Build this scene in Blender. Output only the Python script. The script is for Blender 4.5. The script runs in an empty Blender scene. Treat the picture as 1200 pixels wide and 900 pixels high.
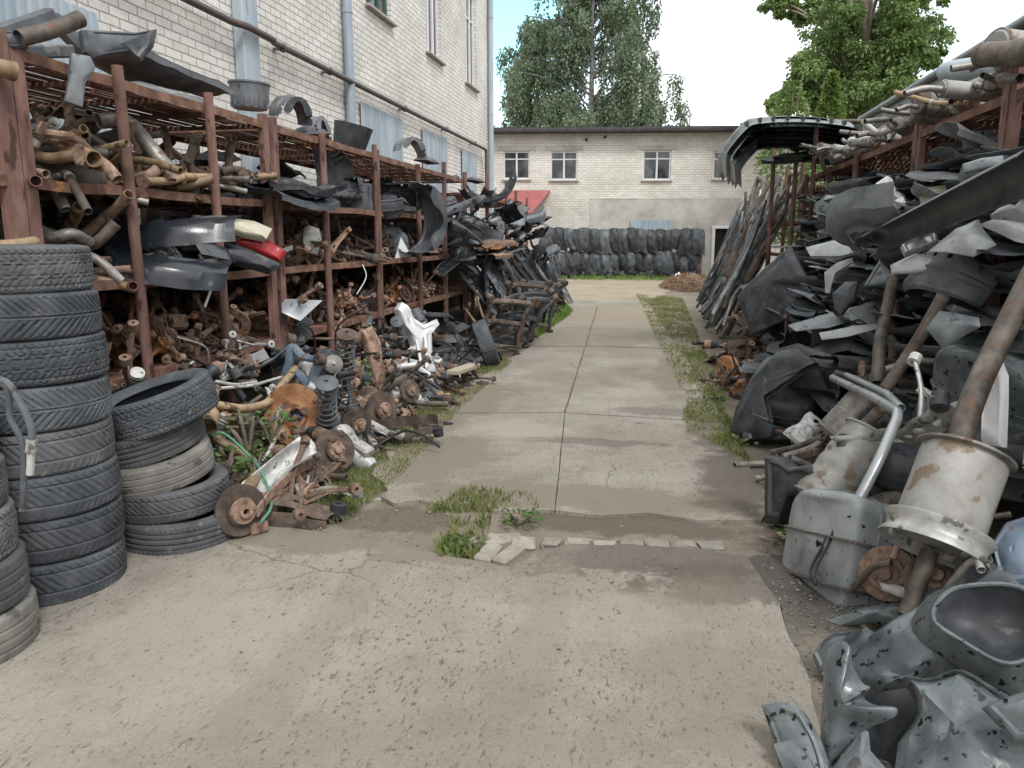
import bpy, bmesh, math, random
from math import sin, cos, pi, radians, atan, sqrt
from mathutils import Vector, Matrix, Euler, Quaternion, noise

# ------------------------------------------------------------------ camera, sky, sun
scene = bpy.context.scene
COL = scene.collection
TH = atan(171 / 900.0); PS = atan(178 / 900.0 * cos(TH)); EYE = 1.65
cam_d = bpy.data.cameras.new('camera'); cam = bpy.data.objects.new('camera', cam_d); COL.objects.link(cam)
cam_d.sensor_width = 36; cam_d.lens = 27.0; cam_d.clip_start = 0.05; cam_d.clip_end = 1500
cam.location = (0, 0, EYE); cam.rotation_euler = (pi / 2 - TH, 0, PS)
scene.camera = cam

def ray(px, py):
    r = (px - 600) / 900.0; u = -(py - 450) / 900.0
    l = cos(TH) + u * sin(TH); v = -sin(TH) + u * cos(TH)
    return Vector((r * cos(PS) - l * sin(PS), r * sin(PS) + l * cos(PS), v))
def G(px, py, z=0.0):
    d = ray(px, py); return Vector((0, 0, EYE)) + d * ((z - EYE) / d.z)
def AX(px, py, x):
    d = ray(px, py); return Vector((0, 0, EYE)) + d * (x / d.x)
def AY(px, py, y):
    d = ray(px, py); return Vector((0, 0, EYE)) + d * (y / d.y)
def SR(px, py, off=0.0):      # a point on the slope of the right heap
    d = ray(px, py); a, b = 0.80 + off, 0.80
    return Vector((0, 0, EYE)) + d * ((a + b * EYE) / (d.x - b * d.z))
def SL(px, py, off=0.0):      # a point on the slope of the left heap
    d = ray(px, py); a, b = -2.0 + off, -1.3
    return Vector((0, 0, EYE)) + d * ((a + b * EYE) / (d.x - b * d.z))

SUN_EL = 52; SUN_AZ = 142        # azimuth clockwise from +Y
world = bpy.data.worlds.new('World'); scene.world = world; world.use_nodes = True
wn = world.node_tree; wn.nodes.clear()
def N(t, typ, **kw):
    n = t.nodes.new(typ)
    for k, v in kw.items(): setattr(n, k, v)
    return n
sky = N(wn, 'ShaderNodeTexSky', sky_type='NISHITA'); sky.sun_disc = False
sky.sun_elevation = radians(SUN_EL); sky.sun_rotation = radians(SUN_AZ)
tc = N(wn, 'ShaderNodeTexCoord')
nz = N(wn, 'ShaderNodeTexNoise'); nz.inputs['Scale'].default_value = 2.6; nz.inputs['Detail'].default_value = 9; nz.inputs['Roughness'].default_value = 0.55
wn.links.new(tc.outputs['Generated'], nz.inputs['Vector'])
def gap(px, py, r0, r1):
    d = ray(px, py).normalized()
    dp = N(wn, 'ShaderNodeVectorMath', operation='DOT_PRODUCT'); dp.inputs[1].default_value = d
    wn.links.new(tc.outputs['Generated'], dp.inputs[0])
    nn = N(wn, 'ShaderNodeMath', operation='MULTIPLY_ADD'); nn.inputs[1].default_value = 0.05
    wn.links.new(nz.outputs['Fac'], nn.inputs[0]); wn.links.new(dp.outputs['Value'], nn.inputs[2])
    mr = N(wn, 'ShaderNodeMapRange'); mr.interpolation_type = 'SMOOTHSTEP'
    mr.inputs['From Min'].default_value = cos(radians(r1)) + 0.025; mr.inputs['From Max'].default_value = cos(radians(r0)) + 0.025
    wn.links.new(nn.outputs[0], mr.inputs['Value']); return mr.outputs['Result']
g1 = gap(585, -20, 0.5, 13.5); g2 = gap(1240, 10, 3, 13)
g2m = N(wn, 'ShaderNodeMath', operation='MULTIPLY'); g2m.inputs[1].default_value = 0.35; wn.links.new(g2, g2m.inputs[0])
mx = N(wn, 'ShaderNodeMath', operation='MAXIMUM'); wn.links.new(g1, mx.inputs[0]); wn.links.new(g2m.outputs[0], mx.inputs[1])
cr = N(wn, 'ShaderNodeValToRGB'); cr.color_ramp.elements[0].position = 0.30; cr.color_ramp.elements[1].position = 0.62
cr.color_ramp.elements[0].color = (6.6, 7.0, 7.5, 1); cr.color_ramp.elements[1].color = (10.6, 10.6, 10.5, 1)
wn.links.new(nz.outputs['Fac'], cr.inputs['Fac'])
sm = N(wn, 'ShaderNodeMix', data_type='RGBA'); sm.blend_type = 'MULTIPLY'; sm.inputs['Factor'].default_value = 1.0
wn.links.new(sky.outputs['Color'], sm.inputs['A']); sm.inputs['B'].default_value = (1.9, 2.45, 1.95, 1)
cm = N(wn, 'ShaderNodeMix', data_type='RGBA')
wn.links.new(mx.outputs[0], cm.inputs['Factor']); wn.links.new(cr.outputs['Color'], cm.inputs['A']); wn.links.new(sm.outputs['Result'], cm.inputs['B'])
bg = N(wn, 'ShaderNodeBackground'); bg.inputs['Strength'].default_value = 0.1
wo = N(wn, 'ShaderNodeOutputWorld')
wn.links.new(cm.outputs['Result'], bg.inputs['Color']); wn.links.new(bg.outputs[0], wo.inputs['Surface'])

sun_d = bpy.data.lights.new('sun', 'SUN'); sun = bpy.data.objects.new('sun', sun_d); COL.objects.link(sun)
sun_d.energy = 1.2; sun_d.angle = radians(14); sun_d.color = (1.0, 0.98, 0.955)
sd = Vector((sin(radians(SUN_AZ)) * cos(radians(SUN_EL)), cos(radians(SUN_AZ)) * cos(radians(SUN_EL)), sin(radians(SUN_EL))))
sun.rotation_euler = sd.to_track_quat('Z', 'Y').to_euler(); sun.location = (6, -8, 14)
scene.view_settings.view_transform = 'Standard'; scene.view_settings.look = 'None'
scene.view_settings.exposure = 0.78; scene.view_settings.gamma = 1.0; scene.view_settings.use_curve_mapping = False
scene.cycles.max_bounces = 5; scene.cycles.diffuse_bounces = 4; scene.cycles.glossy_bounces = 3
scene.cycles.transmission_bounces = 3; scene.cycles.transparent_max_bounces = 4
scene.cycles.use_denoising = True
scene.cycles.caustics_reflective = False; scene.cycles.caustics_refractive = False

# ------------------------------------------------------------------ materials
def mat(name, cols, rough=0.7, metal=0.0, scale=6.0, detail=6.0, bump=0.3, bscale=40.0, dist=0.01, spots=None, spot_scale=30.0,
        spot_at=0.62, vary=0.25, spot_rough=None, stretch=(1, 1, 1), world_pos=False, spec=0.4):
    """colours blended by noise in the object's own space, a second speckle layer, small bump, a tint that changes from object to object"""
    m = bpy.data.materials.new(name); m.use_nodes = True; t = m.node_tree
    b = t.nodes['Principled BSDF']; L = t.links.new
    tcn = N(t, 'ShaderNodeTexCoord'); oi = N(t, 'ShaderNodeObjectInfo')
    mp = N(t, 'ShaderNodeMapping'); mp.inputs['Scale'].default_value = stretch
    if world_pos:
        geo = N(t, 'ShaderNodeNewGeometry'); L(geo.outputs['Position'], mp.inputs['Vector'])
    else:
        L(tcn.outputs['Object'], mp.inputs['Vector'])
        off = N(t, 'ShaderNodeVectorMath', operation='SCALE'); off.inputs[0].default_value = (37, 19, 53); L(oi.outputs['Random'], off.inputs['Scale'])
        L(off.outputs[0], mp.inputs['Location'])
    n1 = N(t, 'ShaderNodeTexNoise'); n1.inputs['Scale'].default_value = scale; n1.inputs['Detail'].default_value = detail; n1.inputs['Roughness'].default_value = 0.65
    L(mp.outputs[0], n1.inputs['Vector'])
    r = N(t, 'ShaderNodeValToRGB'); el = r.color_ramp.elements
    k = len(cols)
    while len(el) < k: el.new(0.5)
    for i, c in enumerate(cols):
        el[i].position = 0.33 + 0.36 * i / max(1, k - 1); el[i].color = (c[0], c[1], c[2], 1)
    L(n1.outputs['Fac'], r.inputs['Fac']); out = r.outputs['Color']; rg = None
    if spots:
        n2 = N(t, 'ShaderNodeTexNoise'); n2.inputs['Scale'].default_value = spot_scale; n2.inputs['Detail'].default_value = 3
        L(mp.outputs[0], n2.inputs['Vector'])
        mr = N(t, 'ShaderNodeMapRange'); mr.inputs['From Min'].default_value = spot_at; mr.inputs['From Max'].default_value = spot_at + 0.05
        L(n2.outputs['Fac'], mr.inputs['Value'])
        mx_ = N(t, 'ShaderNodeMix', data_type='RGBA'); L(mr.outputs[0], mx_.inputs['Factor']); L(out, mx_.inputs['A'])
        mx_.inputs['B'].default_value = (*spots, 1); out = mx_.outputs['Result']
        if spot_rough is not None:
            rm = N(t, 'ShaderNodeMapRange'); rm.inputs['To Min'].default_value = rough; rm.inputs['To Max'].default_value = spot_rough
            L(mr.outputs[0], rm.inputs['Value']); rg = rm.outputs[0]
    if vary:
        hv = N(t, 'ShaderNodeHueSaturation'); vm = N(t, 'ShaderNodeMapRange')
        vm.inputs['To Min'].default_value = 1 - vary; vm.inputs['To Max'].default_value = 1 + vary
        L(oi.outputs['Random'], vm.inputs['Value']); L(vm.outputs[0], hv.inputs['Value']); L(out, hv.inputs['Color']); out = hv.outputs['Color']
    L(out, b.inputs['Base Color'])
    b.inputs['Metallic'].default_value = metal; b.inputs['Specular IOR Level'].default_value = spec
    if rg is None:
        rr = N(t, 'ShaderNodeMapRange'); rr.inputs['To Min'].default_value = max(0.05, rough - 0.14); rr.inputs['To Max'].default_value = min(1, rough + 0.14)
        L(n1.outputs['Fac'], rr.inputs['Value']); rg = rr.outputs[0]
    L(rg, b.inputs['Roughness'])
    if bump:
        n3 = N(t, 'ShaderNodeTexNoise'); n3.inputs['Scale'].default_value = bscale; n3.inputs['Detail'].default_value = 4
        L(mp.outputs[0], n3.inputs['Vector'])
        bp = N(t, 'ShaderNodeBump'); bp.inputs['Strength'].default_value = bump; bp.inputs['Distance'].default_value = dist
        L(n3.outputs['Fac'], bp.inputs['Height']); L(bp.outputs[0], b.inputs['Normal'])
    return m

MT = {}
MT['post'] = mat('rusty_red_steel', [(.11, .062, .052), (.19, .105, .085), (.27, .165, .135)], .8, 0, 9, bump=.5, bscale=60, dist=.004, spots=(.07, .035, .028), spot_scale=14, spot_at=.6, vary=.18, stretch=(1, 1, .35))
MT['shelf'] = mat('rusty_shelf_steel', [(.09, .045, .032), (.19, .10, .07), (.30, .19, .14)], .85, 0, 7, bump=.5, bscale=50, dist=.004, spots=(.33, .16, .07), spot_scale=9, spot_at=.62, vary=.12)
MT['backsheet'] = mat('dark_back_sheet', [(.035, .034, .034), (.075, .07, .066)], .9, 0, 3, bump=.2)
MT['rust'] = mat('rust_brown', [(.12, .075, .055), (.24, .16, .118), (.36, .262, .20)], .85, .1, 16, bump=.6, bscale=70, dist=.006, spots=(.34, .23, .155), spot_scale=22, spot_at=.6, vary=.35)
MT['rust_orange'] = mat('rust_orange', [(.18, .08, .035), (.33, .16, .075), (.44, .25, .13)], .88, 0, 10, bump=.6, bscale=60, dist=.006, spots=(.14, .06, .03), spot_scale=14, spot_at=.6, vary=.25)
MT['rust_dark'] = mat('rust_dark', [(.06, .046, .039), (.125, .093, .075), (.21, .158, .125)], .85, .1, 14, bump=.6, bscale=70, dist=.006, vary=.35)
MT['pipe_tan'] = mat('tan_weathered_pipe', [(.20, .135, .075), (.32, .23, .14), (.42, .33, .22)], .6, .25, 12, bump=.25, bscale=50, dist=.003, spots=(.12, .065, .04), spot_scale=12, spot_at=.6, vary=.25)
MT['pipe_grey'] = mat('grey_exhaust_steel', [(.13, .12, .11), (.25, .235, .215), (.38, .36, .33)], .5, .45, 11, bump=.25, bscale=50, dist=.003, spots=(.17, .10, .065), spot_scale=12, spot_at=.6, vary=.25)
MT['pipe_brown'] = mat('brown_exhaust_steel', [(.075, .062, .053), (.14, .118, .10), (.22, .19, .165)], .6, .3, 10, bump=.3, bscale=50, dist=.003, spots=(.16, .10, .07), spot_scale=12, spot_at=.62, vary=.25)
MT['alu'] = mat('dull_aluminium', [(.30, .30, .29), (.46, .46, .44), (.58, .57, .54)], .5, .35, 12, bump=.3, bscale=60, dist=.003, spots=(.17, .16, .14), spot_scale=18, spot_at=.6, vary=.2)
MT['silencer'] = mat('pale_silencer_steel', [(.19, .183, .168), (.285, .278, .26), (.37, .363, .343)], .6, .12, 5, bump=.15, bscale=30, dist=.004, spots=(.19, .145, .105), spot_scale=8, spot_at=.6, vary=.12)
MT['plastic_black'] = mat('black_plastic', [(.022, .024, .027), (.042, .046, .052), (.085, .09, .097)], .5, 0, 6, bump=.15, bscale=60, dist=.003, spots=(.11, .11, .105), spot_scale=10, spot_at=.66, vary=.3)
MT['plastic_dark'] = mat('dark_grey_plastic', [(.045, .05, .056), (.08, .088, .098), (.135, .145, .155)], .5, 0, 5, bump=.2, bscale=60, dist=.003, spots=(.16, .16, .15), spot_scale=9, spot_at=.66, vary=.3)
MT['plastic_grey'] = mat('grey_plastic', [(.10, .11, .12), (.16, .175, .19), (.22, .235, .25)], .55, 0, 5, bump=.2, bscale=60, dist=.003, spots=(.07, .07, .07), spot_scale=12, spot_at=.64, vary=.25)
MT['plastic_wet'] = mat('wet_blue_grey_plastic', [(.05, .062, .068), (.115, .134, .142), (.22, .243, .252)], .27, 0, 4, bump=.35, bscale=9, dist=.02, spots=(.008, .01, .012), spot_scale=30, spot_at=.615, spot_rough=.16, vary=.12, spec=.55)
MT['sheet_pale'] = mat('pale_sheet_metal', [(.22, .23, .23), (.32, .335, .335), (.44, .45, .445)], .5, .2, 4, bump=.15, bscale=35, dist=.004, spots=(.20, .17, .14), spot_scale=10, spot_at=.62, vary=.22)
MT['sheet_grey'] = mat('grey_sheet_metal', [(.10, .112, .12), (.18, .198, .208), (.28, .298, .308)], .45, .2, 4, bump=.15, bscale=35, dist=.004, spots=(.08, .075, .07), spot_scale=10, spot_at=.62, vary=.3)
MT['paint_dark'] = mat('dark_car_paint', [(.012, .015, .02), (.025, .03, .038)], .25, 0, 4, bump=.05, spots=(.09, .09, .088), spot_scale=7, spot_at=.62, vary=.3, spec=.6)
MT['paint_silver'] = mat('silver_car_paint', [(.32, .34, .36), (.45, .47, .49)], .3, .4, 4, bump=.05, spots=(.15, .14, .13), spot_scale=9, spot_at=.64, vary=.15, spec=.5)
MT['paint_cream'] = mat('cream_car_paint', [(.55, .52, .40), (.68, .65, .52)], .35, 0, 4, bump=.05, spots=(.2, .18, .15), spot_scale=9, spot_at=.66, vary=.05)
MT['paint_red'] = mat('red_car_paint', [(.28, .018, .025), (.42, .03, .04)], .3, 0, 4, bump=.05, spots=(.1, .02, .02), spot_scale=9, spot_at=.66, vary=.05)
MT['paint_blue'] = mat('blue_grey_paint', [(.10, .14, .19), (.17, .22, .28), (.24, .29, .35)], .5, .1, 5, bump=.2, bscale=40, dist=.003, spots=(.2, .13, .09), spot_scale=10, spot_at=.62, vary=.15)
MT['white'] = mat('white_plastic', [(.62, .62, .63), (.78, .78, .79)], .45, 0, 6, bump=.1, spots=(.42, .41, .39), spot_scale=10, spot_at=.66, vary=.04)
MT['galv'] = mat('galvanised_sheet', [(.27, .33, .38), (.36, .42, .47), (.44, .50, .545)], .5, .15, 3, bump=.1, spots=(.25, .25, .24), spot_scale=6, spot_at=.66, vary=.06, stretch=(1, 1, .2))
MT['cable'] = mat('black_cable', [(.012, .012, .013), (.03, .03, .03)], .5, 0, 10, bump=.1, vary=.2)
MT['green'] = mat('green_hose', [(.06, .19, .11), (.14, .33, .22)], .5, 0, 10, bump=.1, vary=.05)
MT['tape'] = mat('blue_tape', [(.02, .09, .35), (.03, .14, .5)], .5, 0, 10, bump=.1, vary=0)
MT['pale_tube'] = mat('pale_plastic_tube', [(.5, .51, .5), (.68, .69, .68)], .5, 0, 10, bump=.1, vary=.1)
MT['tank_grey'] = mat('pale_grey_wet_plastic', [(.17, .185, .19), (.25, .265, .27), (.33, .345, .345)], .42, 0, 4, bump=.15, bscale=40, dist=.004, spots=(.012, .014, .016), spot_scale=26, spot_at=.66, spot_rough=.2, vary=.08)
MT['brass'] = mat('dull_brass', [(.25, .18, .09), (.38, .29, .16)], .5, .5, 14, bump=.2, vary=.1)
MT['wood'] = mat('grey_board', [(.30, .25, .19), (.45, .39, .31)], .85, 0, 5, bump=.4, bscale=40, stretch=(1, 8, 8), vary=.15)
MT['rub_dark'] = mat('tyre_rubber', [(.04, .046, .053), (.07, .077, .087), (.115, .123, .132)], .75, 0, 5, bump=.3, bscale=80, dist=.003, spots=(.12, .12, .115), spot_scale=13, spot_at=.69, vary=.2)
MT['rub_mid'] = mat('dusty_tyre_rubber', [(.066, .072, .077), (.108, .114, .12), (.165, .17, .17)], .85, 0, 5, bump=.3, bscale=80, dist=.003, spots=(.18, .17, .155), spot_scale=11, spot_at=.64, vary=.18)
MT['rub_pale'] = mat('pale_dusty_tyre_rubber', [(.13, .127, .115), (.20, .19, .172), (.27, .255, .23)], .9, 0, 5, bump=.3, bscale=80, dist=.003, spots=(.09, .088, .08), spot_scale=9, spot_at=.6, vary=.08)
MT['stone'] = mat('pale_kerb_stone', [(.21, .19, .16), (.28, .257, .22), (.34, .316, .275)], .9, 0, 8, bump=.5, bscale=40, dist=.006, vary=.2)
MT['bark'] = mat('bark', [(.12, .10, .08), (.24, .20, .16), (.34, .30, .25)], .9, 0, 5, bump=.8, bscale=14, dist=.03, vary=0, stretch=(1, 1, .25))
MT['bark_birch'] = mat('birch_bark', [(.06, .055, .05), (.20, .19, .175), (.36, .35, .33)], .8, 0, 3, bump=.4, bscale=10, dist=.02, vary=0, stretch=(1, 1, 2.5))
def leafmat(name, cols, scale=1.0):
    m = mat(name, cols, .55, 0, scale, 4, bump=0, vary=0, world_pos=True)
    t = m.node_tree; b = t.nodes['Principled BSDF']; o = [n for n in t.nodes if n.type == 'OUTPUT_MATERIAL'][0]
    tr = N(t, 'ShaderNodeBsdfTranslucent'); ms = N(t, 'ShaderNodeMixShader'); ms.inputs[0].default_value = .28
    src = b.inputs['Base Color'].links[0].from_socket
    t.links.new(src, tr.inputs['Color']); t.links.new(b.outputs[0], ms.inputs[1]); t.links.new(tr.outputs[0], ms.inputs[2]); t.links.new(ms.outputs[0], o.inputs['Surface'])
    return m
MT['leaf_birch'] = leafmat('birch_leaves', [(.115, .16, .10), (.17, .225, .135), (.235, .29, .18)], .6)
MT['leaf_maple'] = leafmat('broad_leaves', [(.11, .175, .055), (.18, .265, .085), (.26, .36, .13)], .7)
MT['leaf_young'] = leafmat('young_leaves', [(.14, .22, .06), (.24, .32, .09)], 2)
MT['leaf_weed'] = leafmat('weed_leaves', [(.07, .13, .03), (.13, .21, .06)], 4)
MT['grass'] = leafmat('short_grass', [(.15, .20, .05), (.22, .245, .095), (.32, .285, .15)], 2.2)
MT['grass_lush'] = leafmat('lush_grass', [(.10, .17, .035), (.17, .27, .06), (.24, .33, .09)], 1.2)
MT['straw'] = mat('brown_leaf_litter', [(.11, .065, .04), (.21, .135, .085), (.30, .21, .14)], .9, 0, 14, bump=0, vary=0, world_pos=True)
MT['gravel'] = mat('loose_grit', [(.11, .095, .08), (.24, .215, .185), (.36, .33, .29)], .95, 0, 30, bump=.2, vary=0, world_pos=True)
MT['roof'] = mat('dark_roofing', [(.04, .038, .038), (.085, .08, .078)], .85, 0, 4, bump=.3, vary=0)
MT['red_roof'] = mat('red_metal_roof', [(.30, .09, .085), (.38, .14, .13)], .6, 0, 3, bump=.1, vary=0)
MT['frame_white'] = mat('white_window_frame', [(.62, .62, .61), (.75, .75, .74)], .5, 0, 6, bump=.1, vary=.03)
MT['frame_green'] = mat('green_window_frame', [(.04, .09, .08), (.09, .15, .13)], .6, 0, 6, bump=.1, vary=.03)
MT['concrete_sill'] = mat('concrete_trim', [(.30, .29, .26), (.42, .40, .37)], .9, 0, 5, bump=.3, vary=.05)
MT['gutter'] = mat('zinc_fascia', [(.16, .20, .21), (.25, .29, .30), (.33, .37, .38)], .45, .25, 3, bump=.1, vary=0, stretch=(1, .3, 1))
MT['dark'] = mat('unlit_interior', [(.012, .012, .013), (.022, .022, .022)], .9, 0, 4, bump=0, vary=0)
MT['pipe_wall'] = mat('dark_wall_pipe', [(.075, .062, .055), (.13, .11, .10)], .6, .1, 6, bump=.2, vary=0)
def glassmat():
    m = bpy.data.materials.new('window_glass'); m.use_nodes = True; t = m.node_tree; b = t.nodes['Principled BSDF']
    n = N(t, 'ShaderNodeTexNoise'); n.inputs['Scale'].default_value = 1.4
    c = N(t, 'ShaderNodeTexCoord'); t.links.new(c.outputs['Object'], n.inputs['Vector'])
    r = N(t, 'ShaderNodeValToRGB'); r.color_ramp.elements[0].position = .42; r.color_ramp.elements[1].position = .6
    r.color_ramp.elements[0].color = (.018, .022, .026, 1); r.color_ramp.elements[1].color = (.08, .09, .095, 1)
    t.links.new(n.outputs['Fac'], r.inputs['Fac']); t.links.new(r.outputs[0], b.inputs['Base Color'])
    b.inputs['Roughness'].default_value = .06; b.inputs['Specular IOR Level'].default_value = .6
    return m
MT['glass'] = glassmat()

def brickmat(name, c1, c2, mortar, bw, bh, plaster=None):
    m = bpy.data.materials.new(name); m.use_nodes = True; t = m.node_tree; b = t.nodes['Principled BSDF']; L = t.links.new
    tcn = N(t, 'ShaderNodeTexCoord'); sp = N(t, 'ShaderNodeSeparateXYZ'); L(tcn.outputs['Object'], sp.inputs[0])
    cb = N(t, 'ShaderNodeCombineXYZ'); xy = N(t, 'ShaderNodeMath', operation='ADD'); L(sp.outputs['X'], xy.inputs[0]); L(sp.outputs['Y'], xy.inputs[1]); L(xy.outputs[0], cb.inputs['X']); L(sp.outputs['Z'], cb.inputs['Y'])
    wob = N(t, 'ShaderNodeTexNoise'); wob.inputs['Scale'].default_value = 5; L(tcn.outputs['Object'], wob.inputs['Vector'])
    wv = N(t, 'ShaderNodeVectorMath', operation='MULTIPLY_ADD'); wv.inputs[1].default_value = (.018, .018, 0)
    L(wob.outputs['Color'], wv.inputs[0]); L(cb.outputs[0], wv.inputs[2])
    br = N(t, 'ShaderNodeTexBrick'); br.inputs['Scale'].default_value = 1; br.inputs['Brick Width'].default_value = bw; br.inputs['Row Height'].default_value = bh
    br.inputs['Mortar Size'].default_value = .007; br.inputs['Mortar Smooth'].default_value = .3; br.inputs['Bias'].default_value = -.1
    br.inputs['Color1'].default_value = (*c1, 1); br.inputs['Color2'].default_value = (*c2, 1); br.inputs['Mortar'].default_value = (*mortar, 1)
    L(wv.outputs[0], br.inputs['Vector'])
    n = N(t, 'ShaderNodeTexNoise'); n.inputs['Scale'].default_value = .55; n.inputs['Detail'].default_value = 9; n.inputs['Roughness'].default_value = .7
    L(tcn.outputs['Object'], n.inputs['Vector'])
    r = N(t, 'ShaderNodeValToRGB'); r.color_ramp.elements[0].position = .30; r.color_ramp.elements[1].position = .66
    r.color_ramp.elements[0].color = (.70, .665, .615, 1); r.color_ramp.elements[1].color = (1.06, 1.04, 1.0, 1)
    L(n.outputs['Fac'], r.inputs['Fac'])
    mm = N(t, 'ShaderNodeMix', data_type='RGBA'); mm.blend_type = 'MULTIPLY'; mm.inputs['Factor'].default_value = 1
    L(br.outputs['Color'], mm.inputs['A']); L(r.outputs['Color'], mm.inputs['B'])
    fn = N(t, 'ShaderNodeTexNoise'); fn.inputs['Scale'].default_value = 22; fn.inputs['Detail'].default_value = 5; L(tcn.outputs['Object'], fn.inputs['Vector'])
    fr = N(t, 'ShaderNodeMapRange'); fr.inputs['To Min'].default_value = .78; fr.inputs['To Max'].default_value = 1.18; L(fn.outputs['Fac'], fr.inputs['Value'])
    m2 = N(t, 'ShaderNodeVectorMath', operation='SCALE'); L(mm.outputs['Result'], m2.inputs[0]); L(fr.outputs[0], m2.inputs['Scale'])
    L(m2.outputs[0], b.inputs['Base Color']); b.inputs['Roughness'].default_value = .92; b.inputs['Specular IOR Level'].default_value = .2
    hm = N(t, 'ShaderNodeMath', operation='MULTIPLY_ADD'); hm.inputs[1].default_value = -1; L(br.outputs['Fac'], hm.inputs[0])
    h2 = N(t, 'ShaderNodeMath', operation='MULTIPLY'); h2.inputs[1].default_value = .35; L(fn.outputs['Fac'], h2.inputs[0]); L(h2.outputs[0], hm.inputs[2])
    bp = N(t, 'ShaderNodeBump'); bp.inputs['Strength'].default_value = .8; bp.inputs['Distance'].default_value = .012; L(hm.outputs[0], bp.inputs['Height']); L(bp.outputs[0], b.inputs['Normal'])
    return m
MT['brick_white'] = brickmat('white_silicate_brick', (.82, .82, .81), (.71, .705, .685), (.38, .378, .37), .26, .088)
MT['brick_far'] = brickmat('cream_silicate_brick', (.82, .81, .785), (.71, .695, .66), (.48, .468, .445), .26, .10)
MT['brick_shed'] = brickmat('dull_shed_brick', (.24, .18, .14), (.17, .13, .105), (.20, .18, .16), .26, .08)
MT['plaster'] = mat('stained_render', [(.36, .335, .295), (.48, .455, .41), (.58, .555, .51)], .92, 0, 1.4, 8, bump=.2, vary=0)

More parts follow.
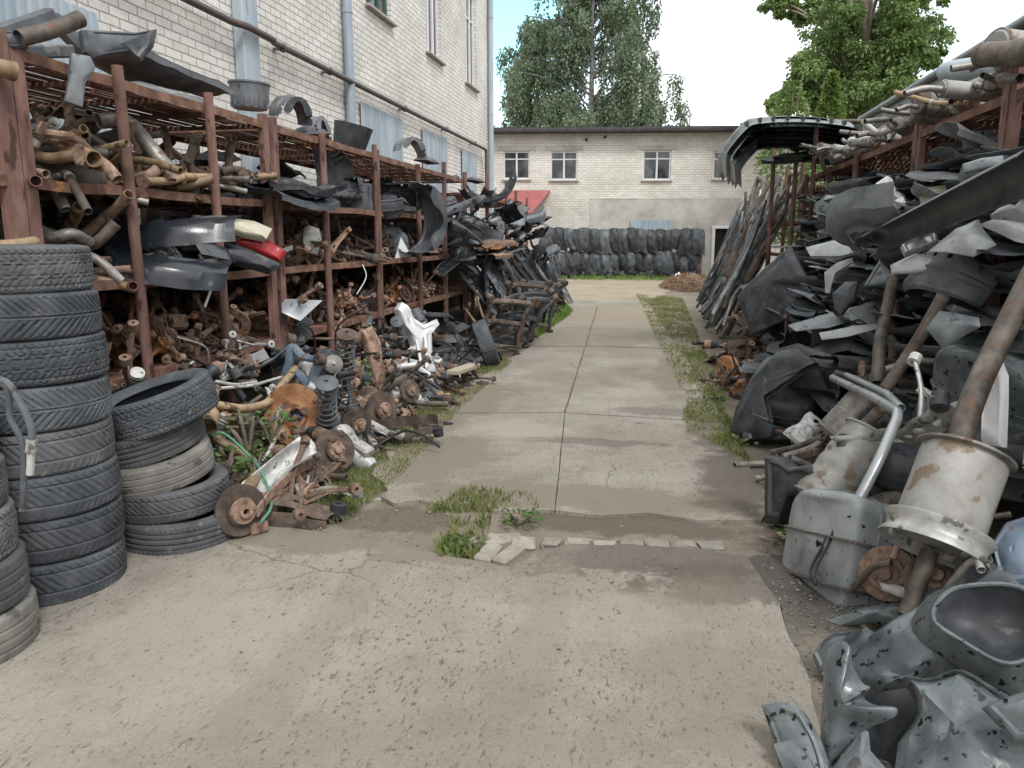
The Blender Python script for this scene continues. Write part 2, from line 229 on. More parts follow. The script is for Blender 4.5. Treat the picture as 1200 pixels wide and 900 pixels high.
def concrete(name, cols, pits, patches=(), cracks=0.0):
    m = bpy.data.materials.new(name); m.use_nodes = True; t = m.node_tree; b = t.nodes['Principled BSDF']; L = t.links.new
    geo = N(t, 'ShaderNodeNewGeometry'); P = geo.outputs['Position']
    def noi(sc, det=6, rough=.6, vec=None):
        n = N(t, 'ShaderNodeTexNoise'); n.inputs['Scale'].default_value = sc; n.inputs['Detail'].default_value = det; n.inputs['Roughness'].default_value = rough
        L(vec or P, n.inputs['Vector']); return n.outputs['Fac']
    r = N(t, 'ShaderNodeValToRGB'); e = r.color_ramp.elements; e.new(.5)
    for i, c in enumerate(cols): e[i].position = (.32, .5, .68)[i]; e[i].color = (*c, 1)
    L(noi(.9, 9, .68), r.inputs['Fac'])
    def over(prev, fac_src, lo, hi, col, amt=1.0):
        mr = N(t, 'ShaderNodeMapRange'); mr.inputs['From Min'].default_value = lo; mr.inputs['From Max'].default_value = hi; mr.inputs['To Max'].default_value = amt
        L(fac_src, mr.inputs['Value']); x = N(t, 'ShaderNodeMix', data_type='RGBA'); L(mr.outputs[0], x.inputs['Factor']); L(prev, x.inputs['A']); x.inputs['B'].default_value = (*col, 1)
        return x.outputs['Result']
    c = r.outputs['Color']
    c = over(c, noi(2.3, 8, .75), .56, .72, (cols[0][0] * .62, cols[0][1] * .60, cols[0][2] * .57), .75)      # damp stains
    st = N(t, 'ShaderNodeMapping'); st.inputs['Scale'].default_value = (2.6, 1, 1); L(P, st.inputs['Vector'])
    pit = noi(24, 6, .65, st.outputs[0])
    c = over(c, pit, .565, .65, (cols[0][0] * .5, cols[0][1] * .47, cols[0][2] * .43), pits)
    c = over(c, noi(95, 2), .62, .72, (.10, .088, .075), .6)
    c = over(c, noi(60, 2), .62, .72, (cols[2][0] * 1.25, cols[2][1] * 1.25, cols[2][2] * 1.25), .5)
    if cracks:
        wv = N(t, 'ShaderNodeTexNoise'); wv.inputs['Scale'].default_value = 1.6; wv.inputs['Detail'].default_value = 6; L(P, wv.inputs['Vector'])
        ad = N(t, 'ShaderNodeVectorMath', operation='MULTIPLY_ADD'); ad.inputs[1].default_value = (.5, .5, 0); L(wv.outputs['Color'], ad.inputs[0]); L(P, ad.inputs[2])
        vo = N(t, 'ShaderNodeTexVoronoi', feature='DISTANCE_TO_EDGE'); vo.inputs['Scale'].default_value = .42; L(ad.outputs[0], vo.inputs['Vector'])
        ms = N(t, 'ShaderNodeMapRange'); ms.inputs['From Min'].default_value = .47; ms.inputs['From Max'].default_value = .56; L(noi(.7, 3), ms.inputs['Value'])
        cw = N(t, 'ShaderNodeMapRange'); cw.inputs['From Min'].default_value = .0006; cw.inputs['From Max'].default_value = .003; cw.inputs['To Min'].default_value = 1; cw.inputs['To Max'].default_value = 0; L(vo.outputs['Distance'], cw.inputs['Value'])
        cf = N(t, 'ShaderNodeMath', operation='MULTIPLY'); L(cw.outputs[0], cf.inputs[0]); L(ms.outputs[0], cf.inputs[1])
        c = over(c, cf.outputs[0], 0, 1, (.07, .058, .046), cracks)
    edge = noi(2.6, 10, .72)
    for (px_, py_, rx_, ry_, col, amt, soft) in patches:
        m1 = N(t, 'ShaderNodeMapping'); m1.vector_type = 'TEXTURE'; m1.inputs['Location'].default_value = (px_, py_, 0); m1.inputs['Scale'].default_value = (rx_, ry_, 50); L(P, m1.inputs['Vector'])
        ln = N(t, 'ShaderNodeVectorMath', operation='LENGTH'); L(m1.outputs[0], ln.inputs[0])
        jn = N(t, 'ShaderNodeMath', operation='MULTIPLY_ADD'); jn.inputs[1].default_value = 2.8; L(edge, jn.inputs[0]); L(ln.outputs['Value'], jn.inputs[2])
        iv = N(t, 'ShaderNodeMath', operation='SUBTRACT'); iv.inputs[0].default_value = 2.4; L(jn.outputs[0], iv.inputs[1])
        c = over(c, iv.outputs[0], 0, soft * .8, col, amt * .92)
    L(c, b.inputs['Base Color']); b.inputs['Roughness'].default_value = .9; b.inputs['Specular IOR Level'].default_value = .25
    s = N(t, 'ShaderNodeMath', operation='MULTIPLY_ADD'); s.inputs[1].default_value = -1.2; L(pit, s.inputs[0]); L(noi(70, 4), s.inputs[2])
    bp = N(t, 'ShaderNodeBump'); bp.inputs['Strength'].default_value = .55; bp.inputs['Distance'].default_value = .012; L(s.outputs[0], bp.inputs['Height']); L(bp.outputs[0], b.inputs['Normal'])
    return m
DAMP = (.105, .088, .07); DIRT = (.215, .186, .147); DUST = (.36, .33, .285)
MT['slab'] = concrete('worn_concrete', [(.215, .192, .16), (.285, .258, .219), (.345, .315, .272)], .9,
    [(-.1, 3.85, .8, .35, DAMP, .8, .25), (.35, 3.6, .5, .25, DAMP, .7, .3), (-1.0, 3.75, .6, .22, DIRT, .9, .3), (-2.0, 3.75, .7, .25, DIRT, .9, .35), (.2, 2.9, .35, .9, DIRT, .5, .5), (-1.9, 2.6, .6, .8, DUST, .6, .6), (-.6, 2.0, 1.1, .5, DIRT, .4, .6), (-.2, 3.1, .6, .25, DUST, .5, .5), (-.45, 2.9, .12, 1.6, (.24, .215, .18), .5, .5), (-1.35, 2.6, .14, 1.9, (.24, .215, .18), .45, .5)], .6)
MT['slab2'] = concrete('smooth_concrete', [(.215, .193, .16), (.285, .26, .222), (.345, .318, .275)], .65,
    [(-.4, 4.72, 1.6, .28, DIRT, 1, .35), (-1.6, 5.4, .45, .9, DIRT, 1, .35), (.55, 5.3, .35, .9, DAMP, .8, .4), (-1.9, 7.4, .4, 1.4, DIRT, 1, .35), (.5, 6.6, .3, .8, DAMP, .75, .35), (-.5, 6.1, .8, .12, DAMP, .55, .3), (.1, 7.3, .6, .2, DAMP, .5, .4), (-1.2, 9.0, .5, .5, DIRT, .6, .5), (-.9, 13, 1.8, 2.2, DIRT, .7, .6), (-1.0, 17, 2.2, 2.6, (.29, .245, .185), 1, .5), (.15, 9.5, .25, 2.0, DIRT, 1, .4), (-.3, 8.2, .5, .35, DUST, .6, .5), (-1.2, 6.4, .5, .4, DUST, .6, .5)], .55)
MT['asphalt'] = concrete('damp_asphalt', [(.085, .077, .068), (.125, .113, .098), (.17, .152, .13)], .5, [(.66, 3.9, .25, .5, (.07, .063, .055), .8, .4), (.75, 2.6, .2, .7, DIRT, .8, .5)])
MT['soil'] = concrete('packed_soil', [(.15, .127, .096), (.21, .181, .142), (.265, .233, .187)], .4, [(-.2, 4.35, 1.1, .22, DAMP, .85, .4), (-1.5, 4.2, .5, .25, DAMP, .7, .4), (.9, 5.5, .5, 3, DAMP, .6, .5)])
MT['sand'] = concrete('sandy_track', [(.27, .225, .165), (.33, .28, .21), (.385, .33, .255)], .25)

# ------------------------------------------------------------------ mesh helpers
class MB:
    def __init__(s): s.v = []; s.f = []
    def add(s, vs, fs):
        o = len(s.v); s.v.extend([tuple(v) for v in vs]); s.f.extend([tuple(i + o for i in f) for f in fs]); return s
    def box(s, c, d, rot=None, ch=0.0):
        c = Vector(c); hx, hy, hz = d[0] / 2, d[1] / 2, d[2] / 2; ch = min(ch, hx * .9, hy * .9, hz * .9)
        R = rot.to_matrix() if isinstance(rot, (Euler, Quaternion)) else (rot or Matrix.Identity(3))
        if ch <= 0:
            vs = [R @ Vector((x, y, z)) + c for z in (-hz, hz) for y in (-hy, hy) for x in (-hx, hx)]
            return s.add(vs, [(0, 2, 3, 1), (4, 5, 7, 6), (0, 1, 5, 4), (2, 6, 7, 3), (0, 4, 6, 2), (1, 3, 7, 5)])
        vs = []; idx = {}
        for sx in (-1, 1):
            for sy in (-1, 1):
                for sz in (-1, 1):
                    for a in range(3):
                        p = [sx * (hx - (ch if a != 0 else 0)), sy * (hy - (ch if a != 1 else 0)), sz * (hz - (ch if a != 2 else 0))]
                        idx[(sx, sy, sz, a)] = len(vs); vs.append(R @ Vector(p) + c)
        fs = []
        for a in range(3):
            b_, c_ = (a + 1) % 3, (a + 2) % 3
            for sg in (-1, 1):
                q = []
                for (u, w) in ((-1, -1), (1, -1), (1, 1), (-1, 1)):
                    k = [0, 0, 0]; k[a] = sg; k[b_] = u; k[c_] = w; q.append(idx[(*k, a)])
                fs.append(tuple(q) if sg > 0 else tuple(reversed(q)))
            for u in (-1, 1):
                for w in (-1, 1):
                    k0 = [0, 0, 0]; k0[b_] = u; k0[c_] = w; k0[a] = -1; k1 = list(k0); k1[a] = 1
                    q = [idx[(*k0, b_)], idx[(*k1, b_)], idx[(*k1, c_)], idx[(*k0, c_)]]
                    fs.append(tuple(q) if u * w > 0 else tuple(reversed(q)))
        for sx in (-1, 1):
            for sy in (-1, 1):
                for sz in (-1, 1):
                    q = [idx[(sx, sy, sz, a)] for a in range(3)]
                    fs.append(tuple(q) if sx * sy * sz > 0 else tuple(reversed(q)))
        return s.add(vs, fs)
    def bar(s, a, b, w, h, ch=0.0, roll=0.0):
        a, b = Vector(a), Vector(b); d = b - a
        q = d.to_track_quat('X', 'Z') @ Quaternion((1, 0, 0), roll)
        return s.box((a + b) / 2, (d.length, w, h), q.to_matrix(), ch)
    def tube(s, path, r, n=10, hollow=True, wall=0.12, squash=1.0):
        path = [Vector(p) for p in path]; m = len(path)
        rs = r if isinstance(r, (list, tuple)) else [r] * m
        if len(rs) != m: rs = [rs[min(len(rs) - 1, int(i * len(rs) / m))] for i in range(m)]
        t0 = (path[1] - path[0]).normalized(); nx = t0.orthogonal().normalized(); vs = []; fs = []; fr = []
        for i in range(m):
            t = (path[min(i + 1, m - 1)] - path[max(i - 1, 0)])
            t = t.normalized() if t.length > 1e-9 else t0
            nx = (nx - t * nx.dot(t)); nx = nx.normalized() if nx.length > 1e-6 else t.orthogonal().normalized()
            fr.append((path[i], nx.copy(), t.cross(nx)))
            for k in range(n):
                a = 2 * pi * k / n; vs.append(path[i] + (fr[-1][1] * cos(a) + fr[-1][2] * sin(a) * squash) * rs[i])
        for i in range(m - 1):
            for k in range(n):
                k2 = (k + 1) % n; fs.append((i * n + k, i * n + k2, (i + 1) * n + k2, (i + 1) * n + k))
        if hollow:
            for e, dr in ((0, 1), (m - 1, -1)):
                p, x, y = fr[e]; rr = rs[e] * (1 - wall); inn = path[e] + (path[e + dr] - path[e]).normalized() * min(rs[e] * 3, (path[e + dr] - path[e]).length * .9)
                b = len(vs)
                for q in (p, inn):
                    for k in range(n):
                        a = 2 * pi * k / n; vs.append(q + (x * cos(a) + y * sin(a) * squash) * rr)
                for k in range(n):
                    k2 = (k + 1) % n
                    A = [(e * n + k2, e * n + k, b + k, b + k2), (b + k2, b + k, b + n + k, b + n + k2)]
                    if e: A = [tuple(reversed(f)) for f in A]
                    fs += A
                cap = tuple(range(b + n, b + 2 * n)); fs.append(cap if e else tuple(reversed(cap)))
        else:
            fs.append(tuple(reversed(range(n)))); fs.append(tuple(range((m - 1) * n, m * n)))
        return s.add(vs, fs)
    def lathe(s, prof, n=20, M=None, cap=False, sx=1.0, sy=1.0, closed=False):
        vs = []; fs = []; m = len(prof); M = M or Matrix.Identity(4)
        for (r, z) in prof:
            for k in range(n):
                a = 2 * pi * k / n; vs.append(M @ Vector((r * cos(a) * sx, r * sin(a) * sy, z)))
        for i in range(m if closed else m - 1):
            j = (i + 1) % m
            for k in range(n):
                k2 = (k + 1) % n; fs.append((i * n + k, i * n + k2, j * n + k2, j * n + k))
        if cap: fs.append(tuple(reversed(range(n)))); fs.append(tuple(range((m - 1) * n, m * n)))
        return s.add(vs, fs)
    def prism(s, pts, z0, z1, M=None):
        n = len(pts); M = M or Matrix.Identity(4)
        vs = [M @ Vector((p[0], p[1], z)) for z in (z0, z1) for p in pts]
        return s.add(vs, [tuple(reversed(range(n))), tuple(range(n, 2 * n))] + [(k, (k + 1) % n, n + (k + 1) % n, n + k) for k in range(n)])
    def sheet(s, fn, nu, nv, th=0.002, skip=None, M=None):
        pts = [[Vector(fn(i / nu, j / nv)) for j in range(nv + 1)] for i in range(nu + 1)]
        nr = [[Vector((0, 0, 0)) for _ in range(nv + 1)] for _ in range(nu + 1)]; cells = []
        for i in range(nu):
            for j in range(nv):
                if skip and skip((i + .5) / nu, (j + .5) / nv): continue
                cells.append((i, j)); k = (pts[i + 1][j + 1] - pts[i][j]).cross(pts[i][j + 1] - pts[i + 1][j])
                for a, b in ((i, j), (i + 1, j), (i + 1, j + 1), (i, j + 1)): nr[a][b] += k
        W = nv + 1; K = (nu + 1) * W; M = M or Matrix.Identity(4)
        top = [M @ pts[i][j] for i in range(nu + 1) for j in range(W)]
        bot = [M @ (pts[i][j] - (nr[i][j].normalized() if nr[i][j].length > 1e-12 else Vector((0, 0, 1))) * th) for i in range(nu + 1) for j in range(W)]
        fs = []; ed = {}
        for i, j in cells:
            q = (i * W + j, (i + 1) * W + j, (i + 1) * W + j + 1, i * W + j + 1)
            fs.append(q); fs.append(tuple(K + x for x in reversed(q)))
            for x in range(4):
                e = (q[x], q[(x + 1) % 4]); ed[e] = 1
        for (a, b) in list(ed):
            if (b, a) not in ed: fs.append((b, a, K + a, K + b))
        used = {}; vs = []; out = []; allv = top + bot
        for f in fs:
            g = []
            for x in f:
                if x not in used: used[x] = len(vs); vs.append(allv[x])
                g.append(used[x])
            out.append(tuple(g))
        return s.add(vs, out)
    def merge(s, o, M=None):
        return s.add([(M @ Vector(v)) if M else v for v in o.v], o.f)
    def mesh(s, name, m, smooth=38):
        me = bpy.data.meshes.new(name); me.from_pydata(s.v, [], s.f); me.materials.append(MT[m] if isinstance(m, str) else m)
        if smooth:
            me.shade_smooth(); me.set_sharp_from_angle(angle=radians(smooth))
        me.update(); return me

def cat(p, n=6):
    """smooth curve through points"""
    p = [Vector(q) for q in p]
    if len(p) < 3: return [p[0].lerp(p[1], i / n) for i in range(n + 1)]
    q = [p[0] * 2 - p[1]] + p + [p[-1] * 2 - p[-2]]; out = []
    for i in range(1, len(q) - 2):
        for k in range(n):
            t = k / n; a, b, c, d = q[i - 1], q[i], q[i + 1], q[i + 2]
            out.append(.5 * ((2 * b) + (c - a) * t + (2 * a - 5 * b + 4 * c - d) * t * t + (3 * b - a - 3 * c + d) * t ** 3))
    out.append(p[-1]); return out
def fillet(p, r=.08, n=5):
    """straight runs with rounded bends, as bent pipe has"""
    p = [Vector(q) for q in p]; out = [p[0]]
    for i in range(1, len(p) - 1):
        a, b, c = p[i - 1], p[i], p[i + 1]; d = min(r, (a - b).length * .45, (c - b).length * .45)
        s, e = b + (a - b).normalized() * d, b + (c - b).normalized() * d
        for k in range(n + 1):
            t = k / n; out.append(s * (1 - t) ** 2 + b * 2 * t * (1 - t) + e * t * t)
    out.append(p[-1]); return out

def link(name, me, parent=None):
    o = bpy.data.objects.new(name, me); COL.objects.link(o)
    if parent: o.parent = parent
    return o
def tag(o, label, category, group=None):
    assert 4 <= len(label.split()) <= 16, label
    o['label'] = label; o['category'] = category; o['kind'] = 'thing'
    if group: o['group'] = group
    return o
def struct(name, me, kind='structure', label=None):
    o = link(name, me); o['kind'] = kind
    if label: o['label'] = label
    return o
def xf(o, loc, rot=None, sc=1.0):
    o.location = loc
    if rot is not None:
        if isinstance(rot, Matrix): rot = rot.to_quaternion()
        if isinstance(rot, Quaternion): rot = rot.to_euler()
        o.rotation_euler = rot
    o.scale = (sc, sc, sc) if isinstance(sc, (int, float)) else sc
    return o
def deg(*a): return Euler([radians(x) for x in a])
def aim(a, b, roll=0.0):
    d = Vector(b) - Vector(a); return d.to_track_quat('X', 'Z') @ Quaternion((1, 0, 0), radians(roll))
def spawn(bp, label, category, loc, rot=None, sc=1.0, group=None):
    """bp: (kind, [(part, mesh, [(subpart, mesh)])]) -> one thing; parts share mesh data between copies"""
    kind, parts = bp
    if len(parts) == 1 and not parts[0][2]: o = link(kind, parts[0][1])
    else:
        o = link(kind, None); o.empty_display_size = .1
        for nm, me, subs in parts:
            p = link(nm, me, o)
            for sn, sm_ in subs: link(sn, sm_, p)
    xf(o, loc, rot, sc); return tag(o, label, category, group)
def sides(me, key):
    """one mesh per side: loose pieces grouped by a key of their centre"""
    n = len(me.vertices); par = list(range(n))
    def find(x):
        while par[x] != x: par[x] = par[par[x]]; x = par[x]
        return x
    for p in me.polygons:
        r = find(p.vertices[0])
        for v in p.vertices[1:]: par[find(v)] = r
    isl = {}
    for i in range(n): isl.setdefault(find(i), []).append(i)
    gk = {}
    for r, l in isl.items():
        c = sum((me.vertices[i].co for i in l), Vector()) / len(l); gk[r] = key(c)
    out = []
    for k in sorted(set(gk.values())):
        b = MB(); idx = {}
        for i in range(n):
            if gk[find(i)] == k: idx[i] = len(b.v); b.v.append(tuple(me.vertices[i].co))
        b.f = [tuple(idx[v] for v in p.vertices) for p in me.polygons if p.vertices[0] in idx]; out.append(b.mesh(me.name, me.materials[0], 35))
    return out
sx_ = lambda c: c.x > 0
SPLIT = {'trailing_arms': ('trailing_arm', sx_), 'brake_drums': ('brake_drum', sx_), 'hubs': ('hub', sx_), 'bushings': ('bushing', lambda c: (c.x > 0, c.z > .35)), 'joints': ('joint', sx_), 'rubber_boots': ('rubber_boot', sx_),
         'side_rails': ('side_rail', sx_), 'lugs': ('lug', lambda c: c.y > 0), 'end_tanks': ('end_tank', sx_), 'hose_stubs': ('hose_stub', sx_), 'spring_seats': ('spring_seat', lambda c: c.z > .35), 'slide_pins': ('slide_pin', sx_),
         'seams': ('seam', sx_), 'cross_tubes': ('cross_tube', lambda c: round(c.z, 1)), 'hangers': ('hanger', lambda c: c.x > 1), 'tabs': ('tab', lambda c: round(math.atan2(c.y, c.x), 1)), 'screw_bosses': ('screw_boss', lambda c: (c.x > 0, c.y > 0))}
def bp(kind, *parts):
    def ex(l):
        out = []
        for p in l:
            if p[0] in SPLIT: nm, key = SPLIT[p[0]]; out += [(nm, m_, []) for m_ in sides(p[1], key)]
            else: out.append((p[0], p[1], ex(p[2]) if len(p) > 2 else []))
        return out
    return (kind, [(n_, m_, [(s[0], s[1]) for s in sb]) for n_, m_, sb in ex(parts)])
def RX(a): return Matrix.Rotation(radians(a), 4, 'X')
def RY(a): return Matrix.Rotation(radians(a), 4, 'Y')
def RZ(a): return Matrix.Rotation(radians(a), 4, 'Z')
def T(*v): return Matrix.Translation(Vector(v))
RND = random.Random(11)
def U(a, b): return RND.uniform(a, b)

# ------------------------------------------------------------------ ground
def ground_sheet():
    b = MB(); xs = [-300, -120, -50, -20, -10] + [-6 + .25 * i for i in range(45)] + [6, 10, 20, 50, 120, 300]
    ys = [-200, -60, -20, -6] + [.25 * i for i in range(0, 81)] + [22, 25, 28, 32, 36, 42, 50, 80, 150, 400]
    vs = []
    for x in xs:
        for y in ys:
            near = abs(x) < 6 and 0 < y < 20
            z = -.012 + (.018 * (noise.noise(Vector((x * 1.3, y * 1.3, 0))) + .6 * noise.noise(Vector((x * 4, y * 4, 3)))) if near else 0)
            vs.append((x, y, min(z, .004)))
    n = len(ys); fs = [(i * n + j, (i + 1) * n + j, (i + 1) * n + j + 1, i * n + j + 1) for i in range(len(xs) - 1) for j in range(n - 1)]
    b.add(vs, fs); return b
struct('ground', ground_sheet().mesh('ground', 'soil'))
def rough_poly(pts, step=.12, amp=.03, seed=0):
    out = []; n = len(pts)
    for i in range(n):
        a, c = Vector(pts[i]).to_3d(), Vector(pts[(i + 1) % n]).to_3d(); k = max(1, min(60, int((c - a).length / step))); d = (c - a).normalized(); pn = Vector((-d.y, d.x, 0))
        for j in range(k):
            p = a.lerp(c, j / k); w = amp * (noise.noise(Vector((p.x * 2.3 + seed, p.y * 2.3, seed))) + .6 * noise.noise(Vector((p.x * 9, p.y * 9, seed))))
            out.append((p.x + pn.x * w, p.y + pn.y * w))
    return out
def flat(pts, z, b=None, depth=.05, **k):
    b = b or MB(); b.prism(rough_poly(pts, **k), z - depth, z); return b
def gp(*l): return [tuple(G(*p)[:2]) for p in l]
near = gp((330, 628), (420, 632), (500, 652), (575, 668), (620, 664), (650, 690), (700, 655), (690, 640), (600, 636), (572, 640)) 
yard = [(.58, -3), (.58, 3.42)] + gp((895, 690), (872, 652), (800, 645), (690, 638), (640, 645), (600, 668), (510, 652), (420, 634), (335, 622)) + [(-2.6, 3.9), (-9, 4.0), (-9, -3)]
struct('concrete_yard', flat(yard, .018, amp=.035, step=.06).mesh('concrete_yard', 'slab', 0))
struct('asphalt_strip', flat(gp((850, 698), (915, 712), (962, 880)) + [(.585, 1.6), (1.3, 1.6)] + gp((1060, 760), (1010, 700), (950, 655), (895, 650), (865, 662)), .008, amp=.05, seed=4, step=.05).mesh('asphalt_strip', 'asphalt', 0))
lane = MB()
SE = [G(599, 569), G(660, 480), G(690, 430), G(703, 400)]
def lanepoly(l): flat(l, .012, lane, amp=.004, seed=len(lane.v) * .01, step=.05)
lanepoly(gp((651, 600), (700, 606), (760, 603), (820, 612), (893, 611), (905, 590), (872, 540), (846, 497), (662.5, 485.5)))
lanepoly(gp((649.6, 599.5), (661.6, 485.3), (515, 486), (496, 492), (486, 496), (480, 504), (466, 510), (468, 520), (452, 527), (456, 541), (440, 548), (436, 558), (448, 566), (455, 576), (447, 584), (462, 592), (490, 588), (520, 593), (550, 592), (580, 600)))
lanepoly(gp((663, 484.6), (846, 496), (830, 455), (795, 410), (686.5, 407)))
lanepoly(gp((661, 484.6), (685, 407), (622, 407), (590, 425), (545, 455), (516, 485)))
lanepoly(gp((687.2, 406), (794, 409), (770, 372), (758, 352), (703, 352)))
lanepoly(gp((685.8, 406), (701.5, 352), (660, 355), (640, 385), (623, 406)))
struct('concrete_lane', lane.mesh('concrete_lane', 'slab2', 0))
struct('dirt_track', flat([(-2.6, 18.5), (-.5, 19), (-.2, 22), (.6, 27), (1.4, 31.2), (-1, 32.0), (-6.5, 31.0), (-5, 27), (-3, 22)], .006, amp=.25, step=.4).mesh('dirt_track', 'sand', 0))
# old kerb stones set across the lane
q0, q1 = G(566, 634, .02), G(852, 643, .02)
for i in range(9):
    a = q0.lerp(q1, i / 9); c = a + (q1 - q0) / 9 * .5; L_ = (q1 - q0).length / 9
    b = MB(); b.box((0, 0, -.03), (L_ * U(.8, .97), U(.085, .125), .1), None, .012)
    for k in range(len(b.v)): v = b.v[k]; b.v[k] = (v[0] + U(-.018, .018), v[1] + U(-.016, .016), v[2] + U(-.006, .003))
    o = link('kerb_stone', b.mesh('kerb_stone', 'stone', 25)); c.z = .004 + U(-.005, .006); c.y += .05 + U(-.02, .02)
    xf(o, c, (U(-.03, .03), U(-.03, .03), aim(q0, q1).to_euler().z + U(-.05, .05)))
    tag(o, 'pale worn kerb stone sunk flush in a row across the lane', 'kerb stone', 'kerb stones laid in a row across the lane')
for (px, py, rz, w, d) in ((572, 648, 80, .2, .1), (590, 632, 15, .2, .1), (596, 650, 70, .22, .09)):
    b = MB(); b.box((0, 0, -.03), (w, d, .1), None, .014); p = G(px, py, .002)
    o = link('kerb_stone', b.mesh('kerb_stone', 'stone', 25)); xf(o, p, deg(2, -2, rz))
    tag(o, 'pale kerb stone turned askew at the corner by the grass tuft', 'kerb stone', 'askew kerb stones at the grassy corner')

def blades(name, m, regions, label, seed=1):
    R = random.Random(seed); b = MB()
    for (poly, n, h0, h1, w) in regions:
        xs = [p[0] for p in poly]; ys = [p[1] for p in poly]; k = 0; tries = 0
        while k < n and tries < n * 12:
            tries += 1; x, y = R.uniform(min(xs), max(xs)), R.uniform(min(ys), max(ys)); ins = False; j = len(poly) - 1
            for i in range(len(poly)):
                if (poly[i][1] > y) != (poly[j][1] > y) and x < (poly[j][0] - poly[i][0]) * (y - poly[i][1]) / (poly[j][1] - poly[i][1]) + poly[i][0]: ins = not ins
                j = i
            if not ins or noise.noise(Vector((x * 1.7, y * 1.7, 7))) + .5 * noise.noise(Vector((x * 6, y * 6, 2))) < R.uniform(-.55, .35): continue
            k += 1; h = R.uniform(h0, h1); a = R.uniform(0, 2 * pi); l = R.uniform(.2, .9) * h; c, s = cos(a), sin(a); W = w * R.uniform(.6, 1.3)
            b.add([(x - s * W, y + c * W, -.01), (x + s * W, y - c * W, -.01), (x + c * l * .45 + s * W * .6, y + s * l * .45 - c * W * .6, h * .7), (x + c * l, y + s * l, h)], [(0, 1, 2), (0, 2, 3)])
    return struct(name, b.mesh(name, m, 0), 'stuff', label)
blades('grass', 'grass', [
    (gp((318, 610), (400, 612), (470, 560), (540, 480), (600, 425), (585, 415), (500, 470), (440, 530), (390, 560), (330, 590)), 10500, .012, .042, .004),
    (gp((500, 600), (640, 600), (615, 578), (545, 575)), 800, .02, .06, .005),
    (gp((510, 655), (560, 655), (575, 610), (530, 612)), 300, .03, .08, .005),
    (gp((800, 495), (875, 540), (862, 505), (835, 460), (810, 430)), 3200, .015, .05, .005),
    (gp((806, 505), (880, 545), (855, 505)), 500, .03, .07, .005),
    (gp((745, 345), (800, 465), (855, 470), (825, 410), (800, 350)), 10000, .015, .055, .006)], 'sparse short grass along both edges of the lane', 3)
blades('lush_grass', 'grass_lush', [
    (gp((618, 405), (668, 370), (655, 352), (612, 392)), 2600, .06, .2, .008),
    (gp((636, 328), (826, 330), (826, 320), (636, 318)), 4200, .06, .2, .016)], 'taller bright green grass beyond the leaning frames and before the far wall', 5)
def grit():
    R = random.Random(8); b = MB()
    for i in range(3400):
        k = R.random()
        if k < .3: p = G(R.uniform(930, 1000), R.uniform(640, 890)); p.x = R.uniform(.56, .95); p.y = R.uniform(2.0, 4.3)
        elif k < .75: p = G(R.uniform(300, 620), R.uniform(430, 640)); 
        else: p = Vector((R.uniform(-2, .6), R.uniform(1.6, 6), .02))
        if k >= .3 and k < .75 and not (-2.4 < p.x < -1.2): continue
        s = R.uniform(.003, .011) * (1.0 if k < .3 else .9); z = .008 if k < .3 else (.0 if k < .75 else .018)
        vs = [(p.x + R.uniform(-s, s) * 1.2, p.y + R.uniform(-s, s) * 1.2, z + R.uniform(0, s)) for _ in range(5)]
        b.add(vs, [(0, 1, 2), (0, 2, 3), (0, 3, 4), (1, 2, 4), (0, 4, 1), (2, 3, 4)])
    return struct('loose_grit', b.mesh('loose_grit', 'gravel', 0), 'stuff', 'loose grit and crumbs of soil scattered on the concrete')
grit()
def litter():
    R = random.Random(4); b = MB(); c = AY(806, 335, 27)
    for i in range(2600):
        a = R.uniform(0, 2 * pi); r = sqrt(R.random()); x, y = c.x + cos(a) * r * .95, c.y + sin(a) * r * 2.2; z = .45 * (1 - r * r) * R.uniform(.5, 1) + .02
        d = Vector((R.uniform(-1, 1), R.uniform(-1, 1), R.uniform(-.6, .8))).normalized() * R.uniform(.04, .16); w = d.orthogonal().normalized() * R.uniform(.01, .03)
        b.add([Vector((x, y, z)) - d, Vector((x, y, z)) + w, Vector((x, y, z)) + d, Vector((x, y, z)) - w], [(0, 1, 2, 3)])
    return struct('brown_litter', b.mesh('brown_litter', 'straw', 0), 'stuff', 'low heap of brown dry litter at the far right of the lane')
litter()

# ------------------------------------------------------------------ buildings
def facade(b, x0, x1, z0, z1, ops, rev=.14, thick=.4):
    xs = sorted({x0, x1, *[o[0] for o in ops], *[o[1] for o in ops]}); zs = sorted({z0, z1, *[o[2] for o in ops], *[o[3] for o in ops]})
    def hit(x, z): return any(o[0] < x < o[1] and o[2] < z < o[3] for o in ops)
    for i in range(len(xs) - 1):
        for j in range(len(zs) - 1):
            if not hit((xs[i] + xs[i + 1]) / 2, (zs[j] + zs[j + 1]) / 2):
                b.add([(xs[i], 0, zs[j]), (xs[i + 1], 0, zs[j]), (xs[i + 1], 0, zs[j + 1]), (xs[i], 0, zs[j + 1])], [(0, 1, 2, 3)])
    for (a, c, d, e) in ops:
        b.add([(a, 0, d), (c, 0, d), (c, 0, e), (a, 0, e), (a, rev, d), (c, rev, d), (c, rev, e), (a, rev, e)], [(0, 4, 5, 1), (1, 5, 6, 2), (2, 6, 7, 3), (3, 7, 4, 0)])
    if thick > 0: b.add([(x0, 0, z0), (x0, 0, z1), (x1, 0, z0), (x1, 0, z1), (x0, thick, z0), (x0, thick, z1), (x1, thick, z0), (x1, thick, z1)], [(0, 1, 5, 4), (3, 2, 6, 7), (5, 7, 6, 4), (1, 3, 7, 5)])
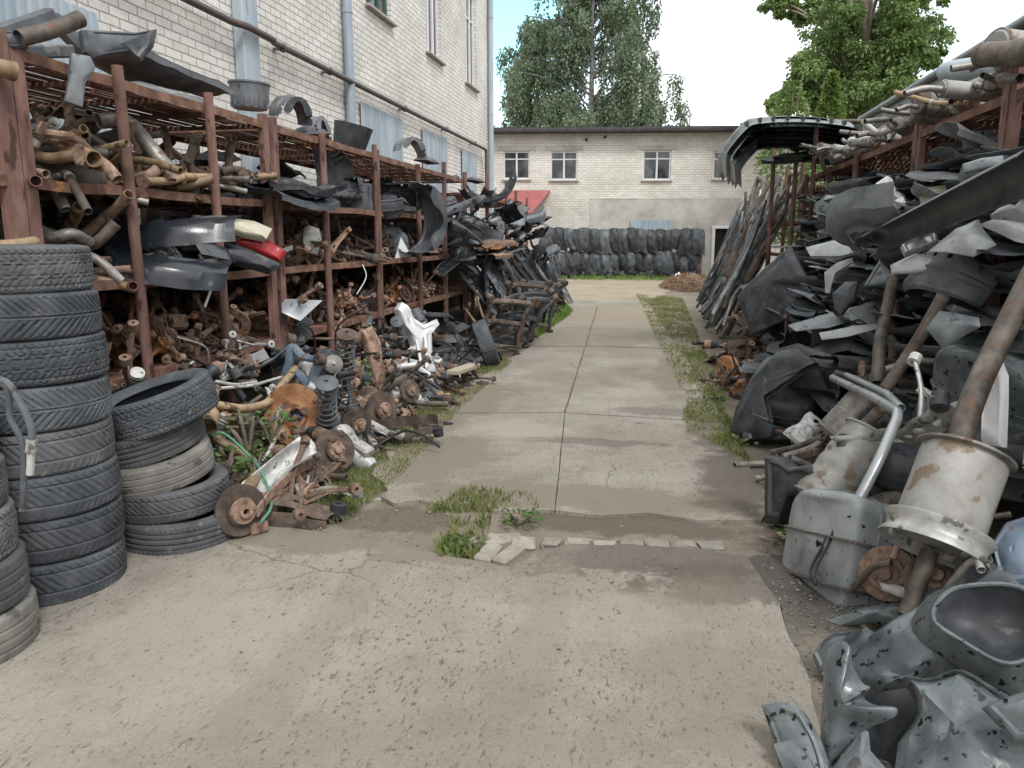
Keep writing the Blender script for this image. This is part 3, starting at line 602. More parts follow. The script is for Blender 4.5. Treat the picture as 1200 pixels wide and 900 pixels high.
def window(par, x0, x1, z0, z1, y, m='frame_white', bars=((.5, 0),), sill=True, label=None, transom=None):
    b = MB(); w = .065; d = .06
    b.box(((x0 + x1) / 2, y, z1 - w / 2), (x1 - x0, d, w), None, .006); b.box(((x0 + x1) / 2, y, z0 + w / 2), (x1 - x0, d, w), None, .006)
    b.box((x0 + w / 2, y, (z0 + z1) / 2), (w, d, z1 - z0 - 2 * w), None, .006); b.box((x1 - w / 2, y, (z0 + z1) / 2), (w, d, z1 - z0 - 2 * w), None, .006)
    for f, k in bars: b.box((x0 + (x1 - x0) * f, y - .004, (z0 + z1) / 2), (w * 1.2, d, z1 - z0 - 2 * w), None, .006)
    if transom: b.box(((x0 + x1) / 2, y + .006, z0 + (z1 - z0) * transom), (x1 - x0 - 2 * w, d, w * .8), None, .006)
    f = link('window', b.mesh('window_frame', m), par)
    if label: f['label'] = label
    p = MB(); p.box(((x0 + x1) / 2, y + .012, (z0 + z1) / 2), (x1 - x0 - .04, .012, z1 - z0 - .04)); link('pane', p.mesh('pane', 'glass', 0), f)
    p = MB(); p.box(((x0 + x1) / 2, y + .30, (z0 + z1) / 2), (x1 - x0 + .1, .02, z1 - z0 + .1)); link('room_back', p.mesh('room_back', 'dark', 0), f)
    if sill: s = MB(); s.box(((x0 + x1) / 2, -.03, z0 - .045), (x1 - x0 + .14, .13, .05), deg(0, 0, 0), .008); link('sill', s.mesh('sill', 'concrete_sill'), f)
    return f
def corrug(x0, x1, z0, z1, y, m, pitch=.11, amp=.018, vertical=True):
    n = max(4, int((x1 - x0) / pitch * 6)); b = MB()
    b.sheet(lambda u, v: (x0 + (x1 - x0) * u, y - amp * max(-.5, min(.5, 1.3 * sin(2 * pi * (x1 - x0) * u / pitch))), z0 + (z1 - z0) * v), n, 2, .004)
    return b.mesh('corrugated_sheet', m, 30)

lb = link('brick_building', None); xf(lb, (-4.9, 0, 0), (0, 0, pi / 2))
tag(lb, 'tall white brick building with grey metal shutters behind the left racks', 'building')
wb = MB(); wins = [(12.75, 13.95, 5.42, 7.7), (16.05, 17.15, 5.42, 7.7), (19.25, 20.4, 5.42, 7.7)]
facade(wb, -3, 21.8, 0, 10.2, wins); wb.box((9.4, 4.4, 5.1), (24.8 - .02, 7.98, 10.18)); link('wall', wb.mesh('wall', 'brick_white', 0), lb)
rb = MB(); rb.box((9.4, 4.2, 10.33), (25.2, 8.9, .24), None, .02); link('roof', rb.mesh('roof', 'roof', 0), lb)
for w in wins: window(lb, *w, .1, 'frame_green' if w[0] < 13 else 'frame_white', bars=((.33, 0), (.66, 0)), transom=.7)
for (a, c, d, e) in ((4.0, 6.3, 1.7, 3.55), (8.95, 9.9, 1.5, 2.55), (12.27, 14.3, 1.9, 3.82), (15.55, 17.4, 1.9, 3.83), (18.7, 20.2, 1.9, 3.78)):
    link('shutter', corrug(a, c, d, e, -.035, 'galv'), lb)
b = MB(); b.tube(fillet([(-3, -.13, 3.98), (8.35, -.13, 4.0), (8.5, -.22, 3.99), (9.1, -.22, 3.98), (9.25, -.13, 4.0), (20.9, -.13, 3.98), (20.9, -.13, 2.2)], .12), .04, 10); 
for x in (4.5, 6.6, 9.5, 10.9, 14.2, 17, 19.6): b.lathe([(.041, -.03), (.054, -.028), (.054, .028), (.041, .03)], 10, T(x, -.13, 3.99) @ RY(90)); b.box((x, -.06, 3.98), (.03, .12, .03))
link('gas_pipe', b.mesh('gas_pipe', 'pipe_wall'), lb)
b = MB(); b.box((8.72, -.075, 5.1), (.36, .13, 10), None, .012); link('duct', b.mesh('duct', 'galv'), lb)
for x in (11.72, 21.7):
    b = MB(); b.tube([(x, -.09, .1), (x, -.09, 3), (x, -.09, 6.4), (x, -.09, 10.1)], .075, 12)
    for z in (1.2, 3.3, 5.0, 7.5): b.lathe([(.076, -.02), (.085, -.02), (.085, .02), (.076, .02)], 12, T(x, -.09, z))
    link('downpipe', b.mesh('downpipe', 'galv'), lb)
b = MB(); b.bar((5.05, -.1, 3.95), (5.75, -.1, 5.1), .09, .07, .01); b.bar((5.2, -.1, 3.95), (5.3, -.02, 4.3), .03, .03); link('batten', b.mesh('batten', 'wood'), lb)

# far building
A = ray(575, 279); A = A * (33.2 / A.y); B = ray(890, 279); B = B * (34.8 / B.y); A.z = B.z = 0
FD = (B - A).normalized(); FN = Vector((FD.y, -FD.x, 0))
def FP(px, py):
    d = ray(px, py); t = (A.dot(FN)) / d.dot(FN); p = d * t; return ((p - A).dot(FD), p.z + EYE)
fb = link('brick_building', None); xf(fb, A, (0, 0, math.atan2(FD.y, FD.x)))
tag(fb, 'two storey cream brick building with four white windows closing the far end', 'building')
def fr(x0, y0, x1, y1):
    a, b_ = FP(x0, y1), FP(x1, y0); return (a[0], b_[0], a[1], b_[1])
fw = [fr(590, 177, 621, 210), fr(645, 177, 677, 211), fr(753, 176, 787, 211), fr(835, 177, 867, 210)]
door = fr(832, 268, 862, 322); door = (door[0], door[1], 0.0, door[3])
top = FP(700, 156)[1]
b = MB(); facade(b, -9, 22, 0, top, fw + [door], .16); link('wall', b.mesh('wall', 'brick_far', 0), fb)
b = MB(); b.box((6.5, 4.6, top / 2), (30.9, 8.3, top - .04)); link('wall', b.mesh('rear_walls', 'brick_far', 0), fb)
b = MB(); b.box((6.5, 4.05, top + .07), (31.6, 9.3, .13), None, .02); b.box((6.5, -.52, top + .03), (31.4, .12, .1)); b.box((6.5, 4.2, top + .18), (31, 9, .08)); link('roof', b.mesh('roof', 'roof', 0), fb)
for i, w in enumerate(fw):
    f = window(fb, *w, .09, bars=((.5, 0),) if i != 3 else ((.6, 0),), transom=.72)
    l = MB(); l.box(((w[0] + w[1]) / 2, -.006, w[3] + .12), (w[1] - w[0] + .5, .03, .2), None, .005); link('lintel', l.mesh('lintel', 'plaster'), f)
    if i in (1, 2):
        for fx in (.25, .74):
            c = MB(); cx = w[0] + (w[1] - w[0]) * fx; cw = (w[1] - w[0]) * (.2 if i == 1 else .46)
            c.sheet(lambda u, v: (cx - cw / 2 + cw * u, .17 + .012 * sin(u * 22), w[2] + .05 + (w[3] - w[2] - .1) * v), 24, 2, .002); link('curtain', c.mesh('curtain', 'white' if i == 2 else 'plaster'), f)
pl = fr(690, 233, 869, 322)
b = MB(); facade(b, pl[0], pl[1], 0, pl[3], [door], .02, .0); 
for k in range(len(b.v)): b.v[k] = (b.v[k][0], b.v[k][1] - .02, b.v[k][2])
b.box(((pl[0] + pl[1]) / 2, -.012, pl[3] + .02), (pl[1] - pl[0] + .05, .03, .05)); link('rendered_patch', b.mesh('rendered_patch', 'plaster', 0), fb)
b = MB(); 
for x in (door[0] + .06, door[1] - .06): b.box((x, -.04, door[3] / 2), (.12, .1, door[3]), None, .01)
b.box(((door[0] + door[1]) / 2, -.042, door[3] + .06), (door[1] - door[0] + .02, .1, .12), None, .01)
df = link('door_frame', b.mesh('door_frame', 'frame_white'), fb); b = MB(); b.box(((door[0] + door[1]) / 2, .3, door[3] / 2), (door[1] - door[0] + .2, .03, door[3])); link('dark_opening', b.mesh('dark_opening', 'dark', 0), df)
for r in ((738, 258, 789, 276), (864, 237, 880, 263)):
    q = fr(*r); link('shutter', corrug(*q, -.06, 'galv', .16, .02), fb)
q0_, q1_ = FP(590, 223), FP(645, 223); zt = q1_[1]; zl = FP(620, 250)[1]
b = MB(); b.add([(q0_[0], -.05, zt), (q1_[0], -.05, zt), (q1_[0] - .75, -1.5, zl), (q0_[0], -1.5, zl), (q0_[0], -.05, zt - .06), (q1_[0], -.05, zt - .06), (q1_[0] - .75, -1.5, zl - .06), (q0_[0], -1.5, zl - .06)], [(0, 3, 2, 1), (4, 5, 6, 7), (0, 1, 5, 4), (1, 2, 6, 5), (2, 3, 7, 6), (3, 0, 4, 7)])
link('porch_canopy', b.mesh('porch_canopy', 'red_roof', 0), fb)
b = MB()
for (px, py) in ((687, 164), (709, 161)):
    p = FP(px, py); b.tube([(p[0], .05, p[1]), (p[0], -.18, p[1])], .05, 8)
link('vent_stub', b.mesh('vent_stub', 'dark'), fb)

# right shed
sh = link('brick_shed', None); tag(sh, 'low brick shed with zinc edged sloping roof behind the right rack', 'shed'); xf(sh, (4.25, 0, 0), (0, 0, -pi / 2))
b = MB(); facade(b, -17.2, 2, 0, 3.92, [], .1); b.box((-7.6, 3.2, 1.9), (19.1, 5.5, 3.8)); link('wall', b.mesh('wall', 'brick_shed', 0), sh)
b = MB(); b.add([(-17.5, -.3, 3.98), (2.2, -.3, 3.98), (2.2, 6.4, 6.0), (-17.5, 6.4, 6.0), (-17.5, -.3, 4.03), (2.2, -.3, 4.03), (2.2, 6.4, 6.05), (-17.5, 6.4, 6.05)], [(3, 2, 1, 0), (4, 5, 6, 7), (0, 1, 5, 4), (1, 2, 6, 5), (2, 3, 7, 6), (3, 0, 4, 7)])
b.box((-7.6, 1.4, 4.0), (19.4, .1, .1)); rf = link('roof', b.mesh('roof', 'roof', 0), sh)
b = MB(); b.box((-7.65, -.32, 3.93), (19.72, .03, .24), None, .008); b.box((-7.65, -.2, 3.815), (19.7, .24, .02)); link('fascia', b.mesh('fascia', 'gutter'), rf)
b = MB(); b.tube([(-17.5, -.4, 4.03), (-10, -.4, 4.03), (2.2, -.4, 4.03)], .055, 10); link('gutter', b.mesh('gutter', 'gutter'), rf)

# ------------------------------------------------------------------ steel racks
def channel(h, w=.1, d=.055, t=.008):
    o = [(-w / 2, 0), (w / 2, 0), (w / 2, d), (w / 2 - t, d), (w / 2 - t, t), (-w / 2 + t, t), (-w / 2 + t, d), (-w / 2, d)]
    return MB().prism(o, 0, h)
def angle(h, w=.06, t=.007): return MB().prism([(0, 0), (w, 0), (w, t), (t, t), (t, w), (0, w)], 0, h)
def pipe_post(h, r=.034): return MB().tube([(0, 0, 0), (0, 0, h * .5), (0, 0, h)], r, 12)
POSTM = {}
def post_mesh(kind, h):
    k = (kind, round(h, 2))
    if k not in POSTM:
        if kind == 'wide':
            b = MB(); b.merge(channel(h, .10, .06), RZ(90) @ T(-.03, 0, 0)); b.merge(channel(h - .03, .085, .05), RZ(90) @ T(.075, .005, 0))
        elif kind == 'chan': b = MB().merge(channel(h, .085, .05), RZ(90))
        elif kind == 'pair': b = MB().merge(pipe_post(h, .03), T(0, -.035, 0)).merge(pipe_post(h - .05, .03), T(0, .035, 0))
        elif kind == 'angle': b = MB().merge(angle(h, .06), RZ(0) @ T(-.03, -.03, 0))
        else: b = pipe_post(h)
        POSTM[k] = b.mesh('post', 'post', 30)
    return POSTM[k]
def shelf_parts(par, xf_, xb, y0, y1, z, slats=True, thick=.055, side=1, skipslat=0.0):
    b = MB(); R = random.Random(int(z * 100 + y0 * 10))
    w = xf_ - xb; n = 24; 
    for i in range(n):
        x = xb + w * (i + .5) / n; ya = y0 + .01
        while ya < y1 - .05:
            yb = min(ya + R.uniform(.8, 1.6), y1 - .01); b.box((x, (ya + yb) / 2, z - .012 + R.uniform(-.004, .004)), (abs(w) / n * .74, yb - ya - .012, .006)); ya = yb + .001
    for k in range(max(2, int((y1 - y0) / .55)) + 1):
        y = y0 + .02 + (y1 - y0 - .04) * k / max(2, int((y1 - y0) / .55)); b.box(((xf_ + xb) / 2, y, z - .034), (abs(w) - .02, .03, .03))
    s = link('shelf', b.mesh('shelf', 'shelf', 0), par)
    for x, nm in ((xf_, 'front_beam'), (xb, 'back_beam')):
        b = MB(); sg = 1 if (x == xf_) == (xf_ > xb) else -1
        yy = [y0 + (y1 - y0) * i / 12 for i in range(13)]
        b.sheet(lambda u, v: (x, y0 + (y1 - y0) * u, z + .004 - .058 * v - .012 * noise.noise(Vector((u * 9, z * 7, x)))), 24, 1, .006)
        b.sheet(lambda u, v: (x - sg * .05 * v, y0 + (y1 - y0) * u, z + .005 - .012 * noise.noise(Vector((u * 9, z * 7, x)))), 24, 1, .006)
        link(nm, b.mesh(nm, 'shelf', 30), s)
def rack(label, xfr, xbk, posts, tiers, y0, y1, hback=2.62, back=True, group=None):
    r = link('steel_rack', None); tag(r, label, 'rack', group); xf(r, (xfr, y0, 0))
    s = 1 if xfr > xbk else -1
    for (y, kind, h, lx, ly) in posts:
        p = link('post', post_mesh(kind, h), r); xf(p, (.012 * s + (.02 if kind == 'pipe' else 0) * s, y - y0, 0), (radians(ly), radians(lx), 0 if s > 0 else pi))
        p = link('post', post_mesh('angle', hback), r); xf(p, (xbk - xfr - .05 * s, y - y0, 0))
    for z in tiers: shelf_parts(r, 0, xbk - xfr, 0, y1 - y0, z, side=s)
    if back:
        b = MB(); X = xbk - xfr - .075 * s
        b.sheet(lambda u, v: (X + .02 * noise.noise(Vector((u * 9, v * 4, y0))), (y1 - y0) * u, .1 + (tiers[-2] - .1) * v), 20, 4, .004); link('back_sheet', b.mesh('back_sheet', 'backsheet', 30), r)
    return r
TZ = [.78, 1.39, 1.96, 2.6]
rack('rusty red steel rack left of the double post, full of pipes and hubs', -3.3, -4.55,
     [(2.45, 'chan', 2.66, 0, 0), (3.55, 'wide', 2.68, 0, 0), (4.41, 'pipe', 2.67, 0, 1.2), (5.34, 'pipe', 2.68, 0, .6), (6.17, 'chan', 2.66, 0, 0)], TZ, 2.4, 6.2)
rack('rusty red steel rack between the double post and the bumper heap', -3.3, -4.55,
     [(6.33, 'chan', 2.66, 0, 0), (7.24, 'pipe', 2.64, 0, .4), (8.7, 'pair', 2.70, 0, 0), (10.2, 'pipe', 2.62, 0, 0), (11.63, 'chan', 2.78, 0, 0), (12.72, 'pipe', 2.72, 0, 0)], TZ, 6.3, 12.8)
rack('farthest rusty rack on the left with tall bare posts', -3.3, -4.55,
     [(y, k, h, 0, 0) for y, k, h in ((13.2, 'pipe', 2.45), (14.6, 'chan', 2.85), (16.2, 'pipe', 2.8), (17.5, 'chan', 2.7), (18.7, 'pipe', 2.6))], [.78, 1.39, 1.96, 2.42], 13.0, 18.8)
rack('rusty brown rack on the right stacked with sheet panels and silencers', 2.2, 3.55,
     [(2.6, 'chan', 2.8, 0, 0), (4.3, 'chan', 2.0, 0, 0), (5.85, 'wide', 2.82, 0, 0), (7.75, 'wide', 2.66, 0, 0), (9.85, 'pipe', 2.62, 0, 0), (11.6, 'chan', 2.62, 0, 0), (13.1, 'pipe', 2.62, 0, 0)], [.75, 1.35, 1.95, 2.58], 2.5, 13.2)
rack('far rusty rack on the right behind the leaning exhaust pipes', 2.2, 3.55,
     [(y, 'pipe', h, 0, 0) for y, h in ((13.5, 2.9), (15.2, 2.9), (17.0, 2.85))], [.75, 1.35, 1.95, 2.5], 13.4, 17.2)

# ------------------------------------------------------------------ prototypes of scrap parts
def tyre_mesh(m, pattern, R=.315, W=.2, n=280, seed=0):
    """carcass and tread: grooves are cut into the tread as real depth"""
    h = W / 2; rb = R * .66; prof = []
    side = [(rb * .985, .62), (rb * 1.0, .70), (rb * 1.05, .80), (rb * 1.12, .90), (rb + (R - rb) * .45, .99), (rb + (R - rb) * .62, 1.0), (rb + (R - rb) * .66, .985), (rb + (R - rb) * .80, .965), (R * .965, .92), (R * .982, .86)]
    nt = 23
    prof = [(r, -w * h, None) for r, w in side]
    for i in range(nt):
        w = -.8 + 1.6 * i / (nt - 1); prof.append((R - .006 * w * w, w * h, w))
    prof += [(r, w * h, None) for r, w in reversed(side)]
    inner = [(rb * 1.02, .58), (rb + (R - rb) * .5, .9), (R * .93, .78), (R * .945, 0), (R * .93, -.78), (rb + (R - rb) * .5, -.9), (rb * 1.02, -.58)]
    prof += [(r, w * h, None) for r, w in inner]
    rr = random.Random(seed); vs = []; m_ = len(prof)
    def groove(t, w):
        a = abs(w); d = 0
        if pattern == 0:      # winter tread: zigzag centre, shoulder lugs
            if a < .62 and abs((a - .30) - .07 * (1 if (t * 44) % 1 < .5 else -1)) < .045: d = 1
            if a > .42 and (t * 66 + a * 2.2 + (0 if w > 0 else .5)) % 1 < .24: d = 1
            if a <= .42 and (t * 66 - w * 2.5) % 1 < .16: d = .7
            if .60 < a < .67: d = .8
        elif pattern == 1:    # ribs and sipes
            if any(abs(w - q) < .052 for q in (-.5, -.17, .17, .5)): d = 1
            if a > .55 and (t * 70 + a) % 1 < .2: d = .7
        elif pattern == 2:    # slanted directional
            if (t * 52 + w * 2.6) % 1 < .2 and w > -.25: d = .9
            if abs(w + .3) < .05 or abs(w - .55) < .04: d = 1
            if w < -.45 and (t * 60 - w * 1.5) % 1 < .2: d = .7
        elif pattern == 3:    # chevrons
            if (t * 58 + a * 3.0) % 1 < .26 and a > .1: d = 1
            if a < .06: d = .9
        else:                 # worn ribs
            if any(abs(w - q) < .05 for q in (-.42, 0, .42)): d = .6
            if a > .6 and (t * 64) % 1 < .16: d = .35
        return d
    def lug(t, w): return 1 if (t * 66) % 1 < .3 and pattern in (0, 2, 3) else 0
    for i in range(n):
        t = i / n; c, s = cos(2 * pi * t), sin(2 * pi * t); wob = 1 + .004 * noise.noise(Vector((c * 2, s * 2, seed)))
        for j, (r, z, w) in enumerate(prof):
            rad = r * wob
            if w is not None: rad -= .0068 * groove(t, w) * (1 + .5 * noise.noise(Vector((c * 3, s * 3, w * 2 + seed))))
            elif j in (9, nt + 10): rad -= .005 * lug(t, 1)
            vs.append((rad * c, rad * s, z))
    b = MB(); fs = []
    for i in range(n):
        i2 = (i + 1) % n
        for j in range(m_):
            j2 = (j + 1) % m_; fs.append((i * m_ + j, i2 * m_ + j, i2 * m_ + j2, i * m_ + j2))
    b.add(vs, fs); return b.mesh('tyre', m, 30)

def jag(u, s, a=.03): return a * (noise.noise(Vector((u * 6, s, 1))) + .6 * noise.noise(Vector((u * 17, s, 2))))
def p_pipe(seed, m, L=.7, r=.026, flange=True, bends=2):
    R = random.Random(seed); p = [Vector((-L / 2, 0, 0))]; d = Vector((1, 0, 0))
    for i in range(bends + 1):
        p.append(p[-1] + d * (L / (bends + 1)) * R.uniform(.6, 1.3)); d = (d + Vector((R.uniform(-.3, .5), R.uniform(-1.1, 1.1), R.uniform(-.5, .5)))).normalized()
    path = fillet(p, r * 3.2, 4); b = MB().tube(path, r, 11)
    parts = [('tube', b.mesh('tube', m))]
    if flange:
        d = (path[0] - path[1]).normalized(); q = d.to_track_quat('Z', 'Y').to_matrix().to_4x4(); f = MB()
        o = [((1.0 if abs(cos(a)) > .5 else .75) * r * 2.1 * cos(a), r * 1.35 * sin(a)) for a in [2 * pi * k / 16 for k in range(16)]]
        f.prism(o, -.008, .004, T(*path[0]) @ q)
        for sx in (-1, 1): f.lathe([(.006, 0), (.011, 0), (.011, .01), (.006, .01)], 8, T(*path[0]) @ q @ T(sx * r * 1.6, 0, .004), closed=True)
        parts.append(('flange', f.mesh('flange', 'rust')))
        k = len(path) * 2 // 3; d = (path[k] - path[k - 1]).normalized(); q = d.to_track_quat('Z', 'Y').to_matrix().to_4x4()
        f = MB().lathe([(r * 1.02, -.014), (r * 1.16, -.012), (r * 1.16, .012), (r * 1.02, .014)], 12, T(*path[k]) @ q); f.box(T(*path[k]) @ q @ Vector((r * 1.3, 0, 0)), (.03, .015, .02), q.to_3x3())
        parts.append(('clamp', f.mesh('clamp', 'alu' if seed % 2 else 'rust_dark')))
    return bp('exhaust_pipe', *parts)
def p_manifold(seed, m):
    R = random.Random(seed); b = MB()
    for k in range(4):
        x = (k - 1.5) * .085; b.tube(cat([(x, 0, 0), (x * .9, .06, .02), (x * .5, .12, .03 + .02 * (k % 2)), (0, .2, .0)], 4), .021, 9)
    pl = MB().prism([(-.19, -.03), (.19, -.03), (.2, 0), (.19, .035), (-.19, .035), (-.2, 0)], -.006, .006, RX(90))
    o = MB().tube(cat([(0, .18, 0), (.01, .27, -.02), (.02, .36, -.07)], 4), .032, 10)
    return bp('exhaust_manifold', ('runners', b.mesh('runners', m)), ('head_plate', pl.mesh('head_plate', m, 30)), ('outlet', o.mesh('outlet', m)))
def p_hub(seed, m):
    R = random.Random(seed); f = MB(); f.lathe([(.024, .03), (.034, .03), (.036, .012), (.068, .010), (.07, 0), (.04, -.004), (.038, -.06), (.03, -.062), (.024, -.06)], 18, closed=True)
    st = MB()
    for k in range(5): a = 2 * pi * k / 5; st.lathe([(.006, .0), (.006, .032), (.0, .034)], 7, T(.052 * cos(a), .052 * sin(a), .008), cap=False)
    kn = MB()
    for k in range(3):
        a = 2 * pi * k / 3 + R.uniform(-.4, .4); L = R.uniform(.12, .21); e = Vector((cos(a) * L, sin(a) * L, -.05 - R.uniform(0, .06)))
        kn.tube(cat([(cos(a) * .03, sin(a) * .03, -.045), e * .6 + Vector((0, 0, -.02)), e], 3), [.034, .03, .026, .022, .02, .019, .019], 8, False, squash=.7)
        kn.lathe([(.012, -.02), (.027, -.018), (.027, .018), (.012, .02)], 10, T(*e) @ RX(R.choice((0, 90))) , closed=True)
    kn.lathe([(.045, -.075), (.058, -.07), (.055, -.03), (.045, -.028)], 14, closed=True)
    return bp('wheel_hub', ('flange', f.mesh('flange', m, 30), [('stud_ring', st.mesh('stud_ring', m))]), ('knuckle', kn.mesh('knuckle', m)))
def p_disc(seed, m, r=.135):
    d = MB().lathe([(.045, .045), (.06, .047), (.075, .044), (.078, .012), (r, .011), (r, .003), (.08, .002), (.08, -.003), (r, -.004), (r, -.012), (.07, -.011), (.07, .036), (.045, .037)], 34, closed=True)
    h = MB().lathe([(.0, .075), (.026, .074), (.03, .05), (.058, .05), (.058, .043), (.0, .042)], 18)
    for k in range(5): a = 2 * pi * k / 5; h.lathe([(.008, .04), (.008, .06), (.0, .062)], 7, T(.046 * cos(a), .046 * sin(a), .0))
    return bp('brake_disc', ('disc', d.mesh('disc', m, 30)), ('hub_centre', h.mesh('hub_centre', 'rust', 30)))
def p_caliper(seed, m):
    b = MB(); b.box((0, .03, 0), (.15, .05, .07), None, .014); b.box((0, -.045, 0), (.13, .035, .06), None, .012); b.box((0, -.005, .028), (.09, .09, .018), None, .006)
    c = MB().lathe([(.0, .06), (.03, .058), (.032, .0), (.0, 0)], 14, T(0, .05, 0) @ RX(-90)); e = MB()
    for x in (-.075, .075): e.tube([(x, -.03, -.012), (x, .02, -.012), (x, .075, -.012)], .012, 8, False)
    return bp('brake_caliper', ('body', b.mesh('body', m, 30)), ('piston_housing', c.mesh('piston_housing', m)), ('slide_pins', e.mesh('slide_pins', m)))
def p_bracket(seed, m):
    R = random.Random(seed); b = MB(); w, L = R.uniform(.05, .1), R.uniform(.2, .38)
    b.sheet(lambda u, v: (L * u, w * (v - .5) * (1.2 - .6 * u), .07 * max(0, u - .55) / .45 + .02 * max(0, .2 - u) * 5 + .012 * (abs(v - .5) * 2) ** 4), 14, 6, .005, lambda u, v: (u - .3) ** 2 * 16 + (v - .5) ** 2 < .05)
    e = MB().lathe([(.012, -.022), (.028, -.02), (.028, .02), (.012, .022)], 12, T(L, 0, .08) @ RX(90), closed=True)
    return bp('steel_bracket', ('plate', b.mesh('plate', m, 30)), ('bush', e.mesh('bush', m, 30)))
def p_arm(seed, m):
    R = random.Random(seed); b = MB(); L = R.uniform(.3, .42)
    for s in (-1, 1):
        b.tube(cat([(0, 0, 0), (L * .5, s * .07, .02), (L, s * .16, 0)], 4), [.022, .021, .02, .019, .018, .018, .018, .018, .018], 8, False, squash=.6)
        b.lathe([(.011, -.024), (.03, -.022), (.03, .022), (.011, .024)], 12, T(L, s * .16, 0) @ RY(90), closed=True)
    b.lathe([(.0, -.02), (.032, -.018), (.034, .01), (.02, .03), (.012, .055), (.0, .056)], 12)
    b.bar((L * .55, -.09, .01), (L * .55, .09, .01), .04, .008)
    j = MB().lathe([(.0, .05), (.01, .05), (.01, .09), (.0, .091)], 8)
    return bp('control_arm', ('arm', b.mesh('arm', m)), ('ball_joint', j.mesh('ball_joint', 'alu')))
def p_shaft(seed, m):
    b = MB().tube([(-.3, 0, 0), (0, 0, 0), (.3, 0, 0)], .013, 9, False); g = MB()
    for s in (-1, 1):
        pr = [(.016, .0)] + [(.02 + .004 * k + (.006 if k % 2 else 0), .012 * k) for k in range(1, 7)] + [(.05, .08)]
        g.lathe(pr, 14, T(s * .2, 0, 0) @ RY(90 * s))
    j = MB()
    for s in (-1, 1): j.lathe([(.0, 0), (.048, 0), (.05, .07), (.03, .08), (.018, .085), (.016, .16), (.0, .161)], 14, T(s * .285, 0, 0) @ RY(90 * s))
    return bp('drive_shaft', ('shaft', b.mesh('shaft', m)), ('rubber_boots', g.mesh('rubber_boots', 'plastic_black', 20)), ('joints', j.mesh('joints', m)))
def p_strut(seed, m):
    b = MB().lathe([(.0, 0), (.026, 0), (.028, .3), (.012, .305), (.011, .55), (.0, .551)], 14); b.box((.02, 0, .06), (.05, .05, .1), None, .008)
    s = MB(); pts = [(.062 * (1 - .1 * i / 70) * cos(i * .55), .062 * (1 - .1 * i / 70) * sin(i * .55), .2 + .29 * i / 70) for i in range(71)]; s.tube(pts, .0065, 6, False)
    t = MB().lathe([(.028, .19), (.08, .196), (.082, .205), (.028, .2)], 16); t.lathe([(.0, .5), (.07, .5), (.075, .515), (.04, .53), (.0, .535)], 16)
    return bp('suspension_strut', ('damper', b.mesh('damper', m)), ('spring', s.mesh('spring', 'plastic_dark')), ('spring_seats', t.mesh('spring_seats', m)))
def p_motor(seed, m):
    b = MB().lathe([(.0, -.09), (.05, -.09), (.055, -.08), (.058, .05), (.05, .06), (.0, .062)], 18, RY(90)); b.box((0, .0, -.05), (.1, .06, .03), None, .008)
    p = MB().lathe([(.0, .0), (.05, .0), (.052, .008), (.04, .012), (.04, .02), (.052, .026), (.05, .034), (.015, .036), (.0, .036)], 18, T(.07, 0, 0) @ RY(90))
    c = MB()
    for s in (-1, 1): c.box((-.02, s * .06, .0), (.1, .035, .035), None, .008); c.lathe([(.009, -.02), (.02, -.019), (.02, .019), (.009, .02)], 10, T(-.02, s * .075, .03) @ RY(90), closed=True)
    return bp('alternator', ('housing', b.mesh('housing', m)), ('pulley', p.mesh('pulley', 'alu')), ('lugs', c.mesh('lugs', m, 30)))

def strip(bot, topf, bend, nu=26, nv=10, th=.003, skip=None):
    def fn(u, v):
        a, b_ = bot(u), topf(u); x = a[0] + (b_[0] - a[0]) * v; z = a[1] + (b_[1] - a[1]) * v
        return (x, bend(x, z, u, v), z)
    return MB().sheet(fn, nu, nv, th, skip)
def p_fender(seed, m):
    R = random.Random(seed); k = R.uniform(.9, 1.1)
    def bot(u):
        x = u * 1.0
        if .2 < u < .86: a = (u - .2) / .66 * pi; return (.2 + .33 - .33 * cos(a), .33 * sin(a) * 1.05)
        return (x, 0 if u <= .2 else .02)
    def topf(u): return (-.05 + 1.08 * u, .58 + .06 * sin(u * 2.6) - .2 * u ** 3 * k)
    b = strip(bot, topf, lambda x, z, u, v: .1 * (1 - (v - .35) ** 2 * 2.4) + .05 * max(0, 1 - v * 6) + (.12 * max(0, v - .86) / .14 * -1) + .012 * noise.noise(Vector((x * 3, z * 3, seed))), 40, 14, .003)
    l = strip(lambda u: ((.53 - .34 * cos(pi * u)), .345 * sin(pi * u)), lambda u: ((.53 - .31 * cos(pi * u)), .315 * sin(pi * u)), lambda x, z, u, v: .1 - .07 * v, 24, 2, .003)
    return bp('fender', ('panel', b.mesh('panel', m)), ('arch_lip', l.mesh('arch_lip', m)))
def p_liner(seed, m, full=175):
    R = random.Random(seed); wv = R.uniform(.2, .26)
    def fn(u, v):
        a = radians(5 + full * u); r = .34 + .012 * (1 if 3 < (v * 8) % 4 else 0) + .02 * noise.noise(Vector((u * 4, v * 3, seed))) - .06 * max(0, v - .8) * 5 * .6
        return (-r * cos(a) * 1.05, wv * (v - .5) * (1 + .3 * sin(a)) , r * sin(a))
    b = MB().sheet(fn, 34, 14, .003, lambda u, v: v < .12 and (u * 9) % 1 < .25)
    s = MB().sheet(lambda u, v: (-(.34 - .1 * v * (1 + .4 * sin(u * 9))) * cos(radians(20 + 130 * u)) * 1.05, -wv * .62, (.34 - .1 * v * (1 + .4 * sin(u * 9))) * sin(radians(20 + 130 * u))), 26, 4, .003)
    return bp('wheel_arch_liner', ('arch_shell', b.mesh('arch_shell', m)), ('side_flap', s.mesh('side_flap', m)))
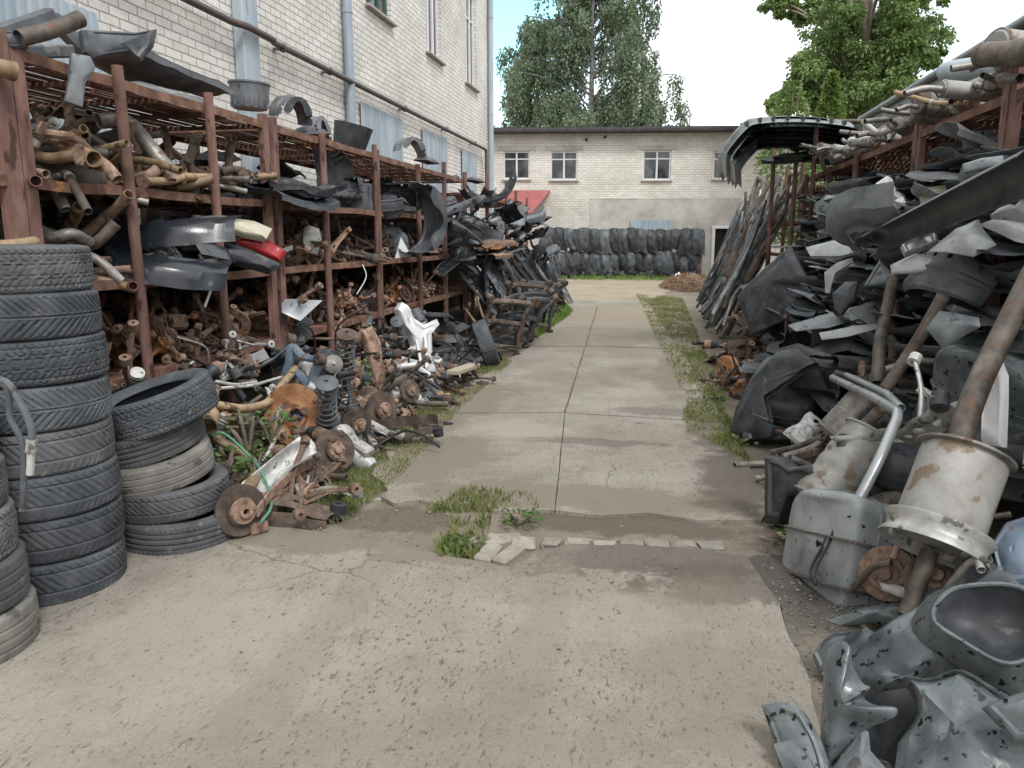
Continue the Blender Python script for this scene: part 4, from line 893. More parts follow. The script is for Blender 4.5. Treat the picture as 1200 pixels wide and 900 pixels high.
def p_bumper(seed, m, L=1.55, slots=True):
    R = random.Random(seed); h = R.uniform(.30, .42); d = R.uniform(.28, .4); sl = R.choice((.25, .5, .3))
    def fn(u, v):
        x = (u - .5) * L; t = abs(2 * u - 1); y = d * t ** 3.2 - .06 * sin(pi * v) - .025 * max(0, sin(v * 3 * pi)) * (1 - t ** 4); z = h * (v - .5) * (1 - .25 * t ** 4) + .02 * t
        return (x * (1 - .05 * t ** 6), y + .01 * noise.noise(Vector((x * 2, z * 5, seed))), z)
    b = MB().sheet(fn, 48, 14, .003, (lambda u, v: .3 < u < .7 and .22 < v < .46) if slots else None)
    parts = [('skin', b.mesh('skin', m))]
    if slots:
        g = MB()
        for k in range(5): z = h * (.22 + .05 * k - .5); g.box((0, .0, z), (L * .4, .02, .008))
        for k in range(9): g.box((L * .4 * (k / 8 - .5) * .98, .004, h * -.165), (.008, .012, h * .24))
        parts.append(('grille', g.mesh('grille', 'plastic_black', 0)))
    fl = MB().sheet(lambda u, v: ((u - .5) * L * .9, d * abs(2 * u - 1) ** 3.2 + .09 * v, h * .5 + .012 * sin(u * 60) * v), 48, 2, .003)
    parts.append(('mounting_lip', fl.mesh('mounting_lip', 'plastic_black')))
    return bp('bumper', *parts)
def p_panel(seed, m, L=1.0, W=.45, holes=True, amp=1.0):
    R = random.Random(seed); s = seed * 3.1; cu, cv = R.uniform(.3, .7), R.uniform(.35, .65); bend = R.uniform(-.12, .2); cut = R.uniform(0, .35); ribs = R.choice((0, 5, 9))
    def fn(u, v):
        x = (u - .5) * L; w = W * (1 - cut * (max(0, u - .6) / .4) ** 1.2) * (1 + jag(u, s, .05)); y = (v - .5) * w + cut * W * .3 * u
        z = amp * bend * (2 * u - 1) ** 2 * .5 + .035 * (abs(2 * v - 1) ** 5) * (1 if seed % 2 else -1) + amp * .03 * noise.noise(Vector((u * 2.5, v * 2.5, s))) + amp * .012 * noise.noise(Vector((u * 8, v * 6, s)))
        if ribs: z += .012 * max(0, sin(u * ribs * pi)) * (1 if .2 < v < .8 else 0)
        return (x + jag(v, s + 5, .03), y, z)
    sk = (lambda u, v: ((u - cu) * L) ** 2 + ((v - cv) * W) ** 2 < .0035) if holes and seed % 3 == 0 else None
    b = MB().sheet(fn, 26, 12, .0025, sk)
    ff = MB().sheet(lambda u, v: tuple(Vector(fn(u, 0)) + Vector((0, .004, -.05 * v * (1 + .3 * jag(u, s, 1))))), 26, 2, .0025)
    return bp('sheet_panel', ('sheet', b.mesh('sheet', m, 30)), ('folded_edge', ff.mesh('folded_edge', m, 30)))
def p_door_card(seed, m):
    R = random.Random(seed); s = seed * 1.7
    b = MB().sheet(lambda u, v: ((u - .5) * .95, (v - .5) * .55 * (1 - .25 * max(0, u - .7)) , .05 * sin(pi * u) * sin(pi * v) + .03 * (1 if .35 < v < .5 and .2 < u < .8 else 0) + .012 * noise.noise(Vector((u * 4, v * 4, s)))), 26, 16, .004, lambda u, v: (.1 < u < .25 and .15 < v < .35))
    h = MB().tube(cat([(-.2, .02, .07), (-.1, .02, .11), (.1, .02, .11), (.2, .02, .07)], 4), .014, 8, False)
    return bp('door_trim', ('card', b.mesh('card', m)), ('pull_handle', h.mesh('pull_handle', 'plastic_black')))
def p_grille(seed, m):
    f = MB(); 
    for s in (-1, 1): f.tube(cat([(-.36, s * .1, 0), (0, s * .125, .04), (.36, s * .1, 0)], 6), .014, 8, False); f.tube([(s * .36, -.1, 0), (s * .37, 0, 0), (s * .36, .1, 0)], .014, 8, False)
    b = MB()
    for k in range(7): y = -.08 + .026 * k; b.tube(cat([(-.35, y, -.005), (0, y, .033), (.35, y, -.005)], 4), .005, 5, False)
    for k in range(5): x = -.28 + .14 * k; b.box((x, 0, .028 * (1 - (x / .36) ** 2) - .005), (.012, .2, .008))
    return bp('radiator_grille', ('frame', f.mesh('frame', m)), ('slats', b.mesh('slats', 'plastic_black')))
def p_tub(seed, m, r=.16, h=.22):
    b = MB().lathe([(r * .84, 0), (r * .86, .004), (r * .93, h * .55), (r, h), (r * 1.06, h + .004), (r * 1.06, h + .018), (r * .98, h + .018), (r * .96, h - .01), (r * .82, .01), (0, .012)], 26); b.lathe([(0, 0), (r * .84, 0)], 26)
    g = MB()
    for k in range(13): a = 2 * pi * k / 13; g.box((cos(a) * r * .93, sin(a) * r * .93, h * .5), (.012, .014, h * .86), deg(0, -math.degrees(atan(.16 * r / h)) * 0, math.degrees(a)))
    return bp('plastic_tub', ('tub', b.mesh('tub', m)), ('ribs', g.mesh('ribs', m)))
def p_muffler(seed, m, L=.55, r=.12, sq=.72, pipes=True, pm='pipe_grey', ribs=0):
    pr = [(0, -L / 2 - .012), (r * .82, -L / 2 - .012), (r * .93, -L / 2 + .0), (r, -L / 2 + .012), (r, -L / 2 + .03)]
    for k in range(1, 25):
        z = -L / 2 + .03 + (L - .06) * k / 25; pr.append((r * (1 + (.02 * sin(pi * ribs * k / 12.5) if ribs else 0)), z))
    pr += [(r, L / 2 - .03), (r, L / 2 - .012), (r * .93, L / 2), (r * .82, L / 2 + .012), (0, L / 2 + .012)]
    b = MB().lathe(pr, 28, RY(90), sx=sq if True else 1); s = MB()
    for z in (-L / 2 + .01, L / 2 - .01): s.lathe([(r * .98, z - .012), (r * 1.055, z - .006), (r * 1.055, z + .006), (r * .98, z + .012)], 28, RY(90), sx=sq)
    parts = [('drum', b.mesh('drum', m, 30), [('seams', s.mesh('seams', m))])]
    if pipes:
        R = random.Random(seed)
        for sg in (-1, 1):
            y = R.uniform(-.4, .4) * r; p = MB().tube(fillet([(sg * L * .48, y, 0), (sg * (L * .5 + .14), y, 0), (sg * (L * .5 + R.uniform(.2, .34)), y + R.uniform(-.12, .12), R.uniform(-.08, .08))], .06), .026, 11)
            parts.append(('inlet_pipe' if sg < 0 else 'outlet_pipe', p.mesh('pipe', pm)))
    return bp('silencer', *parts)
def p_tank(seed, m, d=(.75, .5, .24), e=.45, ridges=3):
    def se(t, p): return math.copysign(abs(t) ** p, t)
    def fn(u, v):
        a, b_ = 2 * pi * u, pi * (v - .5); x, y, z = se(cos(b_), e) * se(cos(a), e), se(cos(b_), e) * se(sin(a), e), se(sin(b_), e)
        n = 1 + .05 * noise.noise(Vector((x * 1.5, y * 1.5, z + seed))); z *= 1 + (.2 * max(0, min(1, 3 * sin(x * ridges * 3.2 + 1))) * max(0, 1 - abs(y) * 1.15) if ridges else 0) + .05 * noise.noise(Vector((x * 3, y * 3, seed))) - .22 * max(0, x - .1) * (1 if seed % 2 else 0)
        return (x * d[0] / 2 * n, y * d[1] / 2 * n, z * d[2] / 2 * n)
    b = MB().sheet(fn, 64, 32, .001)
    b = MB(); nu, nv = 64, 32; vs = [fn(i / nu, .002 + .996 * j / nv) for i in range(nu) for j in range(nv + 1)]; W = nv + 1
    b.add(vs, [(i * W + j, ((i + 1) % nu) * W + j, ((i + 1) % nu) * W + j + 1, i * W + j + 1) for i in range(nu) for j in range(nv)] + [tuple(reversed([i * W for i in range(nu)])), tuple(i * W + nv for i in range(nu))])
    lip = MB().sheet(lambda u, v: tuple(Vector(fn(u, .5)) * (.985 + .05 * v)), 64, 1, .006)
    cap = MB().lathe([(0, .03), (.06, .03), (.066, .02), (.066, 0), (.05, -.004)], 18, T(d[0] * .12, 0, d[2] * .48))
    neck = MB().tube(fillet([(-d[0] * .44, d[1] * .2, .02), (-d[0] * .62, d[1] * .22, .06), (-d[0] * .7, d[1] * .25, .22)], .07), .022, 10)
    return bp('fuel_tank', ('shell', b.mesh('shell', m, 50)), ('seam_lip', lip.mesh('seam_lip', m)), ('sender_cap', cap.mesh('sender_cap', 'plastic_black')), ('filler_neck', neck.mesh('filler_neck', 'plastic_dark')))
def p_subframe(seed, m, w=.95, h=.75):
    b = MB(); R = random.Random(seed)
    for s in (-1, 1):
        b.tube(fillet([(s * w * .5, 0, 0), (s * w * .42, .03, h * .3), (s * w * .36, .02, h * .75), (s * w * .46, 0, h)], .1), [.038] * 3, 8, True, squash=.75)
    a = MB()
    for z in (h * .12, h * .55, h * .93): a.tube(fillet([(-w * .43, .02, z), (-w * .2, .06, z + R.uniform(-.06, .06)), (w * .2, .06, z), (w * .43, .02, z)], .1), .034, 8, squash=.7)
    k = MB()
    for s in (-1, 1):
        for z in (0, h): k.lathe([(.014, -.035), (.046, -.033), (.046, .033), (.014, .035)], 14, T(s * w * (.5 if z == 0 else .46), 0, z) @ RX(90), closed=True)
        k.box((s * w * .47, .05, h * .35), (.07, .06, .1), deg(0, 12 * s, 0), .01)
    return bp('subframe', ('side_rails', b.mesh('side_rails', m)), ('cross_tubes', a.mesh('cross_tubes', m)), ('bushings', k.mesh('bushings', 'rust_dark')))
def p_crossmember(seed, m, L=.95):
    R = random.Random(seed)
    def bot(u): return ((u - .5) * L, -.09 + .1 * abs(2 * u - 1) ** 2 + .02 * sin(u * 25))
    def topf(u): return ((u - .5) * L, .09 + .12 * abs(2 * u - 1) ** 3 + .015 * sin(u * 19 + 1))
    hs = [(.2, .5), (.35, .4), (.62, .55), (.8, .45), (.5, .6)]
    b = strip(bot, topf, lambda x, z, u, v: .02 * cos((v - .5) * 3) + .03 * (abs(v - .5) * 2) ** 4 + .02 * sin(u * 7), 44, 14, .004, lambda u, v: any(((u - a) * L) ** 2 + ((v - c) * .2) ** 2 < .0007 for a, c in hs))
    f = MB().sheet(lambda u, v: ((u - .5) * L, .05 + .09 * v, -.09 + .1 * abs(2 * u - 1) ** 2 + .02 * sin(u * 25) + .002), 40, 2, .004)
    e = MB()
    for s in (-1, 1): e.lathe([(.014, -.04), (.042, -.038), (.042, .038), (.014, .04)], 14, T(s * L * .49, .03, .13) @ RX(90), closed=True)
    return bp('crossmember', ('pressing', b.mesh('pressing', m, 30)), ('flange', f.mesh('flange', m, 30)), ('bushings', e.mesh('bushings', 'plastic_black')))
def p_axle(seed, m, L=1.25):
    b = MB(); b.sheet(lambda u, v: ((u - .5) * L * .86, .05 * sin((v - .5) * 4.0), .055 * cos((v - .5) * 4.4)), 20, 10, .006)
    a = MB(); d = MB(); h = MB()
    for s in (-1, 1):
        a.tube(cat([(s * L * .43, .34, .05), (s * L * .42, .16, .02), (s * L * .44, 0, 0), (s * L * .45, -.1, .0)], 4), .034, 9, False, squash=.7)
        a.lathe([(.014, -.035), (.045, -.033), (.045, .033), (.014, .035)], 14, T(s * L * .43, .36, .05) @ RY(90), closed=True)
        a.lathe([(.02, 0), (.06, 0), (.065, .012), (.02, .012)], 14, T(s * L * .36, .08, .05))
        M_ = T(s * L * .47, -.07, 0) @ RY(90 * s)
        d.lathe([(.03, .0), (.13, 0), (.132, .012), (.125, .02), (.125, .05), (.1, .058), (.03, .06)], 30, M_, closed=True)
        h.lathe([(.0, .10), (.03, .098), (.034, .065), (.06, .064), (.06, .055), (.0, .054)], 16, M_)
    return bp('rear_axle', ('beam', b.mesh('beam', m)), ('trailing_arms', a.mesh('trailing_arms', m)), ('brake_drums', d.mesh('brake_drums', 'rust_dark', 30)), ('hubs', h.mesh('hubs', 'rust', 30)))
def p_radiator(seed, m):
    f = MB(); w, h = .6, .4
    for s in (-1, 1): f.box((s * w / 2, 0, 0), (.05, .06, h + .06), None, .012); f.box((0, 0, s * h / 2), (w, .05, .03), None, .006)
    c = MB()
    for k in range(34): z = -h / 2 + .02 + (h - .04) * k / 33; c.box((0, .002 * (-1) ** k, z), (w - .05, .03, .0045))
    for k in range(14): c.box((-w / 2 + .04 + (w - .08) * k / 13, 0, 0), (.003, .026, h - .03))
    p = MB()
    for s in (-1, 1): p.tube([(s * w / 2, 0, s * h * .38), (s * (w / 2 + .05), .02, s * h * .38), (s * (w / 2 + .09), .05, s * h * .38)], .018, 9)
    return bp('radiator', ('end_tanks', f.mesh('end_tanks', 'plastic_black', 30)), ('core', c.mesh('core', m, 0)), ('hose_stubs', p.mesh('hose_stubs', 'plastic_black')))
def p_gearbox(seed, m):
    b = MB().lathe([(0, -.2), (.05, -.2), (.07, -.17), (.09, -.05), (.12, .0), (.15, .08), (.17, .12), (.175, .13), (.175, .15), (.12, .15), (.1, .12), (0, .11)], 22, RY(90), sx=.85)
    r = MB()
    for k in range(9): a = 2 * pi * k / 9; r.box((.03, cos(a) * .115, sin(a) * .1), (.2, .014, .02), deg(math.degrees(a), 0, 0))
    r.box((-.08, .09, .02), (.14, .07, .09), None, .015); r.box((-.02, -.1, .04), (.12, .06, .06), None, .012)
    g = MB().lathe([(.0, .06), (.03, .06), (.035, 0), (.0, 0)], 12, T(-.05, 0, .08))
    return bp('gearbox', ('casing', b.mesh('casing', m, 30)), ('ribs', r.mesh('ribs', m, 30)), ('selector', g.mesh('selector', 'rust')))
def p_hose(seed, m, L=1.0, r=.012):
    R = random.Random(seed); p = [Vector((0, 0, 0))]; d = Vector((1, 0, .3))
    for i in range(6): p.append(p[-1] + d * L / 6); d = (d + Vector((R.uniform(-1, 1), R.uniform(-1, 1), R.uniform(-.7, .5)))).normalized()
    return bp('hose', ('hose', MB().tube(cat(p, 5), r, 7).mesh('hose', m)))
def p_cover(seed, m):
    b = MB().sheet(lambda u, v: ((u - .5) * .55, (v - .5) * .34 * (1 + .1 * sin(u * 9)), .1 * (1 - abs(2 * u - 1) ** 4) * (1 - abs(2 * v - 1) ** 4) + .012 * max(0, sin(u * 30)) * (.25 < v < .75)), 36, 20, .004, lambda u, v: (u - .75) ** 2 + (v - .5) ** 2 < .008)
    s = MB()
    for x, y in ((-.24, .14), (.24, .14), (-.24, -.14), (.24, -.14)): s.lathe([(.008, 0), (.018, 0), (.018, .03), (.008, .03)], 10, T(x, y, .0), closed=True)
    return bp('engine_cover', ('shell', b.mesh('shell', m)), ('screw_bosses', s.mesh('screw_bosses', m)))

def p_slim(seed, m, L=1.5):
    R = random.Random(seed); w = R.uniform(.09, .17); bow = R.uniform(.02, .12); n = R.randint(5, 9)
    def fn(u, v): return (L * (u - .5), w * (v - .5) * (1 - .35 * abs(2 * u - 1) ** 5) , -bow * (2 * u - 1) ** 2 + .03 * cos((v - .5) * 3) + .006 * noise.noise(Vector((u * 7, v * 3, seed))))
    b = MB().sheet(fn, n * 6, 8, .004, lambda u, v: .1 < u < .9 and (u * n) % 1 > .62 and .36 < v < .64)
    e = MB()
    for s in (-.32, .34): e.box((L * s, 0, .02 - bow * (2 * s) ** 2), (.09, w * .8, .05), None, .008)
    return bp('bumper_beam', ('beam', b.mesh('beam', m, 30)), ('bracket', sides(e.mesh('bracket', m, 30), sx_)[0]), ('bracket', sides(e.mesh('bracket', m, 30), sx_)[1]))
PK = {}
def K(key, fn):
    if key not in PK: PK[key] = fn()
    return PK[key]

# ------------------------------------------------------------------ filling shelves and heaps
MA = {'rust': 'brown rusty', 'rust_orange': 'orange rusty', 'rust_dark': 'dark rusted', 'pipe_tan': 'tan weathered', 'pipe_grey': 'grey steel', 'pipe_brown': 'brown steel',
      'alu': 'dull aluminium', 'silencer': 'pale steel', 'plastic_black': 'black', 'plastic_dark': 'dark grey', 'plastic_grey': 'grey', 'plastic_wet': 'blue grey', 'sheet_pale': 'pale',
      'sheet_grey': 'grey', 'paint_dark': 'glossy black', 'paint_silver': 'silver', 'paint_cream': 'cream', 'paint_red': 'red', 'paint_blue': 'dull blue', 'white': 'white', 'cable': 'black'}
KIND = {   # builder, noun, category, style, copies of each material
    'pipe': (lambda s, m: p_pipe(s, m, .5 + .1 * (s % 5), .022 + .004 * (s % 3), s % 4 != 0, 1 + s % 3), 'exhaust pipe', 'pipe', 'stick', 4),
    'manifold': (p_manifold, 'exhaust manifold', 'manifold', 'lump', 1), 'hub': (p_hub, 'wheel hub', 'hub', 'lump', 3), 'disc': (p_disc, 'brake disc', 'brake disc', 'plate', 1),
    'caliper': (p_caliper, 'brake caliper', 'caliper', 'lump', 1), 'bracket': (p_bracket, 'bent bracket', 'bracket', 'lump', 3), 'arm': (p_arm, 'control arm', 'control arm', 'lump', 2),
    'shaft': (p_shaft, 'drive shaft', 'drive shaft', 'stick', 1), 'strut': (p_strut, 'spring strut', 'strut', 'stick', 1), 'motor': (p_motor, 'alternator', 'alternator', 'lump', 1),
    'fender': (p_fender, 'wing panel', 'wing panel', 'slab', 2), 'liner': (p_liner, 'wheel arch liner', 'liner', 'slab', 3), 'bumper': (p_bumper, 'bumper', 'bumper', 'slab', 2),
    'panel': (lambda s, m: p_panel(s, m, .75 + .12 * (s % 4), .3 + .07 * (s % 3)), 'sheet panel', 'panel', 'slab', 4), 'flat': (lambda s, m: p_panel(s, m, 1.0 + .12 * (s % 4), .3 + .06 * (s % 3), True, .3), 'flat panel', 'panel', 'slab', 5), 'slim': (p_slim, 'bumper beam', 'bumper beam', 'slab', 3), 'card': (p_door_card, 'door trim', 'door trim', 'slab', 1),
    'grille': (p_grille, 'radiator grille', 'grille', 'slab', 1), 'tub': (p_tub, 'plastic tub', 'tub', 'upright', 1), 'cover': (p_cover, 'engine cover', 'engine cover', 'slab', 2),
    'muffler': (lambda s, m: p_muffler(s, m, .4 + .06 * (s % 3), .09 + .01 * (s % 2)), 'silencer', 'silencer', 'stick', 2), 'tank': (p_tank, 'fuel tank', 'fuel tank', 'slab', 2),
    'radiator': (p_radiator, 'radiator', 'radiator', 'slab', 1), 'gearbox': (p_gearbox, 'gearbox', 'gearbox', 'lump', 1), 'crossmember': (p_crossmember, 'crossmember', 'crossmember', 'slab', 1),
    'axle': (p_axle, 'axle beam', 'axle', 'slab', 1), 'hose': (p_hose, 'hose', 'hose', 'lump', 2), 'subframe': (p_subframe, 'subframe', 'subframe', 'slab', 2)}
def proto(kind, m, v=None):
    fn, noun, c, style, nv = KIND[kind]; v = RND.randrange(nv) if v is None else v
    return K((kind, m, v), lambda: fn(v + 3 * (hash_name(kind + m) % 7), m))
def hash_name(s): return sum(ord(c) * (i + 1) for i, c in enumerate(s))
def orient(style, yaw=None):
    if style == 'stick': return deg(U(-180, 180), U(-18, 18), U(-40, 40) if RND.random() < .6 else U(0, 180))
    if style == 'lump': return deg(U(-60, 60) if RND.random() < .5 else U(60, 120), U(-60, 60), U(-180, 180))
    if style == 'plate': return deg(U(-30, 30) + RND.choice((0, 70)), U(-20, 60), U(-180, 180))
    if style == 'upright': return deg(U(-8, 8), U(-8, 8), U(0, 360))
    return deg(U(-14, 14), U(-10, 10), RND.choice((0, 90)) + U(-30, 30))
FLATY = {'fender', 'bumper', 'liner', 'crossmember', 'axle', 'radiator', 'subframe'}   # built upright in their own xz plane: laid down when stacked
def put(kind, m, loc, place, rot=None, sc=1.0, v=None, laid=True):
    noun, c, style = KIND[kind][1:4]; r = rot or orient(style)
    if laid and kind in FLATY and rot is None: r = (r.to_quaternion() @ Quaternion((1, 0, 0), radians(-90 if RND.random() < .6 else 90))).to_euler()
    lab = '%s %s %s' % (MA[m], noun, place); g = '%s %ss %s' % (MA[m], noun, place)
    return spawn(proto(kind, m, v), lab, c, loc, r, sc, g)
def fill(y0, y1, z, h, kinds, n, place, x0=-4.35, x1=-3.42, sc=(.85, 1.15), layer=False, mirror=False):
    """kinds: list of (kind, material, weight)"""
    ks = [k for k in kinds for _ in range(k[2])]
    for i in range(n):
        k = RND.choice(ks); f = i / max(1, n - 1); t = RND.random()
        x = x1 + (x0 - x1) * (t ** 1.5); y = U(y0 + .1, y1 - .1); top = h * (.35 + .65 * t)
        zz = z + .05 + (top * f if layer else top * (RND.random() ** 1.3))
        put(k[0], k[1], (x, y, zz), place, sc=U(*sc))
BAY = [None, (3.66, 4.4, 'first bay behind the tall tyres'), (4.45, 5.3, 'bay above the short tyre stack'), (5.36, 6.13, 'bay just before the double post'), (6.4, 7.2, 'bay just past the double post'),
       (7.28, 8.62, 'wide bay before the paired pipe post'), (8.78, 10.15, 'wide bay past the paired pipe post'), (10.25, 11.58, 'bay before the tall channel post'), (11.68, 12.7, 'narrow bay beside the bumper heap')]
TIER = {1: (.785, 'on the lowest shelf'), 2: (1.395, 'on the second shelf'), 3: (1.965, 'on the third shelf'), 4: (2.61, 'on the top deck')}
def cell(b_, t, kinds, n, h=.42, **k):
    y0, y1, nm = BAY[b_]; z, tn = TIER[t]; fill(y0, y1, z, h, kinds, n, '%s, %s' % (tn, nm), **k)
hubs = [('hub', 'rust', 6), ('hub', 'rust_orange', 2), ('hub', 'rust_dark', 3), ('disc', 'rust', 2), ('caliper', 'rust', 2), ('caliper', 'rust_dark', 2), ('arm', 'rust', 2), ('bracket', 'rust', 2), ('bracket', 'rust_orange', 1)]
pipes = [('pipe', 'pipe_tan', 5), ('pipe', 'pipe_brown', 5), ('pipe', 'pipe_grey', 3), ('pipe', 'rust', 3), ('manifold', 'rust', 2), ('manifold', 'rust_dark', 1), ('bracket', 'alu', 1), ('muffler', 'pipe_brown', 1)]
trims = [('panel', 'paint_dark', 4), ('panel', 'paint_blue', 2), ('grille', 'paint_silver', 2), ('panel', 'paint_silver', 1), ('fender', 'paint_dark', 3), ('panel', 'plastic_dark', 3), ('grille', 'plastic_black', 2), ('cover', 'plastic_black', 2), ('card', 'plastic_dark', 1)]
blk = [('liner', 'plastic_dark', 3), ('liner', 'plastic_black', 3), ('panel', 'plastic_dark', 2), ('cover', 'plastic_black', 2), ('cover', 'plastic_dark', 1), ('fender', 'plastic_grey', 1)]
cell(1, 1, hubs, 30, .36); cell(2, 1, hubs, 42, .42); cell(3, 1, hubs, 34, .38); cell(4, 1, hubs, 20, .3); cell(5, 1, hubs, 44, .4); cell(6, 1, hubs, 30, .3); cell(7, 1, hubs, 34, .38); cell(8, 1, hubs, 12, .25)
cell(1, 2, pipes, 26, .36); cell(1, 3, pipes, 38, .46); cell(2, 3, pipes, 40, .44); cell(3, 3, pipes, 26, .28)
cell(2, 2, trims, 18, .38, sc=(.6, .8), layer=True); cell(3, 2, trims, 14, .36, sc=(.6, .8), layer=True)
small = [('bracket', 'rust', 4), ('hub', 'rust_dark', 4), ('arm', 'rust', 3), ('arm', 'rust_dark', 2), ('caliper', 'rust', 3), ('shaft', 'rust_dark', 1)]
cell(4, 2, small, 30, .32); cell(5, 2, small, 44, .32); cell(6, 2, small, 26, .26); cell(7, 2, small, 36, .34); cell(8, 2, small, 12, .24)
cell(4, 3, blk, 8, .40, sc=(.6, .8), layer=True); cell(5, 3, blk, 8, .4, sc=(.65, .85), layer=True); cell(6, 3, blk, 8, .4, sc=(.7, .9), layer=True); cell(7, 3, blk, 9, .4, sc=(.7, .9), layer=True); cell(8, 3, blk, 7, .35, sc=(.7, .9), layer=True)

# tyre stacks
def tyre_p(p, m, R=.315, W=.2): return K(('tyre', p, m, R, W), lambda: bp('tyre', ('tyre', tyre_mesh(m, p, R, W, seed=p * 7 + 1))))
ordn = ['lowest', 'second lowest', 'third from the ground', 'fourth from the ground', 'fifth from the ground', 'fourth from the top', 'third from the top', 'second from the top', 'topmost']
def ordname(i, n): return 'lowest' if i == 0 else 'topmost' if i == n - 1 else ('%s from the ground' % ['', 'second', 'third', 'fourth', 'fifth'][i] if i <= n // 2 else '%s from the top' % ['', 'second', 'third', 'fourth', 'fifth'][n - 1 - i])
z = 0; spec = [(2, 'rub_dark'), (2, 'rub_dark'), (2, 'rub_dark'), (2, 'rub_mid'), (3, 'rub_dark'), (0, 'rub_dark'), (3, 'rub_dark'), (0, 'rub_mid')]
for i, (p, m) in enumerate(spec):
    W = .205; spawn(tyre_p(p, m, .32, W), '%s black tyre, %s in the tall stack of eight' % ('dusty' if m == 'rub_mid' else 'dark', ordname(i, 8)), 'tyre',
                    (-2.86 + U(-.012, .012) - (.02 if i == 7 else 0), 3.02 + U(-.012, .012), z + W / 2), deg(U(-1, 1), U(-1, 1), U(0, 360)), 1.0, 'tyres in the tall stack'); z += W - .003
z = 0; tp = {0: 'pale dusty', 1: 'dusty', 2: 'dusty', 3: 'dark', 4: 'dark'}
for i, (p, m) in enumerate([(4, 'rub_pale'), (4, 'rub_mid'), (0, 'rub_mid'), (3, 'rub_mid'), (0, 'rub_dark')]):
    W = .2; spawn(tyre_p(p, m, .315, W), '%s tyre, %s in the stack at the left edge' % (tp[i], ordname(i, 5)), 'tyre', (-2.78 - .02 * i, 2.37 + U(-.01, .01), z + W / 2), deg(U(-1, 1), U(-1, 1), U(0, 360)), 1.0, 'tyres in the stack at the left edge'); z += W - .002
sh = [(1, 'rub_mid', .315, .17, 0, 0, -2.60, 3.66, .085, 'lowest tyre of the short stack, clean ribs'), (2, 'rub_mid', .31, .165, 2, -2, -2.66, 3.68, .255, 'second tyre up in the short stack, square tread'),
      (4, 'rub_pale', .305, .165, 9, -5, -2.73, 3.66, .42, 'pale dusty worn tyre in the middle of the short stack'), (1, 'rub_mid', .30, .165, 11, -9, -2.78, 3.68, .575, 'tilted ribbed tyre under the top tyre of the short stack'),
      (0, 'rub_dark', .32, .2, 10, -13, -2.72, 3.70, .745, 'tilted winter tyre lying on top of the short stack')]
for (p, m, R, W, rx, ry, x, y, z, lab) in sh: spawn(tyre_p(p, m, R, W), lab, 'tyre', (x, y, z), (Euler((radians(rx), radians(ry), 0)).to_quaternion() @ Euler((0, 0, U(0, 6))).to_quaternion()), 1.0, 'tyres in the short stack')
c = SL(569, 403, .12); spawn(tyre_p(3, 'rub_dark', .315, .2), 'single dark tyre leaning on edge beside the dark frames', 'tyre', (c.x, c.y, .29), Vector((.9, .26, .32)).to_track_quat('Z', 'Y'), 1.0)

def wthing(kind, label, c, pts_parts, base, group=None):
    """a thing whose parts are given in world coordinates: re-based to its own origin"""
    r = link(kind, None); r.location = base; tag(r, label, c, group)
    for nm, b, m, sub in pts_parts:
        b.v = [tuple(Vector(v) - Vector(base)) for v in b.v]; o = link(nm, b.mesh(nm, m, 35), r)
        for sn, sb, sm_ in sub:
            sb.v = [tuple(Vector(v) - Vector(base)) for v in sb.v]; link(sn, sb.mesh(sn, sm_, 35), o)
    return r
def wone(kind, label, c, b, m, base, group=None, sm_=35):
    b.v = [tuple(Vector(v) - Vector(base)) for v in b.v]; o = link(kind, b.mesh(kind, m, sm_)); o.location = base; return tag(o, label, c, group)
def wpipe(label, pts, r, m, kind='exhaust_pipe', c='pipe', bend=.12, n=14, flange=None, group=None, rim=True):
    path = fillet(pts, bend, 6); b = MB().tube(path, r, n); base = path[0]; parts = [('tube', b, m, [])]
    if rim:
        d = (path[-1] - path[-2]).normalized(); q = d.to_track_quat('Z', 'Y').to_matrix().to_4x4(); R_ = r[-1] if isinstance(r, (list, tuple)) else r
        f = MB().lathe([(R_ * .9, -.03), (R_ * 1.05, -.03), (R_ * 1.05, .001), (R_ * .9, .001)], n, T(*path[-1]) @ q, closed=True); parts.append(('end_collar', f, m, []))
    if flange:
        d = (path[0] - path[1]).normalized(); q = d.to_track_quat('Z', 'Y').to_matrix().to_4x4(); R_ = r[0] if isinstance(r, (list, tuple)) else r
        f = MB().prism([(R_ * 1.9 * cos(2 * pi * k / 18) * (1 + .25 * (k % 6 == 0)), R_ * 1.5 * sin(2 * pi * k / 18)) for k in range(18)], -.006, .006, T(*path[0]) @ q); parts.append(('flange', f, flange, []))
    return wthing(kind, label, c, parts, base, group)
